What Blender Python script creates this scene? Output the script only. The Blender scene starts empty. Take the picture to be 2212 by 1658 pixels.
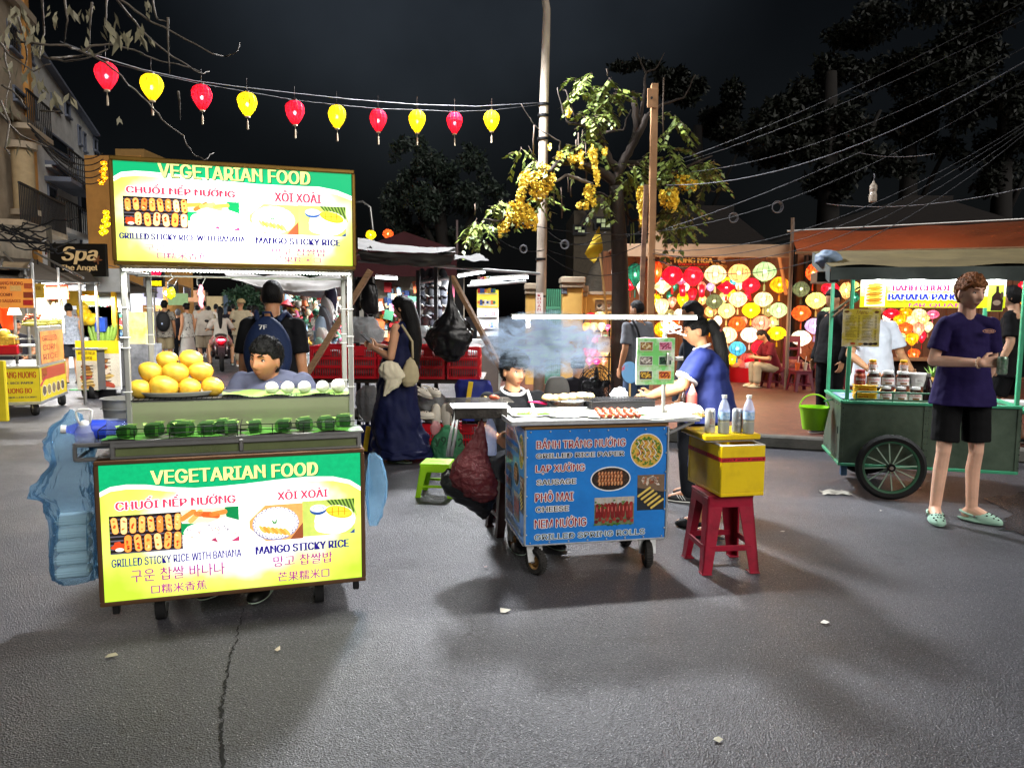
import bpy, bmesh, math, random
import numpy as np
from math import cos,sin,pi,radians,sqrt
from mathutils import Vector, Matrix, Euler, noise
V3=Vector
random.seed(7);RN=random.Random(11);RU=RN.uniform;RC=RN.choice
SC=bpy.context.scene;COL=SC.collection
# ---------------------------------------------------------------- camera
FPX=1609.0;CAMH=1.5
cam=bpy.data.cameras.new('camera');camo=bpy.data.objects.new('camera',cam);COL.objects.link(camo)
camo.location=(0,0,CAMH);camo.rotation_euler=(radians(90-5.65),-0.006,0)
cam.sensor_fit='HORIZONTAL';cam.sensor_width=36;cam.lens=36*FPX/2212;cam.clip_end=400;cam.clip_start=.05
SC.camera=camo
CR=Euler((radians(90-5.65),-0.006,0)).to_matrix()
# ---------------------------------------------------------------- night sky, soft fill sun added from behind the camera, exposure
W=bpy.data.worlds.new('World');SC.world=W;W.use_nodes=True
_n=W.node_tree.nodes;_l=W.node_tree.links;_bg=_n['Background']
_sk=_n.new('ShaderNodeTexSky');_sk.sky_type='NISHITA';_sk.sun_disc=False
_sk.sun_elevation=radians(2);_sk.sun_rotation=radians(200)
_hs=_n.new('ShaderNodeHueSaturation');_hs.inputs['Saturation'].default_value=.35
_tc=_n.new('ShaderNodeTexCoord');_nz=_n.new('ShaderNodeTexNoise');_nz.inputs['Scale'].default_value=2.2;_nz.inputs['Detail'].default_value=5
_mr=_n.new('ShaderNodeMapRange');_mr.inputs['From Min'].default_value=.35;_mr.inputs['From Max'].default_value=.75
_mr.inputs['To Min'].default_value=.55;_mr.inputs['To Max'].default_value=1.7
_ml=_n.new('ShaderNodeVectorMath');_ml.operation='MULTIPLY'
_l.new(_sk.outputs[0],_hs.inputs['Color']);_l.new(_tc.outputs['Generated'],_nz.inputs['Vector']);_l.new(_nz.outputs[0],_mr.inputs['Value'])
_l.new(_hs.outputs[0],_ml.inputs[0]);_l.new(_mr.outputs[0],_ml.inputs[1]);
_dt=_n.new('ShaderNodeVectorMath');_dt.operation='DOT_PRODUCT';_dt.inputs[1].default_value=(-.07,.86,.5);_l.new(_tc.outputs['Generated'],_dt.inputs[0])
_m2=_n.new('ShaderNodeMapRange');_m2.interpolation_type='SMOOTHERSTEP';_m2.inputs[1].default_value=.9;_m2.inputs[2].default_value=1.01;_m2.inputs[3].default_value=1;_m2.inputs[4].default_value=7;_l.new(_dt.outputs['Value'],_m2.inputs[0])   # lamp haze painted into the sky colour above the street lamp
_m3=_n.new('ShaderNodeVectorMath');_m3.operation='SCALE';_l.new(_ml.outputs[0],_m3.inputs[0]);_l.new(_m2.outputs[0],_m3.inputs['Scale'])
_m4=_n.new('ShaderNodeVectorMath');_m4.operation='MULTIPLY';_m4.inputs[1].default_value=(.82,.95,1.2);_l.new(_m3.outputs[0],_m4.inputs[0]);_l.new(_m4.outputs[0],_bg.inputs['Color'])
_bg.inputs['Strength'].default_value=0.0024
sun=bpy.data.lights.new('sun','SUN');sun.energy=2.0;sun.angle=radians(40);sun.color=(1,.95,.9)
suno=bpy.data.objects.new('sun',sun);COL.objects.link(suno);suno.rotation_euler=(radians(58),0,radians(38))
SC.view_settings.view_transform='Standard';SC.view_settings.look='None';SC.view_settings.exposure=.3;SC.view_settings.gamma=1
SC.render.engine='CYCLES'
SC.cycles.max_bounces=6;SC.cycles.transparent_max_bounces=12;SC.cycles.volume_bounces=0
SC.cycles.sample_clamp_indirect=4;SC.cycles.caustics_reflective=False;SC.cycles.caustics_refractive=False
# ---------------------------------------------------------------- picture-point helpers (a ray through a photo point meets a real plane)
def ray(u,v): return CR@V3(((u-1106)/FPX,-(v-829)/FPX,-1.0))
def P(u,v,y):
 d=ray(u,v);return d*(y/d.y)+V3((0,0,CAMH))
def G(u,v,z=0.0):
 d=ray(u,v);return d*((z-CAMH)/d.z)+V3((0,0,CAMH))
def zmap(ox,oy,s): return lambda x,y:(ox+s*x,oy+s*y)
z4=zmap(69.1,820.9,.35157);z3=zmap(207.4,328.4,.38554);zb=zmap(950.5,656.7,.36481);zl=zmap(1080.1,432,.3125)
zg=zmap(1693.6,483.9,.4066);zt=zmap(950.5,86.4,.31272);zr=zmap(1468.9,0,.36481);zs=zmap(743.1,483.9,.33362)
zc=zmap(0,518.4,.26061);zw=zmap(0,432,.29183);zu=zmap(0,0,.36477);zG=zmap(1693.6,553,.23438);zS=zmap(1417.1,829.5,.26061)
zB=zmap(155.5,846.8,.13554);zC=zmap(293.8,570.3,.16407);zL=zmap(1434.4,518.5,.20846)
class Fr:
 """a thing's own frame on the ground: origin o, turned rz"""
 def __init__(s,o,rz=0.0):
  s.o=V3((o[0],o[1],o[2] if len(o)>2 else 0.0));s.rz=rz;s.M=Matrix.Rotation(rz,3,'Z');s.I=s.M.inverted();s.c=s.I@(V3((0,0,CAMH))-s.o)
 def L(s,u,v,ly):
  d=s.I@ray(u,v);return s.c+d*((ly-s.c.y)/d.y)
 def X(s,u,v,lx):
  d=s.I@ray(u,v);return s.c+d*((lx-s.c.x)/d.x)
 def Z(s,u,v,z):
  d=s.I@ray(u,v);return s.c+d*((z-s.c.z)/d.z)
 def w(s,p): return s.M@V3(p)+s.o
# ---------------------------------------------------------------- materials
def lin(h):
 if not isinstance(h,str): return tuple(h[:3])
 h=h.lstrip('#');o=[]
 for i in (0,2,4):
  c=int(h[i:i+2],16)/255;o.append(c/12.92 if c<=.04045 else ((c+.055)/1.055)**2.4)
 return tuple(o)
_MC={}
def M(name,col='#808080',rough=.6,metal=0.0,var=.12,vs=6.0,bump=0.0,bs=60.0,emit=0.0,spec=.4,alpha=1.0,trans=0.0,coat=0.0,stretch=None,ecol=None,col2=None,thr=None,sss=0.0):
 if name in _MC: return _MC[name]
 m=bpy.data.materials.new(name);m.use_nodes=True;nt=m.node_tree;n=nt.nodes;l=nt.links;b=n['Principled BSDF']
 c=lin(col);b.inputs['Base Color'].default_value=(*c,1);b.inputs['Roughness'].default_value=rough;b.inputs['Metallic'].default_value=metal
 b.inputs['Specular IOR Level'].default_value=spec;b.inputs['Alpha'].default_value=alpha;b.inputs['Transmission Weight'].default_value=trans
 if coat: b.inputs['Coat Weight'].default_value=coat
 if sss: b.inputs['Subsurface Weight'].default_value=sss;b.inputs['Subsurface Radius'].default_value=(.012,.005,.003)
 tc=n.new('ShaderNodeTexCoord');vec=tc.outputs['Object']
 if stretch:
  mp=n.new('ShaderNodeMapping');mp.inputs['Scale'].default_value=stretch;l.new(vec,mp.inputs[0]);vec=mp.outputs[0]
 src=None
 if var>0 or col2:
  nz=n.new('ShaderNodeTexNoise');nz.inputs['Scale'].default_value=vs;nz.inputs['Detail'].default_value=6;nz.inputs['Roughness'].default_value=.65;l.new(vec,nz.inputs['Vector'])
  mx=n.new('ShaderNodeMix');mx.data_type='RGBA'
  a=tuple(max(0,x*(1-var)) for x in c);d=lin(col2) if col2 else tuple(min(1,x*(1+var)) for x in c)
  mx.inputs[6].default_value=(*(c if col2 else a),1);mx.inputs[7].default_value=(*d,1)
  mr=n.new('ShaderNodeMapRange');t=thr or (.3,.7);mr.inputs['From Min'].default_value=t[0];mr.inputs['From Max'].default_value=t[1]
  l.new(nz.outputs[0],mr.inputs[0]);l.new(mr.outputs[0],mx.inputs[0]);l.new(mx.outputs[2],b.inputs['Base Color']);src=mx.outputs[2]
 if bump>0:
  nb=n.new('ShaderNodeTexNoise');nb.inputs['Scale'].default_value=bs;nb.inputs['Detail'].default_value=5;l.new(vec,nb.inputs['Vector'])
  bp=n.new('ShaderNodeBump');bp.inputs['Strength'].default_value=bump;bp.inputs['Distance'].default_value=.01;l.new(nb.outputs[0],bp.inputs['Height']);l.new(bp.outputs[0],b.inputs['Normal'])
 if emit>0:
  b.inputs['Emission Strength'].default_value=emit
  if ecol: b.inputs['Emission Color'].default_value=(*lin(ecol),1)
  elif src is not None: l.new(src,b.inputs['Emission Color'])
  else: b.inputs['Emission Color'].default_value=(*c,1)
 _MC[name]=m;return m
def glow(name,col,s):
 if name in _MC: return _MC[name]
 m=bpy.data.materials.new(name);m.use_nodes=True;nt=m.node_tree;nt.nodes.clear()
 e=nt.nodes.new('ShaderNodeEmission');o=nt.nodes.new('ShaderNodeOutputMaterial');e.inputs[0].default_value=(*lin(col),1);e.inputs[1].default_value=s
 nt.links.new(e.outputs[0],o.inputs[0]);_MC[name]=m;return m
def film(name,col,rough=.25,clear=.5,bump=.6,bs=14):
 """thin plastic film: a glossy coloured sheet that lets part of what is behind through"""
 if name in _MC: return _MC[name]
 m=bpy.data.materials.new(name);m.use_nodes=True;nt=m.node_tree;n=nt.nodes;l=nt.links;b=n['Principled BSDF'];o=n['Material Output']
 c=lin(col);b.inputs['Base Color'].default_value=(*c,1);b.inputs['Roughness'].default_value=rough;b.inputs['Specular IOR Level'].default_value=.6
 tr=n.new('ShaderNodeBsdfTransparent');tr.inputs[0].default_value=(*[min(1,x**.5*1.0) for x in c],1)
 tl=n.new('ShaderNodeBsdfTranslucent');tl.inputs[0].default_value=(*c,1)
 mx=n.new('ShaderNodeMixShader');mx.inputs[0].default_value=.4;l.new(b.outputs[0],mx.inputs[1]);l.new(tl.outputs[0],mx.inputs[2])
 m2=n.new('ShaderNodeMixShader');m2.inputs[0].default_value=clear;l.new(mx.outputs[0],m2.inputs[1]);l.new(tr.outputs[0],m2.inputs[2]);l.new(m2.outputs[0],o.inputs[0])
 tc=n.new('ShaderNodeTexCoord');nb=n.new('ShaderNodeTexNoise');nb.inputs['Scale'].default_value=bs;nb.inputs['Detail'].default_value=6;nb.inputs['Distortion'].default_value=1.5
 l.new(tc.outputs['Object'],nb.inputs[0]);bp=n.new('ShaderNodeBump');bp.inputs['Strength'].default_value=bump;bp.inputs['Distance'].default_value=.03
 l.new(nb.outputs[0],bp.inputs['Height']);l.new(bp.outputs[0],b.inputs['Normal']);_MC[name]=m;return m
# ---------------------------------------------------------------- mesh builder
_TX={}
try: FONT=bpy.data.fonts.load(bpy.utils.resource_path('LOCAL')+'/datafiles/fonts/Inter.woff2')   # the plain face that ships with Blender
except Exception: FONT=None
def _txt(s,off,res):
 c=bpy.data.curves.new('t','FONT');c.body=s;c.size=1;c.offset=off;c.resolution_u=res;c.fill_mode='FRONT'
 if FONT and all(ord(ch)<0x2000 for ch in s): c.font=FONT
 o=bpy.data.objects.new('t',c);COL.objects.link(o);me=bpy.data.meshes.new_from_object(o.evaluated_get(bpy.context.evaluated_depsgraph_get()))
 v=np.array([x.co[:2] for x in me.vertices]) if len(me.vertices) else np.zeros((0,2));f=[tuple(p.vertices) for p in me.polygons];A=sum(p.area for p in me.polygons)
 bpy.data.objects.remove(o);bpy.data.curves.remove(c);bpy.data.meshes.remove(me);return A,v,f
_CH={}
def _glyph(ch):
 """one character: the fill of some glyphs fails at some settings, so the mesh whose counters stay open is kept;plus its advance"""
 if ch not in _CH:
  best=None
  for off,res in ((0,2),(.0005,2),(.001,3),(0,4),(.003,3)):
   r=_txt(ch,off,res)
   if best is None or r[0]<best[0]*.97: best=r
  x=lambda t:_txt(t,0,2)[1][:,0].max()
  _CH[ch]=(best[1],best[2],x(ch+'|')-x('|'))
 return _CH[ch]
def text_mesh(s,bold=0.0):
 if s not in _TX:
  if FONT is None or any(ord(ch)>=0x2000 for ch in s): _TX[s]=_txt(s,0,2)[1:]
  else:
   V=[];Fs=[];x=0.0;n=0
   for ch in s:
    v,f,w=_glyph(ch)
    if len(v): V.append(v+np.array([x,0]));Fs+= [tuple(i+n for i in q) for q in f];n+=len(v)
    x+=w
   _TX[s]=(np.concatenate(V),Fs)
 return _TX[s]
V3=Vector
def basis(d):
 d=V3(d).normalized();a=V3((0,0,1)) if abs(d.z)<.9 else V3((1,0,0));x=d.cross(a).normalized();return x,d.cross(x).normalized(),d
class MB:
 def __init__(s): s.v=[];s.f=[];s.m=[];s.s=[];s.mats=[]
 def mi(s,m):
  if m not in s.mats: s.mats.append(m)
  return s.mats.index(m)
 def add(s,vs,fs,m,sm=False):
  o=len(s.v);i=s.mi(m);s.v.extend([tuple(v) for v in vs])
  for f in fs: s.f.append(tuple(a+o for a in f));s.m.append(i);s.s.append(sm)
  return s
 def box(s,c,d,m,rz=0.0,R=None,bev=0.004):
  x,y,z=d[0]/2,d[1]/2,d[2]/2;b=min(bev,x*.45,y*.45,z*.45);vs=[];idx={}
  for sx in (-1,1):
   for sy in (-1,1):
    for sz in (-1,1):
     for a in range(3):
      p=[sx*(x-b),sy*(y-b),sz*(z-b)];p[a]=(sx*x,sy*y,sz*z)[a];idx[(sx,sy,sz,a)]=len(vs);vs.append(p)
  fs=[]
  for a in range(3):
   o=[k for k in range(3) if k!=a]
   for g in (-1,1):
    q=[]
    for (p1,p2) in ((-1,-1),(1,-1),(1,1),(-1,1)):
     t=[0,0,0];t[a]=g;t[o[0]]=p1;t[o[1]]=p2;q.append(idx[(*t,a)])
    fs.append(q if (g>0)==(a!=1) else q[::-1])
  for a in range(3):
   o=[k for k in range(3) if k!=a]
   for g1 in (-1,1):
    for g2 in (-1,1):
     t=[0,0,0];t[o[0]]=g1;t[o[1]]=g2;t0=t[:];t1=t[:];t0[a]=-1;t1[a]=1
     fs.append([idx[(*t0,o[0])],idx[(*t1,o[0])],idx[(*t1,o[1])],idx[(*t0,o[1])]])
  for sx in (-1,1):
   for sy in (-1,1):
    for sz in (-1,1): fs.append([idx[(sx,sy,sz,a)] for a in range(3)])
  Q=R if R is not None else Matrix.Rotation(rz,3,'Z');c=V3(c)
  return s.add([Q@V3(v)+c for v in vs],fs,m)
 def beam(s,p0,p1,w,h,m,bev=.003):
  p0=V3(p0);p1=V3(p1);d=(p1-p0);x=d.normalized();a=V3((0,0,1)) if abs(x.z)<.95 else V3((0,1,0));y=a.cross(x).normalized();z=x.cross(y)
  return s.box((p0+p1)/2,(d.length,w,h),m,R=Matrix((x,y,z)).transposed(),bev=bev)
 def cyl(s,p0,p1,r0,m,r1=None,n=14,cap=True,sm=True):
  r1=r0 if r1 is None else r1;p0=V3(p0);p1=V3(p1);x,y,d=basis(p1-p0);vs=[]
  for p,r in ((p0,r0),(p1,r1)):
   for k in range(n):
    a=2*pi*k/n;vs.append(p+x*(r*cos(a))+y*(r*sin(a)))
  s.add(vs,[(k,(k+1)%n,n+(k+1)%n,n+k) for k in range(n)],m,sm)
  if cap: s.add(vs[:n],[tuple(range(n))[::-1]],m);s.add(vs[n:],[tuple(range(n))],m)
  return s
 def tube(s,pts,r,m,n=8,cap=True):
  pts=[V3(p) for p in pts];rs=r if isinstance(r,(list,tuple)) else [r]*len(pts);vs=[];x=None
  for i,p in enumerate(pts):
   d=(pts[min(i+1,len(pts)-1)]-pts[max(i-1,0)]).normalized()
   if x is None: x,y,_=basis(d)
   else:
    x=(x-d*x.dot(d));x=x.normalized() if x.length>1e-6 else basis(d)[0];y=d.cross(x)
   for k in range(n):
    a=2*pi*k/n;vs.append(p+x*(rs[i]*cos(a))+y*(rs[i]*sin(a)))
  L=len(pts);fs=[(i*n+k,i*n+(k+1)%n,(i+1)*n+(k+1)%n,(i+1)*n+k) for i in range(L-1) for k in range(n)]
  if cap: fs+= [tuple(range(n))[::-1],tuple(range((L-1)*n,L*n))]
  return s.add(vs,fs,m,True)
 def ell(s,c,r,m,n=16,R=None,fn=None,h=None):
  h=h or max(6,n*2//3);c=V3(c);r=(r,r,r) if not isinstance(r,(tuple,list)) else r;vs=[]
  for i in range(h+1):
   t=pi*i/h
   for k in range(n):
    a=2*pi*k/n;d=V3((sin(t)*cos(a),sin(t)*sin(a),cos(t)))
    p=V3((d.x*r[0],d.y*r[1],d.z*r[2]))
    if fn: p=fn(p,d)
    vs.append((R@p if R is not None else p)+c)
  fs=[(i*n+k,(i+1)*n+k,(i+1)*n+(k+1)%n,i*n+(k+1)%n) for i in range(h) for k in range(n)]
  return s.add(vs,fs,m,True)
 def lathe(s,prof,m,c=(0,0,0),n=20,R=None,mats=None,sm=True):
  c=V3(c);vs=[]
  for (r,z) in prof:
   for k in range(n):
    a=2*pi*k/n;p=V3((r*cos(a),r*sin(a),z));vs.append((R@p if R is not None else p)+c)
  o=len(prof)-1
  for i in range(o):
   mm=mats[i] if mats else m;q=[vs[i*n+k] for k in range(n)]+[vs[(i+1)*n+k] for k in range(n)]
   s.add(q,[(k,(k+1)%n,n+(k+1)%n,n+k) for k in range(n)],mm,sm)
  return s
 def poly(s,pts,m): return s.add(pts,[tuple(range(len(pts)))],m)
 def grid(s,fn,nu,nv,m,sm=True):
  vs=[fn(i/nu,j/nv) for j in range(nv+1) for i in range(nu+1)]
  return s.add(vs,[(j*(nu+1)+i,j*(nu+1)+i+1,(j+1)*(nu+1)+i+1,(j+1)*(nu+1)+i) for j in range(nv) for i in range(nu)],m,sm)
 def build(s,name,parent=None,loc=None,rz=None,mat_all=None):
  me=bpy.data.meshes.new(name);me.from_pydata(s.v,[],s.f)
  for m in s.mats: me.materials.append(m)
  me.polygons.foreach_set('material_index',s.m);me.polygons.foreach_set('use_smooth',s.s);me.update()
  return link(name,me,parent,loc,rz)
def link(name,me,parent=None,loc=None,rz=None):
 o=bpy.data.objects.new(name,me);COL.objects.link(o)
 if parent: o.parent=parent
 if loc is not None: o.location=loc
 if rz is not None: o.rotation_euler=(0,0,rz)
 return o
def tag(o,label=None,cat=None,group=None,kind=None):
 if label: o['label']=label
 if cat: o['category']=cat
 if group: o['group']=group
 if kind: o['kind']=kind
 return o
def thing(name,label,cat,loc=(0,0,0),rz=0.0,group=None):
 o=bpy.data.objects.new(name,None);COL.objects.link(o);o.location=loc;o.rotation_euler=(0,0,rz);o.empty_display_size=.1
 return tag(o,label,cat,group)
def fthing(fr,name,label,cat,group=None): return thing(name,label,cat,fr.o,fr.rz,group)
def copy_tree(o,parent=None):
 c=o.copy();COL.objects.link(c)
 if parent: c.parent=parent
 for ch in list(o.children): copy_tree(ch,c)
 return c
def dup(o,loc,label,rz=None,scale=None):
 c=copy_tree(o);c.location=loc
 if rz is not None: c.rotation_euler=(0,0,rz)
 if scale is not None: c.scale=(scale,)*3 if not isinstance(scale,tuple) else scale
 c['label']=label;return c
def area(name,parent,loc,size,power,col=(1,1,1),rot=(0,0,0),spread=None):
 l=bpy.data.lights.new(name,'AREA');l.shape='RECTANGLE';l.size=size[0];l.size_y=size[1];l.energy=power;l.color=col
 o=bpy.data.objects.new(name,l);COL.objects.link(o);o.location=loc;o.rotation_euler=rot
 if parent: o.parent=parent
 return o
def point(name,parent,loc,power,col=(1,1,1),r=.05):
 l=bpy.data.lights.new(name,'POINT');l.energy=power;l.color=col;l.shadow_soft_size=r
 o=bpy.data.objects.new(name,l);COL.objects.link(o);o.location=loc
 if parent: o.parent=parent
 return o
class Flat:
 """printed panel: plane through O with axes ux, uy in the parent frame;prints are laid in thin layers"""
 def __init__(s,mb,O,ux,uy,fr=None,step=.0007):
  s.mb=mb;s.O=V3(O);s.ux=V3(ux).normalized();s.uy=V3(uy).normalized();s.n=s.ux.cross(s.uy);s.fr=fr;s.st=step
 def p(s,x,y,l=0): return s.O+s.ux*x+s.uy*y+s.n*(l*s.st)
 def px(s,u,v):
  f=s.fr;d=f.I@ray(u,v);t=(s.O-f.c).dot(s.n)/d.dot(s.n);q=f.c+d*t-s.O;return q.dot(s.ux),q.dot(s.uy)
 def rect(s,x0,y0,x1,y1,m,l=0): s.mb.add([s.p(x0,y0,l),s.p(x1,y0,l),s.p(x1,y1,l),s.p(x0,y1,l)],[(0,1,2,3)],m)
 def poly(s,pts,m,l=1): s.mb.add([s.p(x,y,l) for x,y in pts],[tuple(range(len(pts)))],m)
 def ell(s,cx,cy,rx,ry,m,l=1,rot=0,n=18,jit=0,cap=False):
  pts=[]
  for k in range(n):
   a=2*pi*k/n;e=1+jit*RU(-1,1);x=rx*cos(a)*e;y=ry*sin(a)*e
   if cap: # rounded bar
    x=(rx-ry)*(1 if cos(a)>0 else -1)+ry*cos(a) if rx>ry else x
   pts.append((cx+x*cos(rot)-y*sin(rot),cy+x*sin(rot)+y*cos(rot)))
  s.poly(pts,m,l)
 def text(s,t,x0,y0,x1,y1,m,l=2,bold=0.0,ital=0.0,outline=None,ow=.05,shadow=None):
  if outline: s._t(t,x0,y0,x1,y1,outline,l,bold+ow,ital,ref=bold)
  if shadow: s._t(t,x0+.004,y0-.004,x1+.004,y1-.004,shadow,l,bold,ital)
  s._t(t,x0,y0,x1,y1,m,l+1 if (outline or shadow) else l,bold,ital)
 def _t(s,t,x0,y0,x1,y1,m,l,bold,ital,ref=None):
  """one line of lettering fitted to a box;heavier strokes are made of slightly shifted copies, each a hair above the last"""
  v,f=text_mesh(t)
  if not len(v): return
  a=v.min(0);b=v.max(0);sx=(x1-x0)/max(b[0]-a[0],1e-6);sy=(y1-y0)/max(b[1]-a[1],1e-6)
  if ref is None: sh=[(0,0)] if bold<.008 else [(-bold,0),(0,0),(bold,0)] if bold<.03 else [(-bold,0),(-bold*.34,0),(bold*.34,0),(bold,0)]
  else: sh=[((ref+bold-ref)*c,(bold-ref)*d) for c,d in ((1,0),(-1,0),(.7,.7),(-.7,.7),(.7,-.7),(-.7,-.7),(0,1),(0,-1))]
  for i,(p,q_) in enumerate(sh):
   s.mb.add([s.p(x0+(q[0]-a[0])*sx+p*min(sx,sy*1.3)+ital*(q[1]-a[1])*sy,y0+(q[1]-a[1])*sy+q_*sy,l+.11*i) for q in v],f,m)
 def tpx(s,t,a,b,m,l=2,**k):
  """text between photo points: a = lower left, b = upper right"""
  x0,y0=s.px(*a);x1,y1=s.px(*b);s.text(t,x0,y0,x1,y1,m,l,**k)
 def rpx(s,a,b,m,l=1):
  x0,y0=s.px(*a);x1,y1=s.px(*b);s.rect(x0,y0,x1,y1,m,l);return x0,y0,x1,y1
# ================================================================ SETTING: road, pavement, kerb
def ground_mat(name,c1,c2,bumpd,speck=True,rough=.62):
 m=bpy.data.materials.new(name);m.use_nodes=True;nt=m.node_tree;n=nt.nodes;l=nt.links;b=n['Principled BSDF'];b.inputs['Specular IOR Level'].default_value=.45
 tc=n.new('ShaderNodeTexCoord');vec=tc.outputs['Object']
 def nz(s,d=4,r=.6):
  x=n.new('ShaderNodeTexNoise');x.inputs['Scale'].default_value=s;x.inputs['Detail'].default_value=d;x.inputs['Roughness'].default_value=r;l.new(vec,x.inputs[0]);return x.outputs[0]
 def mr(i,a,b_,c=0,d=1):
  x=n.new('ShaderNodeMapRange');l.new(i,x.inputs[0])
  for k,q in enumerate((a,b_,c,d)): x.inputs[k+1].default_value=q
  return x.outputs[0]
 def mix(f,a,c):
  x=n.new('ShaderNodeMix');x.data_type='RGBA';l.new(f,x.inputs[0])
  for k,q in ((6,a),(7,c)):
   if isinstance(q,tuple): x.inputs[k].default_value=(*q,1)
   else: l.new(q,x.inputs[k])
  return x.outputs[2]
 big=mr(nz(.55,6,.7),.35,.68);col=mix(big,lin(c1),lin(c2))
 mid=mr(nz(26,6,.8),.36,.66,0,.55);col=mix(mid,col,tuple(x*.45 for x in lin(c1)));fine=mr(nz(85,6,.9),.46,.62);col=mix(fine,col,tuple(x*2.1+.014 for x in lin(c2)))
 if speck:
  vo=n.new('ShaderNodeTexVoronoi');vo.inputs['Scale'].default_value=92;l.new(vec,vo.inputs[0])
  lt=n.new('ShaderNodeMath');lt.operation='LESS_THAN';lt.inputs[1].default_value=.2;l.new(vo.outputs['Distance'],lt.inputs[0])
  sel=mr(vo.outputs['Color'],.55,.75);mu=n.new('ShaderNodeMath');mu.operation='MULTIPLY';l.new(lt.outputs[0],mu.inputs[0]);l.new(sel,mu.inputs[1])
  col=mix(mu.outputs[0],col,(.4,.4,.41))
  dirt=mr(nz(4.3,7,.8),.6,.72,0,.7);col=mix(dirt,col,(.016,.015,.014));st=mr(nz(1.7,6,.75),.58,.66,0,.45);col=mix(st,col,(.03,.028,.026));ve=n.new('ShaderNodeTexVoronoi');ve.feature='DISTANCE_TO_EDGE';ve.inputs['Scale'].default_value=.75;wv=n.new('ShaderNodeVectorMath');wv.operation='ADD';nd=n.new('ShaderNodeTexNoise');nd.inputs['Scale'].default_value=3;nd.inputs['Detail'].default_value=6;l.new(vec,nd.inputs[0]);l.new(vec,wv.inputs[0]);l.new(nd.outputs['Color'],wv.inputs[1]);l.new(wv.outputs[0],ve.inputs[0]);ck=n.new('ShaderNodeMath');ck.operation='MULTIPLY';l.new(mr(ve.outputs['Distance'],.004,.0015),ck.inputs[0]);l.new(mr(nz(.5,3),.5,.58,0,.75),ck.inputs[1]);col=mix(ck.outputs[0],col,(.012,.012,.012));gum=n.new('ShaderNodeTexVoronoi');gum.inputs['Scale'].default_value=3.1;l.new(vec,gum.inputs[0]);col=mix(mr(gum.outputs['Distance'],.05,.035,0,.6),col,(.02,.02,.02))
 l.new(col,b.inputs['Base Color']);l.new(mr(nz(1.1,5,.7),.3,.7,rough-.14,rough+.12),b.inputs['Roughness'])
 vb=n.new('ShaderNodeTexVoronoi');vb.inputs['Scale'].default_value=150;l.new(vec,vb.inputs[0])
 bp=n.new('ShaderNodeBump');bp.inputs['Strength'].default_value=1.0;bp.inputs['Distance'].default_value=bumpd;l.new(vb.outputs['Distance'],bp.inputs['Height'])
 b2=n.new('ShaderNodeBump');b2.inputs['Strength'].default_value=.35;b2.inputs['Distance'].default_value=.012;l.new(nz(16,8,.75),b2.inputs['Height']);l.new(bp.outputs[0],b2.inputs['Normal']);l.new(b2.outputs[0],b.inputs['Normal'])
 return m
ASPH=ground_mat('asphalt','#29292c','#444449',.0045,rough=.44)
mb=MB();mb.box((0,60,-.15),(220,200,.3),ASPH,bev=0);mb.build('road',None)['kind']='structure'
# crack across the near road
mb=MB();DK=M('tar_dark','#0c0c0c',.9,var=.3)
cp=[z for z in [(525,1312),(521,1340),(512,1372),(506,1400),(496,1424),(490,1452),(488,1475),(482,1500),(478,1530),(481,1560),(477,1590),(482,1620),(478,1680),(470,1800)]]
pts=[]
for i in range(len(cp)-1):
 for k in range(7):
  t=k/7;q=G(cp[i][0]*(1-t)+cp[i+1][0]*t+RU(-4,4),cp[i][1]*(1-t)+cp[i+1][1]*t);pts.append(q)
vs=[]
for i,q in enumerate(pts):
 w=(.0012+.0034*min(1,i/45))*RU(.3,1.9);vs+= [(q.x-w,q.y,.004),(q.x+w,q.y,.004)]
mb.add(vs,[(2*i,2*i+1,2*i+3,2*i+2) for i in range(len(pts)-1)],DK);mb.build('road_crack')['kind']='structure'
WET=ground_mat('damp_asphalt','#1a1a1c','#2c2c30',.003,rough=.2)
for k,(pp,mm) in enumerate((([(2120,1075),(2240,1060),(2330,1110),(2250,1160),(2150,1150),(2185,1110)],WET),)):
 q=[G(*p) for p in pp];c=sum(q,V3())/len(q);mb=MB();R=[]
 for i in range(40):
  t=i/40*len(q);a=q[int(t)%len(q)].lerp(q[(int(t)+1)%len(q)],t%1);R.append((c.x+(a.x-c.x)*RU(.82,1.05),c.y+(a.y-c.y)*RU(.82,1.05),.004))
 mb.poly(R,mm);mb.build('road_stain')['kind']='structure'
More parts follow.
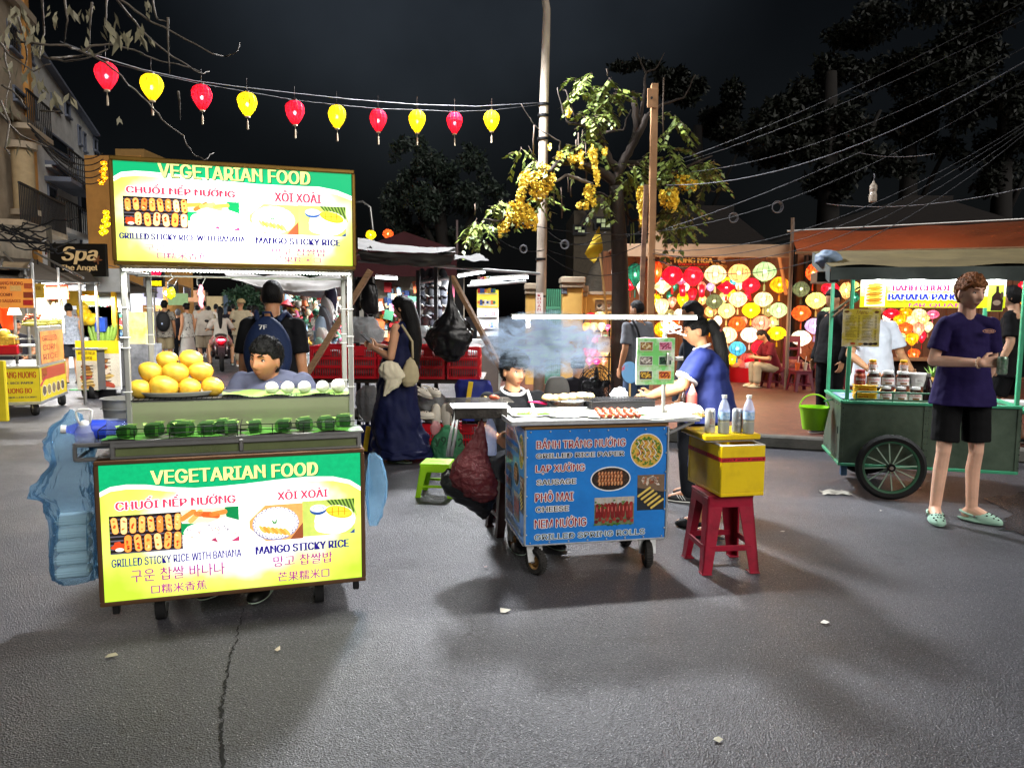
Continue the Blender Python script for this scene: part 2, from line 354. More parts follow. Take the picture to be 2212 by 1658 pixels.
# pavement: a slab with rounded corner, kerb in front
def brick_mat():
 m=bpy.data.materials.new('paving_tiles');m.use_nodes=True;nt=m.node_tree;n=nt.nodes;l=nt.links;b=n['Principled BSDF'];b.inputs['Roughness'].default_value=.55
 tc=n.new('ShaderNodeTexCoord');mp=n.new('ShaderNodeMapping');mp.inputs['Scale'].default_value=(4.2,4.2,4.2);mp.inputs['Rotation'].default_value=(0,0,.5);l.new(tc.outputs['Object'],mp.inputs[0])
 nw=n.new('ShaderNodeTexNoise');nw.inputs['Scale'].default_value=1.3;l.new(mp.outputs[0],nw.inputs[0])
 wv=n.new('ShaderNodeTexWave');wv.wave_type='RINGS';wv.inputs['Scale'].default_value=1.4;wv.inputs['Distortion'].default_value=5;wv.inputs['Detail'].default_value=2;l.new(mp.outputs[0],wv.inputs[0])
 br=n.new('ShaderNodeTexBrick');br.inputs['Scale'].default_value=1.6;br.inputs['Mortar Size'].default_value=.02;br.inputs['Color1'].default_value=(*lin('#7c4434'),1);br.inputs['Color2'].default_value=(*lin('#94543e'),1);br.inputs['Mortar'].default_value=(*lin('#3a2a24'),1);l.new(mp.outputs[0],br.inputs[0])
 mr=n.new('ShaderNodeMapRange');mr.inputs[1].default_value=.3;mr.inputs[2].default_value=.55;l.new(wv.outputs['Fac'],mr.inputs[0])
 mx=n.new('ShaderNodeMix');mx.data_type='RGBA';mx.inputs[6].default_value=(*lin('#2a1814'),1);l.new(mr.outputs[0],mx.inputs[0]);l.new(br.outputs[0],mx.inputs[7])
 m2=n.new('ShaderNodeMix');m2.data_type='RGBA';m2.blend_type='MULTIPLY';m2.inputs[0].default_value=.5;l.new(mx.outputs[2],m2.inputs[6]);l.new(nw.outputs[0],m2.inputs[7]);l.new(m2.outputs[2],b.inputs['Base Color'])
 bp=n.new('ShaderNodeBump');bp.inputs['Strength'].default_value=.4;bp.inputs['Distance'].default_value=.01;l.new(mr.outputs[0],bp.inputs['Height']);l.new(bp.outputs[0],b.inputs['Normal']);return m
KA,KB=V3((1.6,8.52,0)),V3((9.5,6.0,0));kd=(KB-KA).normalized();kn=V3((-kd.y,kd.x,0))
KERB=M('kerb_stone','#57554f',.75,var=.3,vs=5,bump=.5,bs=40)
mb=MB();pv=[KA+kn*.16,KA+kd*14+kn*.16,V3((18,30,0)),V3((-.2,30,0)),V3((-.2,10.6,0)),V3((.5,9.4,0))]
mb.poly([(p.x,p.y,.13) for p in pv],brick_mat())
for i in range(len(pv)):
 a=pv[i];c=pv[(i+1)%len(pv)];mb.poly([(a.x,a.y,-.05),(c.x,c.y,-.05),(c.x,c.y,.13),(a.x,a.y,.13)],KERB)
mb.build('pavement')['kind']='structure'
mb=MB()
for i in range(15):
 a=KA+kd*(i*.95+.006);c=KA+kd*((i+1)*.95-.006);mb.beam((*(a+kn*.08).xy,.068),(*(c+kn*.08).xy,.068),.158,.142,KERB,bev=.02)
kp=[KA+kn*.08,V3((.46,9.33,0)),V3((-.27,10.55,0)),V3((-.27,28,0))]
for a,c in zip(kp[:-1],kp[1:]): mb.beam((a.x,a.y,.066),(c.x,c.y,.066),.158,.142,KERB,bev=.02)
mb.build('kerb')['kind']='structure'
# ================================================================ LEFT CART (vegetarian food)
STEEL=M('stainless_steel','#9a9a98',.35,.85,var=.1,vs=9,bump=.05,bs=90)
ALU=M('dull_aluminium','#b4b4ae',.45,.6,var=.1,bump=.06,bs=60)
BRONZE=M('bronze_frame','#6a4c34',.4,.5,var=.15)
OLIVE=M('olive_sheet','#a3ab86',.4,.15,var=.06,vs=3)
BLK=M('black_plastic','#0d0d0e',.5,var=.1);BLKM=M('black_metal','#17171a',.45,.6,var=.1)
WHT=M('white_plastic','#e4e4e0',.4,var=.04);RUB=M('rubber','#121212',.85,var=.25,bump=.3,bs=50)
LEDW=glow('led_white','#f6ffee',26)
_sg={}
def LM(col,kind='p',s=None):
 """printed film of a lit box sign: kind p = lower panel (even light), t = upper box (hot in the middle where its tubes are), n = plain print lit from outside"""
 k=(col,kind)
 if k in _sg: return _sg[k]
 if kind=='n': m=M('print_'+col.strip('#'),col,.35,var=.2,vs=70)
 elif kind=='p': m=M('litprint_'+col.strip('#'),col,.3,var=.1,vs=45,emit=.86)
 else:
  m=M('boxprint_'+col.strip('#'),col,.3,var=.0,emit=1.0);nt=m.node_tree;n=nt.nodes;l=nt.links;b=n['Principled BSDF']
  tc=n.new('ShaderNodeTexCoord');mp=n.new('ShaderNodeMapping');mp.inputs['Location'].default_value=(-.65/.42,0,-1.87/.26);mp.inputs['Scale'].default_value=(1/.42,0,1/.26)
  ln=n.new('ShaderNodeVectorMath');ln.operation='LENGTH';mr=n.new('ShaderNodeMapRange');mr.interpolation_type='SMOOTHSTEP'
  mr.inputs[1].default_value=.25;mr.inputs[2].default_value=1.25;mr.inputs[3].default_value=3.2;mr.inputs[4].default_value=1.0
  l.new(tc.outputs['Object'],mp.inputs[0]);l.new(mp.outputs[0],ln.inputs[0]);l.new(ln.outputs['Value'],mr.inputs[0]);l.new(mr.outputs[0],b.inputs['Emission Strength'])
 _sg[k]=m;return m
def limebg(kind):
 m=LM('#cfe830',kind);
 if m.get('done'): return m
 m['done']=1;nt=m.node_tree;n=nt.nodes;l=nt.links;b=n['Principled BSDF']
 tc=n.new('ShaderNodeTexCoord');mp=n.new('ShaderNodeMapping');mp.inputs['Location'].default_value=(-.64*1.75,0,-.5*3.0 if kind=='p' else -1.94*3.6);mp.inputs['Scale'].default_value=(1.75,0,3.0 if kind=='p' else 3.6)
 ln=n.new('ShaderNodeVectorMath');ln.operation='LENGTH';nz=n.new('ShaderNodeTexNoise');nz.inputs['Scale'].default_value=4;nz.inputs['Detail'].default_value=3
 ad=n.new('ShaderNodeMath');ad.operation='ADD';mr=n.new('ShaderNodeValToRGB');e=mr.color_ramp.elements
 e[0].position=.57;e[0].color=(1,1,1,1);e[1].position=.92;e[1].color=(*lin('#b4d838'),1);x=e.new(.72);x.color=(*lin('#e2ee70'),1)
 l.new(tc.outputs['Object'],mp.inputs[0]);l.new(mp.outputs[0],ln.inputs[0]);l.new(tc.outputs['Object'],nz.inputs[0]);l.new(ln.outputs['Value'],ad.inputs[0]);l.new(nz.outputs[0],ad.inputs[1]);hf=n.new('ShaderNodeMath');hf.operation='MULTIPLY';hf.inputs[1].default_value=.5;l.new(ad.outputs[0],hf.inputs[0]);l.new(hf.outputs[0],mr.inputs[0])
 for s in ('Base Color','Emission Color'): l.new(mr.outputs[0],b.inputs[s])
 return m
def bars(F,x0,y0,x1,y1,n,k,cols,lay,ang=0.0,wob=.12,spots=True,wid=.42):
 w=(x1-x0)/n
 for i in range(n):
  cx=x0+w*(i+.5);cy=(y0+y1)/2+RU(-.04,.04)*(y1-y0);a=pi/2+ang+RU(-wob,wob);L=(y1-y0)*.5*RU(.88,1)
  c=RC(cols);F.ell(cx,cy,L,w*wid,LM('#6e2413',k),lay,a,cap=True);F.ell(cx,cy,L*.95,w*wid*.84,LM(c,k),lay+1,a,cap=True)
  if spots:
   for _ in range(4): t=RU(-.7,.7)*L;F.ell(cx+t*cos(a)+RU(-.1,.1)*w,cy+t*sin(a),w*RU(.1,.22),w*RU(.08,.16),LM(RC(['#c43c1c','#e8722c','#8e2a14','#f6d08a']),k),lay+2,RU(0,3),n=9,jit=.25)
def photo_rolls(F,b,k):
 x0,y0,x1,y1=b;F.rect(*b,LM('#1c1616',k),2);h=y1-y0
 for i in range(9): F.rect(x0,y0+h*(i/9),x1,y0+h*(i/9+.035),LM('#5a5560',k),3)
 bars(F,x0+.02*h,y0+h*.5,x1,y1-.03*h,8,k,['#f0a850','#f6b860','#ef8a3c','#f8d890'],4);bars(F,x0+.3*h,y0+.02*h,x1,y0+h*.52,6,k,['#f0963c','#f4ad54','#f8cf88'],7)
 F.ell(x0+.2*h,y0+.2*h,.16*h,.12*h,LM('#c8441e',k),8,jit=.2);F.ell(x0+.22*h,y0+.12*h,.1*h,.05*h,LM('#fff2dc',k),9)
def photo_rice(F,b,k):
 x0,y0,x1,y1=b;w,h=x1-x0,y1-y0;F.rect(*b,LM('#f4efe8',k),2)
 F.poly([(x0,y1),(x1,y1),(x1,y1-.15*h),(x0+.4*w,y1-.45*h),(x0,y1-.35*h)],LM('#f2d9b8',k),3)
 F.poly([(x0,y0+.62*h),(x0+.35*w,y0+.58*h),(x0+.1*w,y0+.3*h),(x0,y0+.3*h)],LM('#0f8a4c',k),4);F.poly([(x1-.25*w,y1),(x1,y1),(x1,y0+.6*h),(x1-.22*w,y0+.72*h)],LM('#0d7d44',k),4)
 for i in range(5): F.ell(x0+w*(.12+.13*i),y1-h*(.16+.05*(i%2)),.16*w,.07*h,LM(RC(['#f0883c','#e8602a','#f4b060']),k),5,RU(-.3,.8),cap=True)
 for cx,cy,r in ((.32,.36,.27),(.76,.36,.24)):
  F.ell(x0+w*cx,y0+h*cy,r*w,r*h*.9,LM('#ffffff',k),6,jit=.06)
  for _ in range(16): F.ell(x0+w*(cx+RU(-.8,.8)*r),y0+h*(cy+RU(-.65,.65)*r),.03*w,.018*h,LM(RC(['#c9c2c6','#e9a58c','#b9b0b8','#8d8894']),k),7,RU(0,3),n=7)
 F.poly([(x0+.5*w,y0+.1*h),(x0+.62*w,y0+.02*h),(x0+.58*w,y0+.16*h)],LM('#a5305c',k),7);F.poly([(x1-.16*w,y0+.02*h),(x1,y0+.02*h),(x1,y0+.16*h)],LM('#b23a66',k),7)
def photo_plate(F,b,k):
 x0,y0,x1,y1=b;w,h=x1-x0,y1-y0;F.rect(*b,LM('#e0a05a',k),2);F.poly([(x1-.25*w,y0),(x1,y0),(x1,y0+.45*h)],LM('#8a4a2c',k),3);F.poly([(x0,y1),(x0+.3*w,y1),(x0,y0+.6*h)],LM('#f6ead2',k),3);F.poly([(x0,y0),(x0+.3*w,y0),(x0,y0+.4*h)],LM('#efe9e2',k),3)
 F.ell(x0+.49*w,y0+.47*h,.44*w,.47*h,LM('#8e8aa4',k),4);F.ell(x0+.49*w,y0+.49*h,.43*w,.45*h,LM('#f2f0f6',k),5)
 for i in range(60): a=i/60*6.283;F.ell(x0+.49*w+(.385+.03*(i%2))*w*cos(a),y0+.49*h+(.405+.03*(i%2))*h*sin(a),.02*w,.014*h,LM(RC(['#4a4870','#6c6a90']),k),6,RU(0,3),n=6)
 F.ell(x0+.49*w,y0+.5*h,.34*w,.36*h,LM('#ffffff',k),7)
 for i in range(7): F.ell(x0+w*(.24+.075*i),y0+h*(.34-.02*i),.1*w,.05*h,LM('#ee9a3c' if i%2 else '#f6b458',k),8+i%2,-.9,n=12)
 F.poly([(x0+.44*w,y0+.48*h),(x0+.4*w,y0+.62*h),(x0+.47*w,y0+.52*h),(x0+.52*w,y0+.64*h),(x0+.5*w,y0+.48*h)],LM('#4c8a4a',k),10)
def photo_mango(F,b,k):
 x0,y0,x1,y1=b;w,h=x1-x0,y1-y0;F.rect(*b,LM('#b9c860',k),2);F.poly([(x0+.45*w,y1),(x1,y1),(x1,y0+.45*h),(x0+.6*w,y0+.75*h)],LM('#3c5a20',k),3);F.poly([(x1-.1*w,y0),(x1,y0),(x1,y0+.12*h)],LM('#22408a',k),4)
 for i in range(7): F.poly([(x0+w*(.5+.07*i),y1),(x0+w*(.53+.07*i),y1),(x0+w*(.75+.05*i),y0+h*.5),(x0+w*(.73+.05*i),y0+h*.5)],LM('#8fb04c',k),4)
 F.ell(x0+.62*w,y0+.42*h,.4*w,.42*h,LM('#eef4ec',k),4)
 F.ell(x0+.3*w,y0+.74*h,.16*w,.15*h,LM('#2c4f8e',k),5);F.ell(x0+.3*w,y0+.78*h,.155*w,.11*h,LM('#e9eef6',k),6);F.ell(x0+.3*w,y0+.77*h,.11*w,.075*h,LM('#3a62a8',k),7);F.ell(x0+.3*w,y0+.765*h,.1*w,.066*h,LM('#f8f8fa',k),8)
 F.ell(x0+.7*w,y0+.64*h,.26*w,.17*h,LM('#e9b21c',k),6,-.25);F.ell(x0+.7*w,y0+.66*h,.24*w,.15*h,LM('#f6d038',k),7,-.25)
 for i in range(3): F.rect(x0+w*(.56+.12*i),y0+h*.54,x0+w*(.575+.12*i),y0+h*.78,LM('#b8860e',k),8)
 F.rect(x0+w*.48,y0+h*.645,x0+w*.92,y0+h*.66,LM('#b8860e',k),8)
 F.ell(x0+.46*w,y0+.26*h,.24*w,.21*h,LM('#ffffff',k),9,jit=.05)
 for _ in range(22): F.ell(x0+w*RU(.28,.64),y0+h*RU(.1,.42),.022*w,.01*h,LM('#d2d6d2',k),10,RU(0,3),n=6)
def veg_print(F,k,Z,W_,H_,wave,T,PH,edge):
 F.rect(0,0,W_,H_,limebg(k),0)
 pts=[F.px(*Z(*q)) for q in wave];pts[0]=(0,pts[0][1]);pts[-1]=(W_,pts[-1][1])
 # white ribbon below the green head band, laid as short strips
 for i in range(len(pts)-1):
  (a,b),(c,d)=pts[i],pts[i+1];F.poly([(a,b-.022),(c,d-.022),(c,H_),(a,H_)],LM('#ffffff',k),1);F.poly([(a,b),(c,d),(c,H_),(a,H_)],LM('#0ba166',k),2)
  if k=='t': F.poly([(a,b-.012),(c,d-.012),(c,d-.007),(a,b-.007)],LM('#9fd6b4',k),2)
 K9=k;k='p';red='#e0405e';nav='#241a78';pur='#9a2c86'
 F.tpx('VEGETARIAN FOOD',Z(*T[0][0]),Z(*T[0][1]),LM('#f4ec92',k),4,bold=.03,shadow=LM('#086a40',k))
 F.tpx('CHUỐI NẾP NƯỚNG',Z(*T[1][0]),Z(*T[1][1]),LM(red,k),4,bold=.035,outline=LM('#ffffff',k))
 F.tpx('XÔI XOÀI',Z(*T[2][0]),Z(*T[2][1]),LM(red,k),4,bold=.035,outline=LM('#ffffff',k))
 k0=K9
 F.tpx('GRILLED STICKY RICE WITH BANANA',Z(*T[3][0]),Z(*T[3][1]),LM(nav,k),4,bold=.022 if k0=='p' else .045)
 F.tpx('MANGO STICKY RICE',Z(*T[4][0]),Z(*T[4][1]),LM(nav,k),4,bold=.045)
 F.tpx('구운 찹쌀 바나나',Z(*T[5][0]),Z(*T[5][1]),LM(pur if k0=='p' else '#a892a8',k),4,bold=.01)
 F.tpx('□糯米香蕉',Z(*T[6][0]),Z(*T[6][1]),LM(pur,k),4,bold=.014);F.tpx('망고 찹쌀밥',Z(*T[7][0]),Z(*T[7][1]),LM(pur,k),4,bold=.014);F.tpx('芒果糯米□',Z(*T[8][0]),Z(*T[8][1]),LM(pur,k),4,bold=.014)
 k=k0
 for (a,b),fn in zip(PH,(photo_rolls,photo_rice,photo_plate,photo_mango)):
  x0,y0=F.px(*Z(*a));x1,y1=F.px(*Z(*b));fn(F,(x0,y0,x1,y1),k)
CA=G(217,1310,.13);CBp=G(790,1252,.13);CRZ=math.atan2(CBp.y-CA.y,CBp.x-CA.x);C=Fr((CA.x,CA.y,0),CRZ)
cart=fthing(C,'food_cart','steel food cart with lit green and lime vegetarian food signs above and below','food cart')
mb=MB();mb.box((.6,.33,.465),(1.16,.56,.62),M('cart_sheet','#8f9286',.4,.4,var=.1));mb.box((.6035,.31,.8),(1.207,.62,.02),BRONZE);mb.build('body',cart)
# lower lit panel with bronze frame
mb=MB();Wp,Hp=1.207,.68;O=(0,-.004,.13)
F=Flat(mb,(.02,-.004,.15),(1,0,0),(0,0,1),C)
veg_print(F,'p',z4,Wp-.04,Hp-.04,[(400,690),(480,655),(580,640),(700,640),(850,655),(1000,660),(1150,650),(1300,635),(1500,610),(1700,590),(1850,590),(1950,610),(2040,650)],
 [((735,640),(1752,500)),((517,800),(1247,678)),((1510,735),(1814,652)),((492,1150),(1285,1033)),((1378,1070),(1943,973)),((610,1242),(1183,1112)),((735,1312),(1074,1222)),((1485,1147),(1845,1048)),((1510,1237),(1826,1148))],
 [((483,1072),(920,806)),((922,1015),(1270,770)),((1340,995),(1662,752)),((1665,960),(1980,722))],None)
lp=mb.build('lower_sign_panel',cart);lp['label']='lower vegetarian food panel with photos of grilled banana rolls'
mb=MB()
for (c,d) in (((.6035,.012,.14),(1.207,.05,.02)),((.6035,.012,.8),(1.207,.05,.02))): mb.box(c,d,BRONZE)
for x in (.01,1.197): mb.box((x,.012,.47),(.02,.05,.64),BRONZE)
mb.build('panel_frame',cart)
# wheels
for i,(x,y) in enumerate(((.24,.12),(.98,.12),(.24,.55),(.98,.55))):
 mb=MB();mb.cyl((x-.022,y,.075),(x+.022,y,.075),.075,RUB,n=24);mb.cyl((x-.025,y,.075),(x+.025,y,.075),.04,STEEL,n=16);mb.box((x,y,.145),(.07,.09,.012),STEEL);mb.beam((x-.032,y,.075),(x-.032,y,.15),.03,.004,STEEL);mb.beam((x+.032,y,.075),(x+.032,y,.15),.03,.004,STEEL);mb.build('wheel',cart)
for x in (.06,1.16):
 mb=MB();mb.box((x,.03,.105),(.03,.03,.05),BLK);mb.build('foot',cart)
# middle glass box and tray
mb=MB()
for x in (.075,1.185):
 for y in (.03,.2): mb.box((x,y,.85),(.022,.022,.08),STEEL)
mb.box((.63,.2,.85),(1.09,.006,.08),OLIVE);mb.box((.63,.033,.838),(1.088,.004,.045),M('dull_glass','#6f7a52',.15,var=.25,vs=4,alpha=.75));mb.box((.63,.03,.872),(1.132,.024,.024),STEEL);mb.box((.63,.03,.815),(1.132,.024,.012),STEEL);mb.box((.63,.022,.85),(.02,.02,.06),STEEL)
mb.build('tray_support',cart)
mb=MB();mb.box((.62,.115,.89),(1.18,.19,.012),STEEL);mb.build('tray',cart)
GLEAF=M('banana_leaf','#4f8f34',.45,var=.25,vs=12,bump=.25,bs=30,stretch=(1,8,1));GLEAF2=M('banana_leaf_dark','#1d4a18',.4,var=.35,vs=14,bump=.3,bs=40,stretch=(9,1,1))
GLEAF3=M('banana_leaf_pale','#8fb65c',.5,var=.2,vs=10)
mb=MB();mb.grid(lambda a,b:(.03+1.17*a,.02+.18*b,.8985+.004*sin(a*23)+.003*sin(b*9+a*31)),60,4,GLEAF);lf=mb.build('banana_leaf',None,C.o,CRZ);tag(lf,'long flat banana leaf lining the narrow tray under the wrapped parcels','leaf')
mb=MB()
wr=.0022
def wire(x0,x1):
 for z in (.925,.95): mb.tube([(x0,.0,z),(x1,.0,z)],wr,BLKM,6)
 mb.tube([(x0,.18,.95),(x0,.01,.95),(x0,.0,.945),(x0,.0,.9)],wr,BLKM,6);mb.tube([(x1,.18,.95),(x1,.01,.95),(x1,.0,.945),(x1,.0,.9)],wr,BLKM,6)
 k=int((x1-x0)/.14)
 for i in range(1,k): mb.tube([(x0+(x1-x0)*i/k,.0,.9),(x0+(x1-x0)*i/k,.0,.95)],wr,BLKM,6)
wire(.025,.615);wire(.63,1.205);mb.build('wire_guard',cart)
mb=MB()
for z in (.805,.872):
 for y in (.08,.42): mb.beam((-.09,y,z),(.11,y,z),.018,.018,STEEL)
 mb.beam((-.09,.08,z),(-.09,.72,z),.018,.018,STEEL)
for y in (.08,.42): mb.beam((-.09,y,.805),(-.09,y,.872),.016,.016,STEEL)
mb.box((0,.4,.866),(.2,.64,.006),STEEL);mb.beam((.0,.07,.81),(.075,.06,.77),.006,.03,STEEL);mb.build('side_rack',cart)
# counter, upstand, posts
mb=MB();mb.box((.65,.205,.975),(1.06,.01,.15),OLIVE);mb.build('upstand',cart)
mb=MB();mb.box((.65,.41,1.052),(1.06,.42,.012),STEEL)
mb.box((.65,.41,.96),(1.04,.38,.15),OLIVE)
for i in range(44): mb.tube([(.135+.0237*i,.19,1.058),(.135+.0237*i,.3,1.062)],.0018,BLKM,5)
mb.tube([(.13,.19,1.058),(1.17,.19,1.058)],.003,BLKM,6);mb.build('counter',cart)
for x,y in ((.122,.2),(1.168,.2),(.17,.6),(1.168,.6)):
 mb=MB();mb.box((x,y,1.29),(.026,.026,.82),ALU);p=mb.build('post',cart)
 for z in (1.1,1.31,1.36,1.5): mb=MB();mb.box((x,y,z),(.032,.032,.006),WHT);mb.tube([(x-.013,y-.015,z),(x-.024,y-.019,z+.002)],.0018,WHT,5);mb.build('cable_tie',p)
# upper lit box
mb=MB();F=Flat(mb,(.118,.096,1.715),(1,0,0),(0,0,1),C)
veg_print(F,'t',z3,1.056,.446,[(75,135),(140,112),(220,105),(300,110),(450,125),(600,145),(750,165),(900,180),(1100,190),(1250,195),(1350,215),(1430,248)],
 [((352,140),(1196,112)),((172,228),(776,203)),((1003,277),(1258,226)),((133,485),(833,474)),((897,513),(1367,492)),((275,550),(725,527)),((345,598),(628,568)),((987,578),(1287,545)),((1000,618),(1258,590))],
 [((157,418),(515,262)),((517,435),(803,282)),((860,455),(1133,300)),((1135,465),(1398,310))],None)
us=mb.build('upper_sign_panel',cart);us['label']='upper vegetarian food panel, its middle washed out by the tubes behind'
GOLD=M('gold_frame','#8a6a2e',.35,.7,var=.2)
mb=MB();mb.box((.646,.16,1.938),(1.07,.115,.46),M('sign_case','#3d3526',.5,.3))
for z in (1.704,2.172): mb.box((.646,.15,z),(1.084,.13,.02),GOLD)
for x in (.109,1.183): mb.box((x,.15,1.938),(.018,.13,.45),GOLD)
mb.build('sign_frame',cart)
mb=MB();mb.box((.646,.125,1.683),(1.04,.02,.012),WHT)
for i in range(66): mb.ell((.14+.01565*i,.118,1.675),(.0055,.0055,.005),LEDW,6)
ls=mb.build('light_strip',cart);area('strip_light',ls,(.646,.13,1.668),(1.0,.03),14,(1,1,.93))
for bx,by,c in ((.3,.22,'#d8d820'),(.53,.22,'#e8788c')):
 pass
# hooks with their bags
for (hx,top,mid,bot,wd,col,nm,lab,cat) in ((417,(417,668),(412,765),(417,825),.017,'#dfe010','sponge','small yellow string bag hung on a hook under the upper lit sign','hanging bag'),(582,(582,672),(582,745),(592,885),.011,'#ea8292','plastic_bag','long twisted pink plastic bag hung on a hook under the lit sign','plastic bag')):
 t=C.L(*z3(*top),.3);m_=C.L(*z3(*mid),.3);b_=C.L(*z3(*bot),.3)
 mb=MB();r=.018;mb.tube([(t.x,t.y,1.70),(t.x-.002,t.y,1.67),(t.x+.012,t.y,1.65),(t.x-.015,t.y,m_.z+.03),(t.x-.014,t.y,m_.z),(t.x+.004,t.y,m_.z-.008),(t.x+.022,t.y,m_.z+.03),(t.x+.03,t.y,m_.z+.05)],.0025,STEEL,6);mb.build('hook',cart)
 mb=MB();n_=9;mb.tube([(t.x+(b_.x-t.x)*i/n_+.004*sin(i*1.7),t.y+.004*cos(i*2.1),m_.z+(b_.z-m_.z)*i/n_) for i in range(n_+1)],[wd*(.35+.9*sin(pi*min(1,(i+.6)/n_))**.7) for i in range(n_)]+[.003],M('bag_'+col[1:],col,.45,var=.2,bump=.6,bs=60),10)
 o=mb.build(nm,None,C.o,CRZ);tag(o,lab,cat)
mb=MB();mb.box((.65,.41,1.66),(1.02,.012,.012),STEEL);mb.beam((.122,.2,1.67),(.17,.6,1.67),.02,.02,STEEL);mb.beam((1.168,.2,1.67),(1.168,.6,1.67),.02,.02,STEEL);mb.build('top_rail',cart)
# plate and mangoes
PL=M('enamel_plate','#dfe2d8',.3,var=.05)
pc=C.L(*z3(460,1365),.34)
mb=MB();mb.lathe([(0,0),(.14,0),(.18,.012),(.196,.028),(.2,.03),(.196,.024),(.17,.006),(.13,-.004)],PL,(0,0,0),28);o=mb.build('plate',None,C.w((pc.x,.35,1.06)),CRZ);tag(o,'shallow pale enamel plate holding the pile of mangoes','plate');o.scale=(.98,.72,1)
MG=M('mango_skin','#dfa81a',.36,var=.22,vs=9,bump=.12,bs=45,col2='#f0cc50',thr=(.35,.65),sss=.1)
def mango(p,d):
 e=1-.16*d.z*abs(d.z);return V3((p.x*(1+.12*max(0,-d.x)**3),p.y,p.z*1.0))*e
mg=[('bottom row first from the post',250,1322,.31),('bottom row second from the post',385,1327,.3),('bottom row third, below the centre mango',528,1318,.31),('bottom row outermost, beside the seated man',657,1307,.32),('middle row beside the post',313,1226,.345),('middle row centre of the pile',452,1230,.33),('middle row beside the seated man',592,1222,.345),('top of the pile on the post side',402,1160,.37),('top of the pile on the seated man side',535,1158,.37),('shaded one wedged behind the bottom row',330,1318,.4),('shaded one at the back under the top pair',470,1300,.42)]
for i,(w,x,y,ly) in enumerate(mg):
 q=C.L(*z3(x,y),ly);mb=MB();R=Euler((RU(-.3,.3),RU(.1,.5),RU(-.6,.6))).to_matrix();r=.0545*RU(.86,1.1)
 mb.ell((0,0,0),(r*1.12,r,r*.98),MG,28,R,mango);mb.cyl(R@V3((r*1.1,0,0)),R@V3((r*1.2,0,0)),.004,M('stalk','#5a3c1c',.8),n=6)
 z=max(q.z,1.062+r*.93);o=mb.build('mango',None,C.w((q.x,q.y,z)),CRZ);tag(o,'ripe yellow mango, '+w,'mango','mangoes piled on the plate')
mb=MB();a=C.L(*z3(715,1368),.3);b_=C.L(*z3(1420,1352),.3)
mb.grid(lambda s,t:(a.x+(b_.x-a.x)*s,.2+.3*t*(.35+.65*sin(pi*min(1,s*.9+.08))),1.064+.006*sin(s*19+t*4)+.012*(1-s)**6),40,5,GLEAF3);o=mb.build('banana_leaf',None,C.o,CRZ);tag(o,'pale green banana leaf spread on the counter under the white balls','leaf')
SR=M('sticky_rice','#f0eee2',.6,var=.06,bump=.5,bs=160)
for i,(x,y) in enumerate(((985,1342),(1075,1340),(1168,1338),(1270,1333),(1357,1327))):
 q=C.L(*z3(x,y),.27);mb=MB();r=.034 if i<4 else .038;mb.ell((0,0,0),(r,r,r*.95),SR,20,fn=lambda p,d:p*(1+.03*noise.noise(d*3+V3((i,0,0)))));o=mb.build('sticky_rice_ball',None,C.w((q.x,q.y,1.064+r*.95)),CRZ)
 tag(o,['white sticky rice ball beside the mangoes','white sticky rice ball second along the leaf','white sticky rice ball in the middle of the row of five','white sticky rice ball second from the corner post','largest white sticky rice ball, beside the corner post'][i],'rice ball','sticky rice balls on the leaf')
# wrapped parcels on the tray
pos=[(583,318),(752,310),(885,285),(938,302),(1075,292),(1160,262),(1220,292),(1370,280),(1545,275),(1672,266),(1805,260),(1910,250)]
od=['first','second','third','fourth','fifth','sixth','seventh','eighth','ninth','tenth','eleventh','twelfth']
for i,(x,y) in enumerate(pos):
 back=i in (2,5,11);q=C.L(*z4(x,y),.135 if back else .075);mb=MB();w=.031*RU(.92,1.12);d=.028;h=.05*RU(.92,1.1)
 bt=[(-w*.9,-d,0),(w*.9,-d,0),(w*.9,d,0),(-w*.9,d,0)];md=[(-w*1.1,-d*1.1,h*.55),(w*1.1,-d*1.1,h*.55),(w*1.1,d*1.1,h*.55),(-w*1.1,d*1.1,h*.55)];tp=[(-w,-d*.95,h*.92),(w,-d*.95,h),(w*.9,d,h*1.04),(-w*.9,d,h*.96)]
 vs=bt+md+tp;fs=[(k,(k+1)%4,4+(k+1)%4,4+k) for k in range(4)]+[(4+k,4+(k+1)%4,8+(k+1)%4,8+k) for k in range(4)]+[(8,9,10,11)]
 mb.add(vs,fs,GLEAF2);s=RC((-1,1));mb.add([(s*w*.95,-d*1.15,h*.95),(s*w*1.45,-d*.6,h*1.12),(s*w*1.1,d*.5,h*1.1)],[(0,1,2)],GLEAF3);mb.add([(-s*w,-d*1.2,h*.1),(-s*w*.55,-d*1.22,h*.1),(-s*w*.6,-d*1.2,h*.95),(-s*w*1.05,-d*1.16,h*.9)],[(0,1,2,3)],GLEAF)
 mb.add([(-w,-d,h*1.0),(w,-d*.9,h*1.04),(w*.7,d*.8,h*1.16),(-w*.8,d*.9,h*1.1)],[(0,1,2,3)],GLEAF2);mb.add([(-w*.6,d*.9,h*1.0),(w*.9,d*.95,h*1.0),(w*1.25,d*1.05,h*1.22),(-w*.2,d*1.1,h*1.2)],[(0,1,2,3)],GLEAF3)
 o=mb.build('leaf_parcel',None,C.w((q.x,q.y,.904)),CRZ+RU(-.35,.35));tag(o,f'banana leaf parcel, {od[i]} along the wire tray from the bottle rack'+(', at the back' if back else ''),'leaf parcel','banana leaf parcels in the wire tray')
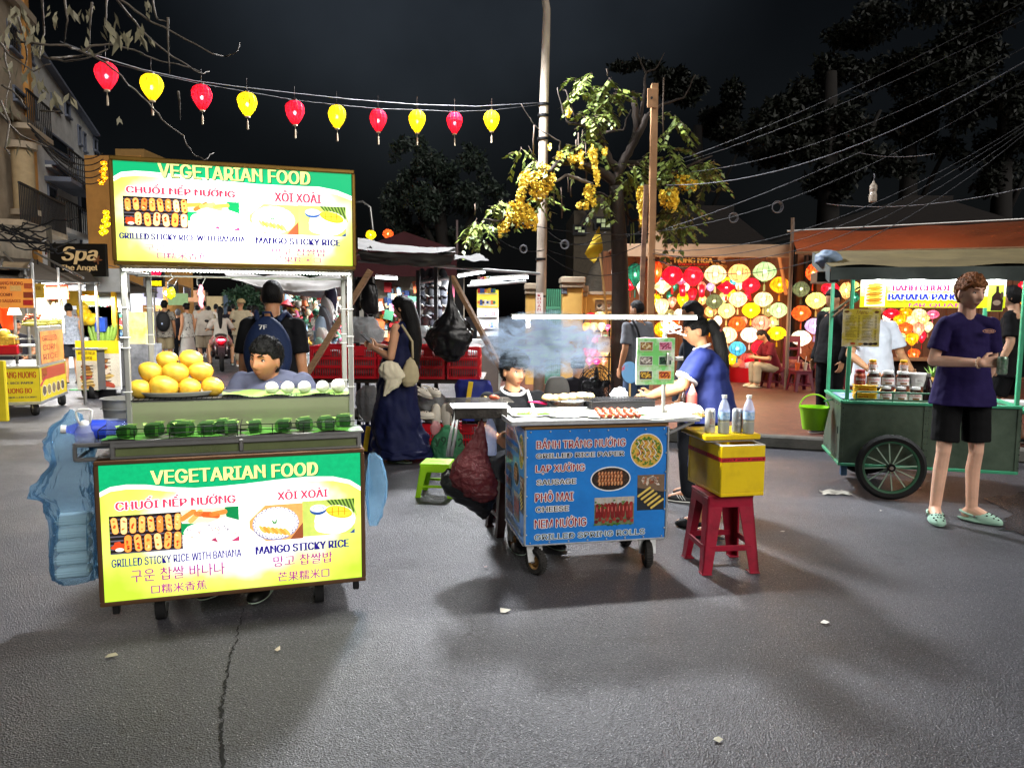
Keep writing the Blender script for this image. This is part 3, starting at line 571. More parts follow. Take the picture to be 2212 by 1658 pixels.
# ---------------------------------------------------------------- bags
def bag(fr,ly,sl,mat,depth=.6,fold=.13,nf=9,n=40,seed=0,sub=4,name='plastic_bag',label='',cat='plastic bag',group=None,close=True):
 """hanging plastic bag: cross-sections read off the photo (left u, right u, v), rounded in depth, with vertical folds"""
 S=[]
 for i in range(len(sl)-1):
  for k in range(sub):
   t=k/sub;t2=t*t*(3-2*t);S.append([sl[i][j]*(1-t2)+sl[i+1][j]*t2 if j<2 else sl[i][j]*(1-t)+sl[i+1][j]*t for j in range(3)])
 S.append(list(sl[-1]));vs=[];mb=MB()
 for i,(a,b,v) in enumerate(S):
  A=fr.L(a,v,ly);B=fr.L(b,v,ly);c=(A+B)/2;r=(B-A).length/2
  for k in range(n):
   g=2*pi*k/n;f=1+fold*noise.noise(V3((cos(g)*nf*.25+seed,sin(g)*nf*.25,i*.16)))+fold*.5*noise.noise(V3((cos(g)*nf*.7,sin(g)*nf*.7+seed,i*.5)))
   vs.append((c.x+r*f*cos(g),c.y+r*f*depth*sin(g),c.z+r*.12*noise.noise(V3((g,i*.3,seed)))))
 L=len(S);fs=[(i*n+k,(i+1)*n+k,(i+1)*n+(k+1)%n,i*n+(k+1)%n) for i in range(L-1) for k in range(n)]
 if close: fs.append(tuple(range((L-1)*n,L*n)))
 mb.add(vs,fs,mat,True);o=mb.build(name,None,fr.o,fr.rz);tag(o,label,cat,group);return o
BLUEF=film('blue_bag_film','#b4dcf6',.14,.77,1.0,44);CLR=film('clear_plastic','#d4dcf0',.12,.6,.3,30)
bag(C,.28,[(150,156,884),(140,176,898),(108,196,930),(102,200,962),(108,202,1000),(88,204,1035),(70,206,1062),(100,208,1085),(112,208,1120),(111,212,1180),(114,212,1245),(130,200,1256)],BLUEF,.6,.34,nf=22,n=72,sub=5,seed=3,label='translucent blue plastic bag of takeaway boxes hung on the cart end by the water bottles')
for i in range(5):
 q0=C.L(116,1244-28*i,.3);q1=C.L(204,1244-28*i,.3);mb=MB();c=(q0+q1)/2;mb.box((c.x,c.y,c.z+.028),((q1.x-q0.x)*.84,.09,.05),WHT,bev=.012);mb.box((c.x,c.y,c.z+.03),((q1.x-q0.x)*.86,.096,.006),WHT);o=mb.build('takeaway_box',None,C.o,CRZ)
 tag(o,['white foam takeaway box at the bottom of the stack in the blue bag','white foam takeaway box second from the bottom in the blue bag','white foam takeaway box in the middle of the blue bag stack','white foam takeaway box second from the top in the blue bag','white foam takeaway box topmost of the stack in the blue bag'][i],'foam box','foam boxes in the blue bag')
bag(C,.3,[(798,812,978),(795,826,992),(793,834,1030),(792,836,1070),(793,826,1110),(798,815,1134)],BLUEF,.8,.32,nf=20,n=60,seed=9,label='crumpled blue plastic bag hanging at the cart end beside the walking woman')
# water bottles on the rack
BLW=film('blue_bottle','#8a9cf0',.08,.68,.2,30)
def bottle_prof(h,r): return [(0,0),(r*.9,.0),(r,h*.03),(r,h*.3),(r*.94,h*.33),(r,h*.36),(r,h*.58),(r*.96,h*.64),(r*.7,h*.78),(r*.36,h*.9),(r*.34,h*.93)]
def bottle(name,label,fr,c,h,r,mat,R=None,capm=WHT,labm=None,liq=None,group=None,cat='bottle'):
 t=fthing(Fr(fr.w(c),fr.rz),name,label,cat,group)
 mb=MB();mb.lathe(bottle_prof(h,r),mat,n=20,R=R);mb.build('bottle_body',t)
 if liq: mb=MB();mb.lathe([(0,.004),(r*.9,.004),(r*.95,h*.06),(r*.95,h*.46),(0,h*.46)],liq,n=18,R=R);mb.build('drink',t)
 if labm: mb=MB();mb.lathe([(r*1.015,h*.38),(r*1.02,h*.4),(r*1.02,h*.57),(r*1.01,h*.58)],labm,n=20,R=R);mb.build('paper_label',t)
 mb=MB();mb.lathe([(0,h*1.0),(r*.42,h*1.0),(r*.44,h*.99),(r*.44,h*.925),(0,h*.925)],capm,n=14,R=R);mb.build('cap',t);return t
RY=lambda a,b=0:Euler((0,a,b)).to_matrix()
BLL=M('blue_label','#2846c8',.35,var=.1)
q=C.L(*zB(380,470),.2);bottle('water_bottle','large empty water bottle with a blue label lying on the cart end rack',C,(.13,.22,.915),.3,.045,BLW,Euler((0,radians(-86),.15)).to_matrix(),labm=BLL)
bottle('water_bottle','empty clear water bottle lying under the blue labelled one on the rack',C,(.14,.33,.91),.28,.042,CLR,Euler((0,radians(-88),-.1)).to_matrix())
t=fthing(Fr(C.w((-.065,.17,.87)),CRZ),'water_jug','small water jug with a white handle loop standing at the end of the rack','water jug')
mb=MB();mb.lathe([(0,0),(.04,0),(.044,.02),(.044,.05),(.03,.08),(.018,.09)],CLR,n=20);mb.build('jug_body',t)
mb=MB();mb.ell((0,0,.085),(.024,.024,.022),WHT,16);mb.build('cap',t)
mb=MB();mb.tube([(-.022,0,.09),(-.03,0,.12),(-.034,0,.145),(-.02,0,.155),(.02,0,.157),(.034,0,.15),(.03,0,.12),(.022,0,.09)],.0055,WHT,8);mb.build('handle',t)
bag(Fr(C.o,CRZ),.36,[(232,262,905),(205,270,915),(196,272,935),(190,272,955)],CLR,.8,.2,seed=5,label='crumpled clear plastic bag lying on the cart end rack behind the bottles')
# pot on burner
q=C.L(*z3(128,1440),.62);t=fthing(Fr(C.w((q.x+.02,.64,.87)),CRZ),'cooking_pot','dented aluminium cooking pot with a rim band beside the corner post of the lit cart','pot')
mb=MB();mb.lathe([(0,.03),(.085,.03),(.095,.045),(.1,.12),(.101,.15),(.112,.152),(.112,.156),(.098,.156),(.094,.05),(0,.045)],ALU,n=28);mb.build('pot_body',t)
mb=MB();mb.lathe([(.104,.1),(.109,.1),(.109,.106),(.104,.106)],ALU,n=28);mb.build('rim_band',t)
t=fthing(Fr(C.w((q.x+.02,.64,.87)),CRZ),'gas_burner','small black gas burner under the aluminium pot on the rack','burner');mb=MB();mb.box((0,0,.012),(.16,.16,.02),BLKM);mb.cyl((0,0,.02),(0,0,.028),.05,BLKM);mb.build('burner_body',t)
# ================================================================ PEOPLE
def g_(t): return math.exp(-t*t)
def sst(a,b,x):
 t=max(0,min(1,(x-a)/(b-a)));return t*t*(3-2*t)
def head_pt(d):
 """point of the head surface for a direction;face towards -y, origin in the middle of the head"""
 x,y,z=d.x*.074,d.y*.094,d.z*.113
 lo=max(0,min(1,(-z-.005)/.108));x*=1-.36*lo**1.4
 if y>0: y*=1-.5*lo+(.06 if z>0 else 0)
 else: y*=1-.1*lo
 if y<-.07: y=-.07+(y+.07)*.75
 f=0.0
 if d.y<0:
  w=sst(0,.5,-d.y);ax=abs(x)
  f+=.018*g_(x/.0125)*g_((z+.02)/.026)+.011*g_(x/.016)*g_((z+.034)/.012)
  f-=.011*g_((ax-.032)/.017)*g_((z-.006)/.015);f+=.005*g_((ax-.03)/.024)*g_((z-.03)/.010)
  f+=.007*g_(x/.02)*g_((z+.064)/.0075)+.006*g_(x/.018)*g_((z+.077)/.007)-.004*g_(x/.022)*g_((z+.0705)/.003)
  f+=.009*g_(x/.02)*g_((z+.101)/.016)+.004*g_((ax-.045)/.02)*g_((z+.028)/.022);f*=w
 return V3((x,y-f,z))
def capsule(mb,p0,p1,r0,r1,m,n=14,flat=False,sq=None,k=4):
 p0=V3(p0);p1=V3(p1);d=p1-p0
 if d.length<1e-5: d=V3((0,0,1e-4))
 x,y,dd=basis(d)
 if sq is not None:   # sq=(wide axis, ratio): flattened section
  a=V3(sq[0]);a=(a-dd*a.dot(dd)).normalized();x=a;y=dd.cross(x);e=sq[1]
 else: e=1.0
 R=[]
 if flat: R=[(p0,0.001),(p0,r0),(p1,r1),(p1,.001)]
 else:
  for i in range(k+1): a=pi/2*i/k;R.append((p0-dd*(r0*cos(a)),max(.0005,r0*sin(a))))
  for i in range(k+1): a=pi/2*i/k;R.append((p1+dd*(r1*sin(a)),max(.0005,r1*cos(a))))
 vs=[]
 for p,r in R:
  for j in range(n): a=2*pi*j/n;vs.append(p+x*(r*cos(a))+y*(r*e*sin(a)))
 L=len(R);fs=[(i*n+j,i*n+(j+1)%n,(i+1)*n+(j+1)%n,(i+1)*n+j) for i in range(L-1) for j in range(n)]+[tuple(range(n))[::-1],tuple(range((L-1)*n,L*n))]
 mb.add(vs,fs,m,True)
def remesh(mb,vox,it=4,f=.5):
 me=bpy.data.meshes.new('tmp');me.from_pydata(mb.v,[],mb.f);o=bpy.data.objects.new('tmp',me);COL.objects.link(o)
 r=o.modifiers.new('r','REMESH');r.mode='VOXEL';r.voxel_size=vox;r.use_smooth_shade=True
 s=o.modifiers.new('s','SMOOTH');s.factor=f;s.iterations=it
 dg=bpy.context.evaluated_depsgraph_get();out=bpy.data.meshes.new_from_object(o.evaluated_get(dg));bpy.data.objects.remove(o);bpy.data.meshes.remove(me)
 for p in out.polygons: p.use_smooth=True
 return out
def hand(mb,W,D,N,side,m,curl=.5,S=1.0,spread=.12):
 """palm with four unequal bent fingers and a thumb from its side;D along the palm, N out of the palm"""
 D=V3(D).normalized();N=V3(N);N=(N-D*N.dot(D)).normalized();A=D.cross(N)*side   # A: towards the thumb
 W=V3(W);c=W+D*(.045*S)
 for t in (-.55,-.18,.18,.55): capsule(mb,W+A*(t*.03*S)+D*.008*S,W+D*(.082*S)+A*(t*.055*S),.014*S,.0115*S,m,8)
 for i,(o,L) in enumerate(((.85,.062),(.28,.072),(-.28,.068),(-.82,.054))):
  b=W+D*(.084*S)+A*(o*.031*S);a1=curl*.7;a2=curl*1.5;d1=(D*cos(a1)+N*sin(a1)+A*(o*spread)).normalized();d2=(D*cos(a2)+N*sin(a2)+A*(o*spread*.6)).normalized();a3=curl*2.3;d3=(D*cos(a3)+N*sin(a3)).normalized()
  j1=b+d1*(L*.48*S);j2=j1+d2*(L*.32*S);j3=j2+d3*(L*.26*S)
  capsule(mb,b,j1,.0098*S,.0088*S,m,8);capsule(mb,j1,j2,.0088*S,.008*S,m,8);capsule(mb,j2,j3,.008*S,.0065*S,m,8)
 b=W+D*(.025*S)+A*(.03*S);t1=b+(D*.6+A*.75+N*.35).normalized()*(.042*S);t2=t1+(D*.85+A*.25+N*.45*(.5+curl)).normalized()*(.034*S)
 capsule(mb,b,t1,.0135*S,.0105*S,m,8);capsule(mb,t1,t2,.0105*S,.0075*S,m,8)
SK={}
def skin(col): return M('skin_'+col.strip('#'),col,.5,var=.13,vs=9,bump=.1,bs=110,sss=.2,spec=.35)
HAIRM=lambda c:M('hair_'+c.strip('#'),c,.6,var=.4,vs=4,bump=.7,bs=26,stretch=(7,7,.8),spec=.2)
def cloth(name,col,**k):
 d=dict(rough=.85,var=.14,vs=5,bump=.28,bs=16,spec=.2);d.update(k);return M('cloth_'+name,col,**d)
def person(label,loc,yaw=0,h=1.72,fem=False,J=None,head=(0,0,0),skc='#b5825e',hair='#0b0a0a',hs='short',hx=(),top=None,sleeve=.62,hem=.1,toploose=1.0,trim=None,bot=None,botm=None,botlen=.8,shoes='sneaker',shoem=None,vox=.009,group=None,handN=None,curl=.45,face=True,wide=1.0,legs=True,strap=None):
 S=h/1.75;t=thing('person',label,'person',loc,yaw,group);sk=skin(skc);mb=MB()
 sw=.165 if fem else .172
 B=dict(pel=(0,0,.95),che=(0,.0,1.26),nek=(0,.012,1.465),hed=(0,-.018,1.592),shR=(-sw,.0,1.395),elR=(-sw-.045,.03,1.12),wrR=(-sw-.05,-.05,.885),shL=(sw,.0,1.395),elL=(sw+.045,.03,1.12),wrL=(sw+.05,-.05,.885),
  hiR=(-.088,0,.92),knR=(-.1,-.015,.5),anR=(-.105,.02,.085),hiL=(.088,0,.92),knL=(.1,-.015,.5),anL=(.105,.02,.085),toR=(-.12,-.14,.03),toL=(.12,-.14,.03))
 if J: B.update(J)
 B={k:V3(v)*S for k,v in B.items()}
 wx=(B['shL']-B['shR']).normalized();hxx=(B['hiL']-B['hiR']).normalized()
 up=(B['nek']-B['pel']).normalized();fy=up.cross(wx).normalized()
 Rt=Matrix((wx,fy,up)).transposed()
 pel,che,nek=B['pel'],B['che'],B['nek']
 def torso(mb,inf,m,loose=1.0):
  a=S*wide;b=S
  mb.ell(pel,((.165 if fem else .158)*a+inf,.115*a+inf,.125*b+inf),m,18,Matrix((hxx,(up.cross(hxx)).normalized(),up)).transposed())
  mb.ell(pel.lerp(che,.5),((.125 if fem else .14)*a*loose+inf,.1*a*loose+inf,.17*b),m,18,Rt)
  mb.ell(che,((.148 if fem else .165)*a+inf,.112*a+inf,.17*b+inf*.5),m,18,Rt)
  mb.ell(nek-up*(.083*S),((.15 if fem else .172)*a+inf*.6,.075*a+inf*.5,.078*b+inf*.3),m,18,Rt)
  if fem: mb.ell(che-fy*(.06*S)-up*.01*S,(.115*S+inf*.6,.075*S+inf*.6,.08*S+inf*.6),m,14,Rt)
  for s,k in ((-1,'shR'),(1,'shL')): capsule(mb,nek-up*(.055*S)+wx*(s*.03*S),B[k]-up*(.02*S)-wx*((1 if k=='shL' else -1)*.012*S),.05*S+inf,.045*S+inf,m,12)
 torso(mb,0,sk)
 hc=B['hed'];Rh=(Matrix.Rotation(head[0],3,'Z')@Matrix.Rotation(head[1],3,'X')@Matrix.Rotation(head[2],3,'Y'))
 capsule(mb,nek-up*(.05*S),hc+Rh@V3((0,.018,-.05))*S,.058*S*(.85 if fem else 1),.05*S*(.85 if fem else 1),sk,14)
 nh=48 if face else 28
 mb.ell(hc,(1,1,1),sk,nh,None,lambda p,d:(Rh@head_pt(d))*S,h=nh*3//4)
 for s in (-1,1): mb.ell(hc+Rh@V3((s*.074,.012,-.008))*S,(.011*S,.02*S,.032*S),sk,10,Rh@Euler((.15,0,s*.35)).to_matrix())
 for k in 'RL':
  capsule(mb,B['sh'+k],B['el'+k],.05*S*wide,.04*S*wide**.5,sk,14);e,w=B['el'+k],B['wr'+k];mid=e.lerp(w,.28)
  capsule(mb,e,mid,.039*S*wide**.5,.042*S*wide**.5,sk,12);capsule(mb,mid,w,.042*S*wide**.5,.026*S,sk,12)
  d=(w-e).normalized();hn=(handN or {}).get(k);D=d
  if hn is None: N=V3((1 if k=='R' else -1,0,0)) if abs(d.x)<.8 else V3((0,0,-1));cu=curl
  else: D,N,cu=hn;D=V3(D);N=V3(N)
  # thumb side: for a right hand the thumb lies towards D x N mirrored
  hand(mb,w,D,N,1 if k=='R' else -1,sk,cu,S)
  if legs:
   capsule(mb,B['hi'+k],B['kn'+k],.088*S*wide,.056*S*wide,sk,14);kn,an=B['kn'+k],B['an'+k];cm=kn.lerp(an,.3)
   dleg=(an-kn).normalized();tf=(B['to'+k]-an);bk=-(tf-dleg*tf.dot(dleg)).normalized()
   capsule(mb,kn,cm+bk*.012*S,.054*S*wide,.056*S*wide,sk,12);capsule(mb,cm+bk*.012*S,an,.056*S*wide,.036*S,sk,12);capsule(mb,an-dleg*(.0),B['to'+k],.04*S,.03*S,sk,10);capsule(mb,an+bk*.03*S+V3((0,0,-.03*S)),an,.036*S,.036*S,sk,10)
 me=remesh(mb,vox*.62 if face else vox,3 if face else 4)
 me.materials.append(sk);
 me.materials.append(M('lips'+skc,tuple(a*f for a,f in zip(lin(skc),(.72,.46,.43))),.4,var=.1));RhI=Rh.inverted()
 if face:
  for p in me.polygons:
   q=RhI@((V3(p.center)-hc)/S)
   if q.y<-.06 and abs(q.x)<.019*(1-((q.z+.07)/.0115)**2) and -.081<q.z<-.059: p.material_index=1
 bo=link('body',me,t)
 if face:
  for s in (-1,1):
   d=V3((s*.031/.074,-.9,.006/.113));p=head_pt(d.normalized());p.x=s*.031;p.z=.006
   mb=MB();c=hc+Rh@(p+V3((0,.0055,0)))*S;Re=Rh@Euler((0,0,s*.18)).to_matrix()
   mb.ell(c,(.017*S,.009*S,.0078*S),M('eye_white','#cfc8c0',.25,var=0),12,Re);mb.ell(c+Rh@V3((head[0]*.0,-.0058,.0005))*S,(.0078*S,.004*S,.0074*S),M('iris','#120a06',.15,var=0),10,Re)
   lid=[c+Rh@V3((s*.016*cos(a)*1.0,-.0075+.004*abs(cos(a)),.0065*sin(a)+.001))*S for a in [pi*i/6 for i in range(7)]]
   mb.tube(lid,.0027*S,M('lashes','#100b09',.6,var=0),5);mb.build('eye',t)
   if hs!='bald':
    mb=MB();p2=head_pt(V3((s*.38,-.88,.27)).normalized());pts=[]
    for i in range(6):
     xx=.012+.036*i/5;pp=head_pt(V3((s*xx/.074,-.95,.031/.113)).normalized());pts.append(hc+Rh@V3((s*xx,pp.y-.001,.029+.005*sin(pi*i/5*.8)))*S)
    mb.tube(pts,[.003*S,.0046*S,.0048*S,.0042*S,.0032*S,.0014*S],HAIRM(hair),6);mb.build('eyebrow',t)
 # hair
 if hs!='bald':
  thick={'short':.013,'crop':.008,'curly':.034,'long':.018,'bun':.012,'fringe':.02}[hs];sd=RN.random()*50;HM=[0]
  def hf(p,d):
   q=head_pt(d);fr=sst(-.15,-.55,d.y)
   line=.50*fr+(-.02)*(1-fr) if hs in('crop','short') else (.36*fr-.15*(1-fr) if hs in ('fringe','curly') else .42*fr-.35*(1-fr))
   if d.y>.1: line=-.42 if hs in('crop','short','bun') else -.62
   elif d.y>-.2: tt=sst(-.2,.1,d.y);line=line*(1-tt)+(-.42)*tt
   if abs(d.x)>.75 and d.y<.3: line=max(line,.12 if hs not in('long',) else -.5)
   jag=.10*noise.noise(V3((d.x*9+sd,d.y*9,0)))
   mk=sst(line-.05,line+.1,d.z+jag*(1 if fr>.3 else .3));th=thick*(.55+.75*max(0,d.z))*(1+.35*noise.noise(d*5+V3((sd,0,0)))+.3*noise.noise(d*13+V3((0,sd,0))))
   if hs=='curly': th*=1+.5*noise.noise(d*9+V3((sd,3,0)))
   HM[0]=mk;return (Rh@(q+d*(th*mk-.007*(1-mk))))*S
  mb=MB();mb.ell(hc,(1,1,1),HAIRM(hair),64 if face else 36,None,hf,h=48 if face else 26)
  if face:
   cr=V3((.1,.35,.93)).normalized();rh=random.Random(int(sd*99))
   for _ in range(620):
    d0=V3((rh.uniform(-1,1),rh.uniform(-1,1),rh.uniform(-.5,1))).normalized();tg=(d0-cr*d0.dot(cr));
    if tg.length<.05: continue
    tg=tg.normalized()+V3((rh.uniform(-.5,.5),rh.uniform(-.5,.5),rh.uniform(-.3,.3)))*(1.3 if hs=='curly' else .45);ps=[];lf=rh.uniform(.001,.010 if hs=='curly' else .006)
    for i in range(5):
     d=(d0+tg*(.085*i)).normalized();p=hf(None,d)
     if HM[0]<.35 and i<3: ps=[];break
     if HM[0]<.35: p=ps[-1]-hc+(ps[-1]-ps[-2])*.8
     ps.append(hc+p+(Rh@d)*(lf*(i/4.0)*S*(1 if HM[0]>.35 else 0)+.0006))
    if ps: mb.tube(ps,[.0019*S,.0021*S,.0019*S,.0014*S,.0005*S],HAIRM(hair),3,cap=False)
  for (p0,p1,r0,r1) in hx: capsule(mb,V3(p0)*S,V3(p1)*S,r0*S,r1*S,HAIRM(hair),14)
  mb.build('hair',t)
 # top
 def wrinkle(me,amp=.006,f=9,sd=0):
  ns=[v.normal.copy() for v in me.vertices]
  for v,nn in zip(me.vertices,ns):
   q=v.co;v.co=q+nn*(amp*(noise.noise(V3((q.x*f+sd,q.y*f,q.z*f*.55)))+.5*noise.noise(V3((q.x*f*2,q.y*f*2+sd,q.z*f*2.6)))+1.3*abs(noise.noise(V3((q.x*4.5+q.z*3,q.y*4.5,q.z*2.2-q.x*4+sd))))-.3))
 if top:
  mb=MB();inf=.012*S;torso(mb,inf,top,toploose)
  hp=pel-up*(hem*S);capsule(mb,che,hp,(.128 if fem else .142)*S*wide*1.03+inf,(.185 if fem else .196)*S*max(wide,1)+inf*1.9,top,20,flat=True,sq=(wx.lerp(hxx,.5),.77))
  if sleeve>0:
   for k in 'RL':
    s_,e,w=B['sh'+k],B['el'+k],B['wr'+k]
    if sleeve<=1: capsule(mb,s_.lerp(e,.06),s_.lerp(e,sleeve),.05*S*wide+inf,.066*S*wide**.5+inf*.8,top,14,flat=False if sleeve<.1 else True);mb.ell(s_-up*.008*S,.052*S*wide+inf,top,12)
    else: capsule(mb,s_,e,.056*S+inf,.047*S+inf,top,12);capsule(mb,e,e.lerp(w,sleeve-1),.047*S+inf,.04*S+inf,top,12)
  me=remesh(mb,vox*.8,10);wrinkle(me,.0085*S,9,RN.random()*20);me.materials.append(top);link('shirt',me,t)
  if trim:
   for k in 'RL':
    mb=MB();s_,e=B['sh'+k],B['el'+k];a=s_.lerp(e,sleeve-.03);c=s_.lerp(e,sleeve+.045);capsule(mb,a,c,.066*S*wide**.5+inf*.8+.003,.066*S*wide**.5+inf*.8+.003,trim,18,flat=True);mb.build('cuff',t)
   mb=MB();n0=nek-up*.004*S;pts=[]
   for i in range(21): a=2*pi*i/20;pts.append(n0+wx*(.068*S*cos(a))+fy*(.062*S*sin(a))+up*(.012*S*sin(a)))
   mb.tube(pts,.011*S,trim,8,cap=False);mb.build('collar',t)
 if bot:
  mb=MB();inf=.014*S
  mb.ell(pel,((.165 if fem else .158)*S*wide+inf,.118*S*wide+inf,.12*S+inf),botm,18,Matrix((hxx,(up.cross(hxx)).normalized(),up)).transposed())
  for k in 'RL':
   hi,kn,an=B['hi'+k],B['kn'+k],B['an'+k]
   if bot=='shorts': capsule(mb,hi+V3((0,0,.02*S)),hi.lerp(kn,botlen),.096*S*wide+inf,.082*S*wide+inf*1.6,botm,16,flat=True);mb.ell(hi,.095*S*wide+inf,botm,12)
   elif bot=='pants': capsule(mb,hi,kn,.092*S*wide+inf,.062*S*wide+inf*1.3,botm,14);capsule(mb,kn,kn.lerp(an,botlen),.062*S*wide+inf*1.3,.05*S+inf*1.6,botm,14,flat=False);capsule(mb,kn.lerp(an,.4),kn.lerp(an,botlen),.062*S+inf,.058*S+inf*1.3,botm,14,flat=True)
  if bot=='skirt':
   capsule(mb,pel+V3((0,0,.12*S)),V3((pel.x,pel.y,botlen*S)),.13*S+inf,.24*S+inf,botm,22,flat=True,sq=((1,0,0),.8))
  me=remesh(mb,vox*.85,6);wrinkle(me,.006*S,7,RN.random()*20);me.materials.append(botm);link({'shorts':'shorts','pants':'trousers','skirt':'skirt'}[bot],me,t)
 if shoes and legs:
  for k in 'RL':
   an,to=B['an'+k],B['to'+k];f=(to-an);f.z=0;f=f.normalized();sd=V3((-f.y,f.x,0));zz=an.z-.085*S;base=V3((an.x,an.y,zz));c=base+f*.055*S;R=Matrix((f,sd,V3((0,0,1)))).transposed()
   mb=MB();m=shoem or WHT;L=.142*S
   def sole(p,d,h0,L=L): return V3((p.x,p.y*(1+.12*d.x),p.z))
   SOLE=M('shoe_sole_'+shoes,'#d8d8d0' if shoes in('sneaker',) else ('#101010' if shoes=='flip' else '#b4c8b8'),.7,var=.1)
   mb.ell(c+V3((0,0,.014*S)),(L,.05*S,.016*S),SOLE if shoes!='croc' else m,20,R,lambda p,d:V3((p.x,p.y*(1+.15*d.x),max(p.z,-.014*S))))
   if shoes in('sneaker','croc','slipper'):
    def up_(p,d): return V3((p.x,p.y*(1+.14*d.x),max(-.004*S,p.z*(1-.25*d.x*(1 if d.x>0 else .2)))))
    mb.ell(c+f*(.0 if shoes=='sneaker' else .035*S)+V3((0,0,.022*S)),(L*.97 if shoes=='sneaker' else L*.76,.05*S,.062*S),m,22,R,up_)
    if shoes=='croc':
     for i,(a,b) in enumerate(((.1,.2),(.1,-.2),(.35,.3),(.35,0),(.35,-.3),(.6,.2),(.6,-.2),(.55,.62),(.55,-.62),(.15,.7),(.15,-.7),(.8,.45),(.8,-.45))):
      zz_=sqrt(max(0,1-a*a*.85-b*b*.85))*.058*S*(1-.25*a);mb.ell(c+f*(.035*S+a*L*.74)+sd*(b*.05*S)+V3((0,0,.0245*S+zz_)),(.0065*S,.0055*S,.005*S),BLK,8)
     mb.tube([c+f*(-.02*S)+sd*(.05*S)+V3((0,0,.05*S)),c-f*(.09*S)+sd*(.04*S)+V3((0,0,.062*S)),c-f*(.125*S)+V3((0,0,.066*S)),c-f*(.09*S)-sd*(.04*S)+V3((0,0,.062*S)),c+f*(-.02*S)-sd*(.05*S)+V3((0,0,.05*S))],.008*S,m,8)
     for s in (-1,1): mb.ell(c-f*.02*S+sd*(s*.056*S)+V3((0,0,.05*S)),(.011*S,.004*S,.011*S),M('rivet','#6a6e68',.5),10,R)
    if shoes=='sneaker':
     for s in (-1,1):
      for i in range(3): mb.beam(c+f*((-.03+.022*i)*S)+sd*(s*.047*S)+V3((0,0,.03*S)),c+f*((.0+.022*i)*S)+sd*(s*.036*S)+V3((0,0,.066*S)),.007*S,.004*S,WHT if m!=WHT else BLK)
   else:
    for s in (-1,1): mb.tube([c+f*(.07*S)+V3((0,0,.03*S)),c+f*(.03*S)+sd*(s*.035*S)+V3((0,0,.06*S)),c-f*(.02*S)+sd*(s*.052*S)+V3((0,0,.025*S))],.011*S,m,8)
   mb.build({'croc':'clog','sneaker':'shoe','slipper':'slipper','flip':'sandal'}[shoes],t)
 t['S']=S;return t,B,Rh,S
def adopt(o,parent):
 o.parent=parent;o.matrix_parent_inverse=parent.matrix_basis.inverted()
 for k in ('label','category','group'):
  if k in o and k!='label': del o[k]
 return o
# ================================================================ BLUE GRILL CART
BA=G(1133,1177,.19);B_=Fr((BA.x,BA.y,0),.2)
bc=fthing(B_,'grill_cart','blue wheeled grill cart with printed rice paper, sausage and cheese menu panels','food cart')
BW,BD,BZ0,BZ1=.84,.54,.19,.842
SILV=M('worn_silver','#c4c6c6',.35,.75,var=.18,vs=20,bump=.1,bs=70)
mb=MB();mb.box((BW/2,BD/2,(BZ0+BZ1)/2),(BW-.008,BD-.008,BZ1-BZ0),M('cart_core','#4a4a48',.6));mb.box((BW/2,BD/2,.855),(BW+.01,BD,.022),M('plywood_edge','#b98a52',.6,var=.25,vs=8,stretch=(1,8,8)));mb.build('body',bc)
def blue_print(F,k,sx):
 N=lambda x,y:(F.px(*zb(x,y)) if sx==1 else None)
 return N
_FB=Flat(MB(),(0,-.003,BZ0),(1,0,0),(0,0,1),B_)
_q=lambda x,y:_FB.px(*zb(x,y))
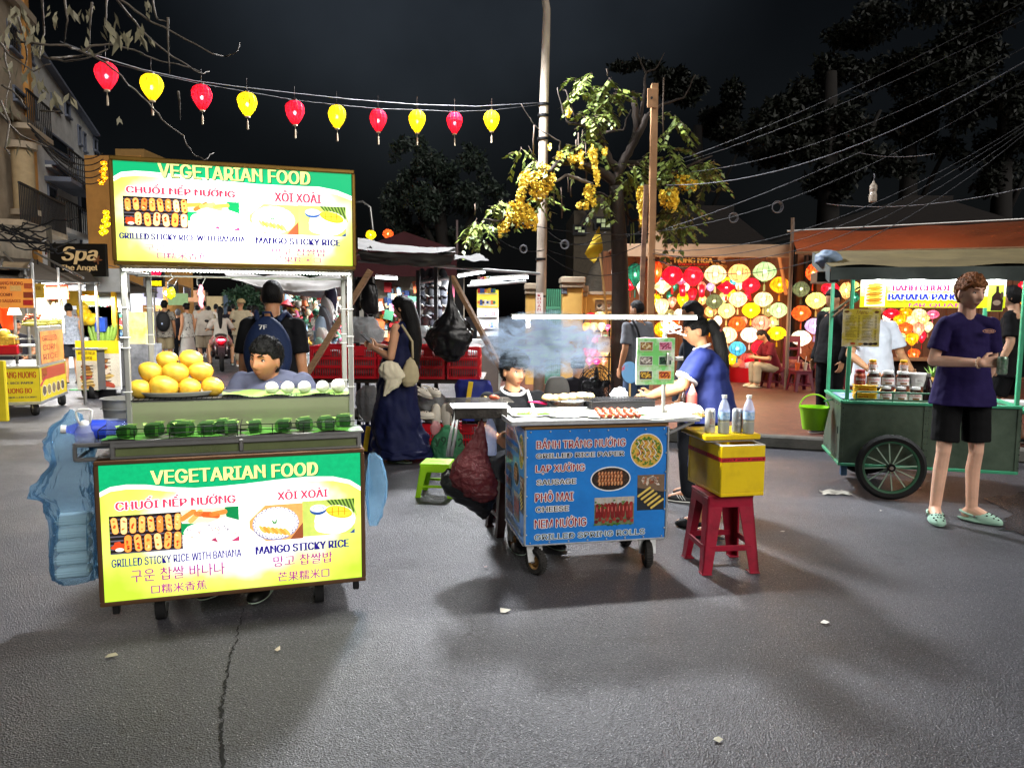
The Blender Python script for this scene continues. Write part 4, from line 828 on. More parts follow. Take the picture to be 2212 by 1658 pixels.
def bp_print(F,sx):
 q=lambda x,y:(_q(x,y)[0]*sx,_q(x,y)[1]);W_=BW*sx;H_=BZ1-BZ0;k='n'
 F.rect(0,0,W_,H_,M('print_blue_sheet','#2084dc',.34,vs=3.2,coat=.2,bump=.12,bs=5,col2='#1868b8',thr=(.4,.75)),0)
 def T(t,a,b,c,o,bold=.02,ow=.03): x0,y0=q(*a);x1,y1=q(*b);F.text(t,x0,y0,x1,y1,LM(c,k),5,bold=bold,outline=LM(o,k),ow=ow)
 R_,K_='#a0182c','#0c0f18';w='#f2f2ee'
 T('BÁNH TRÁNG NƯỚNG',(572,856),(1097,782),R_,w,.02,.05);T('GRILLED RICE PAPER',(570,913),(1088,868),K_,w,.012,.06)
 T('LẠP XƯỞNG',(567,1006),(855,932),R_,w,.02,.05);T('SAUSAGE',(573,1070),(803,1030),K_,w,.012,.06)
 T('PHÔ MAI',(564,1170),(788,1096),R_,w,.02,.05);T('CHEESE',(568,1231),(760,1190),K_,w,.012,.06)
 T('NEM NƯỚNG',(560,1326),(865,1246),R_,w,.02,.05);T('GRILLED SPRING ROLLS',(560,1396),(1210,1326),K_,'#d8e8f4',.006,.05)
 def E(cx,cy,rx,ry,c,l): a=q(cx-rx,cy);b=q(cx+rx,cy);t=q(cx,cy-ry);u=q(cx,cy+ry);F.ell((a[0]+b[0])/2,(t[1]+u[1])/2,(b[0]-a[0])/2,(t[1]-u[1])/2,LM(c,k),l,n=32);return (a[0]+b[0])/2,(t[1]+u[1])/2,(b[0]-a[0])/2,(t[1]-u[1])/2
 E(1223,867,97,103,w,1);x,y,a,b=E(1223,867,92,98,'#d9b04c',2)
 for _ in range(150):
  r=sqrt(RN.random())*.92;g=RN.random()*6.3;c=RC(['#4c7a2a','#6a8f36'] if r>.62 else ['#a03a20','#c4582c','#7c2a18','#d98c4c','#5a7a2c','#e8c26a']);F.ell(x+a*r*cos(g),y+b*r*sin(g),a*RU(.05,.11),b*RU(.03,.07),LM(c,k),3+_%3,RU(0,3),n=7,jit=.2)
 for i in range(4):
  o=-.5+.33*i;pts=[(x+a*(o+.12*sin(j*2.2)+.25*(j/6-.5)),y+b*(.65-1.2*j/6)) for j in range(7)]
  for (c0,d0),(c1,d1) in zip(pts[:-1],pts[1:]): F.poly([(c0-.003*sx,d0),(c0+.003*sx,d0),(c1+.003*sx,d1),(c1-.003*sx,d1)],LM('#f0e4d0',k),7)
 E(1010,1033,119,73,w,1);x,y,a,b=E(1010,1033,112,66,'#2a201c',2);E(1010,1025,100,50,'#3c2a20',3)
 for _ in range(60): g=RN.random()*6.3;r=RU(.6,.92);F.ell(x+a*r*cos(g),y+b*r*sin(g),a*.035,b*.05,LM(RC(['#0c0a0a','#5a4636','#201814']),k),4,n=6)
 for r in range(4):
  for i in range(8): F.ell(x+a*(-.62+.165*i+.03*(r%2)),y+b*(.5-.3*r),a*.062,b*.2,LM(RC(['#c4784a','#d08c58','#b06438']),k),5+r,-.25,n=10);F.ell(x+a*(-.63+.165*i+.03*(r%2)),y+b*(.56-.3*r),a*.022,b*.1,LM('#e8b88c',k),6+r,-.25,n=7)
 x0,y0=q(1165,1221);x1,y1=q(1330,1005);w_,h_=x1-x0,y1-y0;F.rect(x0,y0,x1,y1,LM('#232a33',k),1);F.poly([(x0,y1-.35*h_),(x0,y1),(x1,y1),(x1,y1-.5*h_)],LM('#7a6450',k),2)
 for _ in range(22): F.ell(x0+w_*RU(.15,.8),y0+h_*RU(.68,.95),w_*.09,h_*.04,LM(RC(['#d8c8b4','#b87c5c','#e8dccc','#94543c']),k),3,RU(0,3),n=8,jit=.2)
 for i in range(5): F.ell(x0+w_*(.25+.12*i),y0+h_*(.52-.085*i),w_*.3,h_*.038,LM('#8a6a20',k),4+i,.6,cap=True);F.ell(x0+w_*(.25+.12*i),y0+h_*(.525-.085*i),w_*.29,h_*.029,LM('#e4c868',k),5+i,.6,cap=True)
 x0,y0=q(912,1311);x1,y1=q(1150,1135);w_,h_=x1-x0,y1-y0;F.rect(x0,y0,x1,y1,LM('#6f7a5a',k),1);F.rect(x0,y1-.25*h_,x1,y1,LM('#b8b4ae',k),2)
 for i in range(10): F.ell(x0+w_*(.07+.095*i),y0+h_*.52,h_*.3*RU(.85,1.1),w_*.045,LM(RC(['#8a2220','#a02c28','#7a1c1c']),k),3,1.57+RU(-.12,.12),cap=True);F.ell(x0+w_*(.06+.095*i),y0+h_*.58,h_*.1,w_*.012,LM('#d87064',k),4,1.57)
 for i in range(11): F.ell(x0+w_*(.05+.09*i),y0+h_*(.14+.07*(i%2)),w_*.045,w_*.045,LM(RC(['#6a1816','#8c2622','#a43a30']),k),5+i%2,n=10)
 for i in range(26): F.ell(x0+w_*RU(.0,1),y0+h_*RU(0,.08) if i%3 else y0+h_*RU(.6,.9),w_*.03,h_*.03,LM('#4c7a30',k),7,n=6,jit=.3)
 for i in range(6): F.rect(x0+w_*(.1+.15*i),y1-.26*h_,x0+w_*(.11+.15*i),y1-.02*h_,LM('#d8c49c',k),4)
mb=MB();bp_print(Flat(mb,(0,-.003,BZ0),(1,0,0),(0,0,1),B_),1);o=mb.build('front_panel',bc);o['label']='blue front panel with red and black menu words and four food photos'
mb=MB();bp_print(Flat(mb,(-.003,BD,BZ0),(0,-1,0),(0,0,1),B_),BD/BW);o=mb.build('side_panel',bc);o['label']='blue side panel with the same menu squeezed narrower'
mb=MB();e=.012
for x in (0,BW): mb.box((x,-.004,(BZ0+BZ1)/2),(e,e,BZ1-BZ0),SILV)
mb.box((0,BD,(BZ0+BZ1)/2),(e,e,BZ1-BZ0),SILV);mb.box((BW/2,-.004,BZ0-.002),(BW,e,.008),SILV);mb.box((-.004,BD/2,BZ0-.002),(e,BD,.008),SILV)
for i in range(8):
 for z in (BZ0+.012,BZ1-.012): mb.ell((.03+i*.112,-.007,z),(.005,.003,.005),SILV,8)
for i in range(6):
 for x in (.008,BW-.012): mb.ell((x,-.01,BZ0+.06+i*.11),(.005,.003,.005),SILV,8)
mb.build('edge_trim',bc)
for (x,y,an) in ((.07,.07,.5),(BW-.08,.08,-.2),(.04,BD-.06,.3),(BW-.08,BD-.06,.1)):
 wl=MB();R=Matrix.Rotation(an,3,'Z');ctr=V3((x+.02*sin(an),y-.02,.078));ax=R@V3((1,0,0))
 TY=M('tyre_dusty','#2c2a28',.9,var=.4,vs=30,bump=.5,bs=60)
 def wp(r,w): return ctr+ax*w
 prof=[(.045,-.022),(.066,-.024),(.076,-.014),(.078,0),(.076,.014),(.066,.024),(.045,.022)]
 Rw=Matrix((R@V3((0,1,0)),V3((0,0,1)),ax)).transposed();wl.lathe(prof,TY,ctr,30,Rw)
 for i in range(30): a=2*pi*i/30;wl.box(ctr+Rw@V3((.077*cos(a),.077*sin(a),0)),(.008,.03,.006),TY,R=Rw@Matrix.Rotation(a,3,'Z')@Matrix.Rotation(pi/2,3,'X'))
 w=wl.build('wheel',bc)
 mb=MB();mb.lathe([(.0,-.018),(.02,-.02),(.034,-.012),(.046,-.02),(.046,.02),(.034,.012),(.02,.02),(0,.018)],M('rusty_rim','#a07a44',.5,.5,var=.45,vs=25,col2='#6a4524'),ctr,24,Rw);mb.cyl(ctr-ax*.034,ctr+ax*.034,.008,SILV,n=8);mb.build('rim',w)
 mb=MB()
 for s in (-1,1): mb.beam(ctr+ax*(s*.031),(x+ax.x*s*.031,y+ax.y*s*.031,.18),.042,.004,SILV)
 mb.box((x,y,.183),(.09,.09,.01),SILV);mb.build('caster_fork',w)
# tray on top
mb=MB();TX0,TX1,TY0,TY1,TZ=-.085,1.02,-.03,.5,.878
mb.box(((TX0+TX1)/2,(TY0+TY1)/2,TZ-.004),(TX1-TX0,TY1-TY0,.008),SILV)
for (c,d) in (((.4675,TY0,TZ+.006),(TX1-TX0,.008,.026)),((.4675,TY1,TZ+.006),(TX1-TX0,.008,.026)),((TX0,.235,TZ+.006),(.008,TY1-TY0-.008,.026)),((TX1,.235,TZ+.006),(.008,TY1-TY0-.008,.026))): mb.box(c,d,SILV)
mb.beam((.86,.03,.8),(1.0,.0,.868),.014,.02,SILV);mb.beam((.86,.45,.8),(1.0,.45,.868),.014,.02,SILV);mb.beam((-.07,-.02,.87),(-.02,-.012,.70),.006,.006,SILV);mb.build('tray',bc)
# lamp bar
LB0=B_.L(1107,684,.22);LB1=B_.L(1512,694,.22)
mb=MB();mb.box((.9,.22,1.165),(.02,.02,.58),ALU);mb.box((.535,.235,1.474),(1.14,.03,.012),ALU);mb.box((.06,.225,1.435),(.016,.016,.07),WHT);mb.build('lamp_post',bc)
mb=MB();mb.box((.535,.222,1.46),(1.13,.02,.014),glow('led_bar','#fbfff4',38));lb=mb.build('lamp_bar',bc);area('bar_light',lb,(.535,.222,1.45),(1.1,.03),60,(1,1,.95))
mb=MB()
mb.tube([(.9+.06*sin(i*.9)+.01*i*.3,.215+.02*cos(i*.7),1.455-.035*abs(sin(i*.63))-.003*i) for i in range(26)],.004,WHT,6);mb.build('power_cable',bc)
# menu board on the post
mb=MB();F=Flat(mb,(0,.19,0),(1,0,0),(0,0,1),B_)
x0,y0=F.px(*zb(1160,478));x1,y1=F.px(*zb(1392,200));mb.box(((x0+x1)/2,.194,(y0+y1)/2),(x1-x0,.006,y1-y0),WHT)
F.rect(x0,y0,x1,y1,M('print_menu_green','#7fdc7a',.3,var=.3,vs=9,col2='#f0fbe8',thr=(.42,.62)),1)
pal=[['#e8dcb8','#8c5a2c','#b9a060'],['#c04a70','#e4a0b8','#8c2a4a'],['#e8e4dc','#6a625a','#b8b0a4'],['#1c3a2c','#2c5a40','#10241c'],['#e8c050','#3a3020','#c49838'],['#b02c2c','#e8a03c','#7a1c1c']]
for i in range(6):
 r,c=i//2,i%2;w_,h_=(x1-x0),(y1-y0);a,b=x0+w_*(.08+.5*c),y1-h_*(.08+.31*r);F.rect(a,b-h_*.19,a+w_*.34,b,LM('#f4f4ec','n'),2);F.rect(a+.003,b-h_*.18,a+w_*.33,b-.003,LM(pal[i][1],'n'),3)
 for j in range(9): F.ell(a+w_*(.05+.028*j),b-h_*(.05+.04*(j%3)),w_*.05,h_*.018,LM(pal[i][0 if j%2 else 2],'n'),4,RU(-.6,1.2),n=8)
 F.text('BANH TRANG' if i%2 else 'LAP XUONG',a+.004,b-h_*.225,a+w_*.32,b-h_*.2,LM('#c4942c','n'),3)
mb.build('menu_board',bc)
mb=MB();q=B_.L(*zb(1412,322),.2);mb.box((.905,.18,q.z),(.014,.02,.07),ALU);mb.box((q.x,.19,q.z),(.05,.012,.022),ALU);mb.box((.915,.19,q.z),(.05,.014,.02),ALU);mb.build('clamp',bc)
# ---- food on the tray
T0=.884
def on(x,y,z=T0): q=B_.Z(*zb(x,y),z);return q
def put(mb,name,label,cat,group=None): o=mb.build(name,None,B_.o,B_.rz);return tag(o,label,cat,group)
FOIL=M('foil','#d0d2d4',.25,.9,var=.15,bump=.9,bs=38);BREAD=M('bread','#d9a55c',.6,var=.3,vs=9,col2='#f0d49a');SAUS=M('sausage','#7a2a18',.35,var=.35,vs=22,col2='#a8492a')
pl=B_.Z(*zb(760,590),.9)
mb=MB();mb.lathe([(0,0),(.1,0),(.135,.03),(.15,.034),(.152,.03),(.14,.02),(.11,-.004)],FOIL,(pl.x,pl.y,.9),36);put(mb,'foil_tray','crumpled foil lined round pan of bread rolls at the back of the grill cart','foil pan')
for i,(x,y,t) in enumerate(((640,552,.2),(690,556,-.3),(735,548,.4),(790,545,.1),(840,540,-.1),(880,545,.2))):
 mb=MB();q=B_.L(*zb(x,y),pl.y+.02*(i%2));mb.ell((q.x,q.y,max(.93,q.z)),(.045,.026,.024),BREAD,16,Matrix.Rotation(t,3,'Z'),lambda p,d:p*(1+.06*noise.noise(d*3+V3((i,0,0)))));put(mb,'bread_roll',['pale bread roll at the boy end of the foil pan','toasted bread roll second in the foil pan from the boy','bread roll third along the foil pan','bread roll fourth along the foil pan','bread roll fifth along the foil pan','bread roll at the lamp post end of the foil pan'][i],'bread roll','bread rolls in the foil pan')
for i in range(12):
 r,c=i//6,i%6;q=on(940+42*c+14*r,650+20*r);mb=MB();mb.tube([(q.x,q.y-.07,T0+.003),(q.x+.006,q.y+.09,T0+.012)],.0022,M('bamboo','#c8a468',.7),5)
 for j in range(3): mb.ell((q.x+.001*j,q.y-.03+.035*j,T0+.014+.003*j),(.0155,.019,.0145),SAUS,12)
 put(mb,'sausage_skewer',f'grilled sausage skewer {["in the front row","in the back row"][r]}, {od[c]} from the chopped salad side','skewer','sausage skewers on the tray')
PAPER=M('rice_paper','#efece0',.5,var=.06,bump=.4,bs=40)
def heap(name,label,x,y,rx,ry,h,m,cat,n=30,bits=None,group=None):
 q=on(x,y);mb=MB();sd=RN.random()*30
 mb.ell((q.x,q.y,T0),(rx,ry,h),m,n,fn=lambda p,d:V3((p.x*(1+.15*noise.noise(d*2.5+V3((sd,0,0)))),p.y*(1+.15*noise.noise(d*2.5+V3((0,sd,0)))),max(.0,p.z*(1+.3*noise.noise(d*4+V3((0,0,sd))))))))
 if bits:
  for i in range(bits[1]): a=RN.random()*6.28;r=sqrt(RN.random())*.9;z=T0+h*sqrt(max(0,1-r*r))*.95;c=RC(bits[0]);mb.box((q.x+rx*r*cos(a),q.y+ry*r*sin(a),z),(RU(.008,.018),RU(.005,.01),.004),M('bit_'+c[1:],c,.6),R=Euler((RU(-.8,.8),RU(-.8,.8),RU(0,3))).to_matrix(),bev=.001)
 return put(mb,name,label,cat,group)
GB=['#6f9a34','#9cb84c','#d9d490','#c8c060','#e8e0b8']
heap('chopped_salad','pile of chopped green salad and egg near the mesh grill',530,648,.075,.05,.02,M('salad','#b8b868',.6,var=.3,vs=40,bump=.6,bs=90),'food',bits=(GB,90))
heap('spring_onion_pile','pile of green onion strips beside the sausage skewers',720,640,.075,.04,.018,M('onion','#a8b858',.6,var=.3,vs=40,bump=.6,bs=90),'food',bits=(GB,80))
heap('rice_paper_stack','tall white heap of rice paper sheets at the lamp post end of the tray',1440,640,.14,.1,.055,PAPER,'rice paper')
heap('cooked_rice_paper','browned rice paper snack beside the white heap on the tray edge',1530,665,.045,.04,.018,M('toasted','#b89a50',.6,var=.4,vs=30,bump=.6,bs=80),'food',bits=(['#c8742c','#8c5a24','#d8b860'],40))
for i,(x0,x1,y0,y1) in enumerate(((430,640,628,668),(650,880,624,672),(890,1210,626,676),(1220,1580,618,690))):
 a=on(x0,y1,T0);b=on(x1,y1,T0);c=on((x0+x1)/2,y0,T0);mb=MB();mb.grid(lambda u,v:(a.x+(b.x-a.x)*u+.006*sin(v*5+i),a.y+(c.y-a.y)*v+.004*sin(u*7+i),T0+.0015+.006*abs(u-.5)**2*4+.004*noise.noise(V3((u*4,v*4,i*3)))),14,8,PAPER);put(mb,'paper_sheet',['white paper under the chopped salad','white paper under the onion strips','white paper under the sausage skewers','white paper under the rice paper heap'][i],'paper','paper sheets on the grill cart tray')
heap('shredded_coconut','flat white pile of shredded filling beside the rice paper heap',1240,640,.085,.05,.03,PAPER,'food',bits=(['#f4f0e4','#e8e0c8'],50))
for i,(x,y) in enumerate(((480,662),(620,660),(1000,672),(1180,668))):
 q=on(x,y);mb=MB();mb.tube([(q.x-.05,q.y-.006,T0+.008),(q.x+.0,q.y+.0,T0+.013),(q.x+.06,q.y+.01,T0+.009)],[.004,.008,.003],M('green_chilli','#5c8c2c',.4,var=.2),8);put(mb,'green_pepper',['long green pepper at the grill end of the tray','long green pepper in front of the onion strips','long green pepper in front of the sausage skewers','long green pepper by the shredded filling'][i],'pepper','green peppers on the tray')
t=fthing(Fr(B_.w((on(575,605).x,on(575,605).y,T0+.01)),.2),'red_tongs','magenta plastic serving tongs lying between the boy and the salad','tongs');mb=MB();MG_=M('magenta_plastic','#c01850',.35)
for s in (-1,1): mb.tube([(-.06,s*.004,.02),(0,s*.012,.018),(.06,s*.018,.006)],[.005,.007,.012],MG_,8)
mb.build('tong_arms',t)
mb=MB();q=on(1060,590);mb.ell((q.x,q.y,T0+.05),(.06,.045,.06),film('white_bag_film','#e8ecf0',.3,.15,.8,20),24,fn=lambda p,d:p*(1+.25*noise.noise(d*3.1)));put(mb,'plastic_bag','crumpled white plastic bag standing on the tray behind the sausages','plastic bag')
q=B_.Z(*zb(1090,500),.88);t=fthing(Fr(B_.w((q.x,.42,.885)),.2),'sauce_bottle','pink squeeze bottle of chilli sauce with a pointed nozzle behind the white bag','sauce bottle')
mb=MB();mb.lathe([(0,0),(.03,0),(.033,.01),(.032,.09),(.024,.105)],M('pink_sauce','#d8665c',.35),n=20);mb.build('bottle_body',t);mb=MB();mb.lathe([(.024,.105),(.02,.115),(.004,.16),(0,.161)],M('nozzle','#e8a898',.4),n=16);mb.build('nozzle',t)
t=fthing(Fr(B_.w((q.x-.05,.44,.885)),.2),'soy_bottle','small dark sauce bottle with a black cap next to the pink one','sauce bottle');mb=MB();mb.lathe([(0,0),(.02,0),(.02,.07),(.009,.1),(.009,.12)],M('soy','#1c0d08',.15),n=16);mb.build('bottle_body',t);mb=MB();mb.cyl((0,0,.12),(0,0,.14),.011,BLK);mb.build('cap',t)
t=fthing(Fr(B_.w((.62,.5,.885)),.2),'charcoal_grill','long black charcoal grill across the back of the tray by the lamp post','grill');mb=MB();mb.box((.1,.0,.03),(.42,.17,.05),BLKM);mb.build('fire_box',t);mb=MB()
for i in range(22): mb.tube([(-.1+.0195*i,-.09,.06),(-.1+.0195*i,.09,.06)],.002,BLKM,5)
mb.tube([(-.11,-.09,.06),(.32,-.09,.06)],.003,BLKM,5);mb.tube([(-.11,.09,.06),(.32,.09,.06)],.003,BLKM,5);mb.build('grate',t)
# mesh grill at the cart's end
t=fthing(Fr(B_.w((-.2,.36,0)),.2-.05),'mesh_grill','smoke blackened wire mesh grill on a steel charcoal box at the cart end','grill')
CHAR=M('charred_steel','#3c3834',.6,.5,var=.5,vs=14,bump=.4,bs=60)
mb=MB();mb.box((0,0,.875),(.3,.2,.006),CHAR)
for (c,d) in (((0,-.1,.905),(.3,.005,.06)),((0,.1,.905),(.3,.005,.06)),((-.15,0,.905),(.005,.195,.06)),((.15,0,.905),(.005,.195,.06))): mb.box(c,d,CHAR)
mb.box((.0,0,.936),(.34,.23,.006),SILV);mb.beam((.15,0,.87),(.22,.0,.8),.02,.02,SILV);mb.build('fire_box',t)
mb=MB()
for i in range(30): mb.tube([(-.185+.0128*i,-.13,.968),(-.185+.0128*i,.13,.968)],.0011,BLKM,4) if i%2 else None
for i in range(14): mb.tube([(-.19,-.13+.02*i,.97),(.19,-.13+.02*i,.97)],.0011,CHAR,4)
for x in (-.15,.15):
 for y in (-.1,.1): mb.tube([(x,y,.935),(x,y,.968)],.003,SILV,5)
mb.build('wire_mesh',t)
mb=MB();
for i in range(40): mb.ell((RU(-.14,.14),RU(-.09,.09),.89+RU(0,.02)),(.018,.014,.012),M('charcoal','#151312',.95,bump=.6,bs=70),8,Euler((RN.random()*3,RN.random()*3,0)).to_matrix())
mb.build('charcoal',t)['kind']='stuff'
q=B_.L(*zb(320,525),.34);mb=MB();mb.ell((q.x,q.y,.985),(.034,.016,.016),SAUS,16,Matrix.Rotation(-.5,3,'Z'));mb.tube([(q.x-.04,q.y+.02,.987),(q.x-.055,q.y+.03,.99)],.003,M('bamboo','#c8a468',.7),5);put(mb,'sausage','single grilled sausage on the smoky wire mesh in front of the boy','sausage')
mb=MB();a=B_.L(*zb(100,640),.28);b=B_.L(*zb(55,900),.28)
for s in (-1,1): mb.tube([a+V3((s*.008,0,0)),(a+b)/2+V3((s*.014,0,0)),b+V3((s*.01,0,0))],[.006,.009,.011],SILV,8)
put(mb,'steel_tongs','long greasy steel tongs hanging from the mesh grill','tongs')
mb=MB();a=B_.L(*zb(122,650),.3);b=B_.L(*zb(120,735),.3)
for i in range(6): c=a.lerp(b,i/5);mb.ell(c,(.009,.009,.007),M('red_handle','#c42030',.4),10)
put(mb,'brush_handle','ribbed red brush handle hanging beside the steel tongs','brush')
ZL=lambda L,z=zb:[(*[z(a,0)[0],z(b,0)[0]],z(0,v)[1]) for a,b,v in L]
bag(B_,.3,ZL([(243,250,672),(228,262,715),(196,270,780),(150,280,850),(100,292,905),(66,305,965),(58,322,1020),(80,332,1070),(130,335,1120),(190,318,1155),(235,285,1172)]),film('brown_bag_film','#74363a',.25,.12,.9,16),.55,.2,seed=2,label='dark red translucent plastic bag of rubbish hanging at the grill cart end')
bag(B_,.36,ZL([(40,120,975),(8,200,1010),(0,290,1060),(30,320,1110),(90,326,1160),(160,312,1205),(215,290,1240),(250,275,1272)]),M('black_bag_film','#101012',.3,var=.2,bump=.9,bs=18),.5,.2,seed=7,label='black rubbish bag hanging under the dark red one at the grill cart end')
q=B_.L(*zb(297,890),.42);bottle('plastic_bottle','clear plastic bottle hanging between the dark red bag and the blue side panel',B_,(q.x,.42,q.z),.24,.04,CLR,labm=None)
q=G(*zb(320,1330));mb=MB();mb.box((0,0,.06),(.16,.2,.12),M('red_tub','#8c1c28',.4,var=.2),bev=.02);o=mb.build('red_tub',None,(q.x,q.y+.35,0),.2);tag(o,'dark red plastic tub on the road behind the grill cart wheel','tub')
# ================================================================ STOOL, YELLOW BOX, DRINKS
def stool(name,label,loc,rz,h,w,m,group=None,cat='stool',top_r=.8):
 t=thing(name,label,cat,loc,rz,group);tw=w*top_r
 mb=MB();mb.box((0,0,h-.008),(tw,tw,.016),m,bev=.006)
 for s in (-1,1):
  mb.box((s*(tw/2-.006),0,h-.042),(.012,tw-.014,.054),m,bev=.003);mb.box((0,s*(tw/2-.006),h-.042),(tw-.014,.012,.054),m,bev=.003)
 mb.box((0,0,h+.001),(tw*.5,tw*.12,.003),m);mb.build('seat',t)
 for sx in (-1,1):
  for sy in (-1,1):
   mb=MB();a,b=tw/2-.004,w/2;lw=h*.115+.02;lt=h*.085+.015
   for (ux,uy) in ((1,0),(0,1)):
    P0=[V3((sx*a,sy*a,h-.02)),V3((sx*(a-ux*lw*1.25),sy*(a-uy*lw*1.25),h-.02)),V3((sx*(b-ux*lt),sy*(b-uy*lt),0)),V3((sx*b,sy*b,0))];n=V3((sx*uy,sy*ux,0))*-.009
    vs=P0+[p+n for p in P0];mb.add(vs,[(0,1,2,3),(7,6,5,4),(0,4,5,1),(1,5,6,2),(2,6,7,3),(3,7,4,0)],m)
   mb.box((sx*(b-lt/2),sy*(b-lt/2),.004),(lt+.008,lt+.008,.008),m);mb.build('leg',t)
 k=.33;e=tw/2+(w/2-tw/2)*(1-k)-.008
 for s in (-1,1):
  mb=MB();mb.box((s*e,0,h*k),(.012,2*e-.05,h*.075),m,bev=.003);mb.build('stretcher',t);mb=MB();mb.box((0,s*e,h*k),(2*e-.05,.012,h*.075),m,bev=.003);mb.build('stretcher',t)
 return t
REDP=M('dark_red_plastic','#a01230',.42,vs=7,bump=.15,bs=40,col2='#720c22',thr=(.5,.75))
stool('tall_stool','tall dark red plastic stool carrying the yellow cool box',(1.245,4.315,0),.12,.452,.34,REDP)
A=G(1556,1074,.456);Bq=G(1651,1070,.456);Cq=G(1483,1037,.456)
brz=math.atan2(Bq.y-A.y,Bq.x-A.x)*.5+(math.atan2(Cq.y-A.y,Cq.x-A.x)-pi/2)*.5
K_=Fr((A.x,A.y,.456),brz);bw=(Bq-A).length*1.0;bd=(K_.I@(Cq-A)).y;bh=.29
YEL=M('yellow_tape','#f0ce08',.34,vs=5,bump=.3,bs=14,coat=.3,col2='#d0aa06',thr=(.5,.8))
t=fthing(K_,'cool_box','bright yellow foam cool box with a red printed tape band, lid pushed back','cool box')
th=.022;FOAM=M('white_foam','#ecebe6',.7,bump=.2,bs=120);mb=MB()
mb.box((bw/2,bd/2,.011),(bw,bd,.022),YEL)
for (c,d) in (((bw/2,th/2,bh/2+.01),(bw,th,bh-.022)),((bw/2,bd-th/2,bh/2+.01),(bw,th,bh-.022)),((th/2,bd/2,bh/2+.01),(th,bd-2*th,bh-.022)),((bw-th/2,bd/2,bh/2+.01),(th,bd-2*th,bh-.022))): mb.box(c,d,YEL)
for (c,d) in (((bw/2,th/2,bh+.002),(bw-.002,th-.002,.006)),((bw/2,bd-th/2,bh+.002),(bw-.002,th-.002,.006)),((th/2,bd/2,bh+.002),(th-.002,bd-2*th,.006)),((bw-th/2,bd/2,bh+.002),(th-.002,bd-2*th,.006))): mb.box(c,d,FOAM)
mb.build('box_body',t)
mb=MB();TP=M('red_tape','#d02030',.35);z0=.2
for fl in (Flat(mb,(0,-.0008,z0),(1,0,0),(0,0,1),K_),Flat(mb,(-.0008,bd,z0),(0,-1,0),(0,0,1),K_)):
 L=bw if fl.ux.x else bd;fl.rect(0,0,L,.026,TP,0);fl.rect(0,.024,L,.026,LM('#5a0c10','n'),1);fl.rect(0,0,L,.002,LM('#5a0c10','n'),1);n=max(2,round(L/.085))
 for i in range(n):
  x=L*i/n;fl.text('HÀNG DỄ VỠ',x+.006,.007,x+L/n-.026,.02,LM('#1c0808','n'),1,bold=.02);fl.poly([(x+L/n-.02,.016),(x+L/n-.0125,.007),(x+L/n-.005,.016),(x+L/n-.009,.0195),(x+L/n-.0125,.017),(x+L/n-.016,.0195)],LM('#1c0808','n'),1)
mb.build('printed_tape',t)
la=G(*zS(408,437),.795);lb_=G(*zS(895,432),.795);lc=G(*zS(200,362),.795);lw=(lb_-la).length;K2=Fr((la.x,la.y,.765),brz);ld=min(.42,(K2.I@(lc-la)).y)
mb=MB();mb.box((lw/2,ld/2,.022),(lw,ld,.03),YEL,bev=.005);mb.box((lw/2,ld/2,.0),(lw-.05,ld-.05,.014),FOAM);lo=mb.build('lid',t);lo.matrix_parent_inverse=Matrix.Identity(4);lo.location=K_.I@(K2.o-K_.o)
LZ=.765+.037
for i,(x,nm) in enumerate(((445,'can'),(668,'can'))):
 q=G(*zS(x,403 if i==0 else 400),LZ);f=Fr((q.x,q.y,LZ),brz-.1);t=fthing(f,'beer_can',['white and gold beer can on the yellow lid on the grill cart side','silver beer can with an orange tiger head between the two bottles'][i],'can')
 mb=MB();mb.lathe([(0,0),(.024,0),(.029,.008),(.029,.128),(.0255,.138),(.0255,.14),(.0235,.139),(0,.137)],M(['can_white','can_silver'][i],['#e4e2da','#b9bcc0'][i],.25,.5,var=.05),n=24);mb.build('can_body',t)
 mb=MB()
 def wrap(pts,m,l=0):
  mb.add([((.0292+.0003*l)*sin(a),-(.0292+.0003*l)*cos(a),z) for a,z in pts],[tuple(range(len(pts)))],m)
 def wtext(s,a0,a1,z0,z1,m,bold=.03,l=1):
  v,fc=text_mesh(s,.012);mn=v.min(0);mx=v.max(0);mb.add([((.0292+.0003*l)*sin(a0+(a1-a0)*(x-mn[0])/(mx[0]-mn[0])),-(.0292+.0003*l)*cos(a0+(a1-a0)*(x-mn[0])/(mx[0]-mn[0])),z0+(z1-z0)*(y-mn[1])/(mx[1]-mn[1])) for x,y in v],fc,m)
 if i==0:
  wrap([(-.1,.09),(.45,.09),(.5,.115),(.2,.125),(-.1,.115)],M('crest_blue','#2c3a78',.4));wtext('1',-.4,-.2,.06,.085,M('red_ink','#c02828',.4));wtext('86',-.15,.6,.055,.088,M('gold_ink','#a8641c',.4),.05);wtext('EXPORT',-.5,.55,.038,.048,M('ink_dark','#33302c',.4));wrap([(-.9,.012),(.9,.03),(.9,.034),(-.9,.016)],M('gold_ink','#a8641c',.4))
 else:
  wrap([(-.25,.085),(.45,.085),(.5,.105),(.3,.118),(-.1,.118),(-.3,.105)],M('tiger_orange','#b9682c',.4,var=.4,vs=60));wrap([(-.1,.085),(.3,.085),(.1,.098)],M('tiger_pale','#e8dccc',.4),1);wrap([(-.75,.045),(.75,.045),(.75,.07),(-.75,.07)],M('navy_ink','#1c2450',.4));wtext('LARUE',-.62,.66,.049,.066,WHT,.05);wtext('SMOOTH',-.5,.5,.032,.039,M('ink_dark','#33302c',.4))
 mb.build('can_print',t)
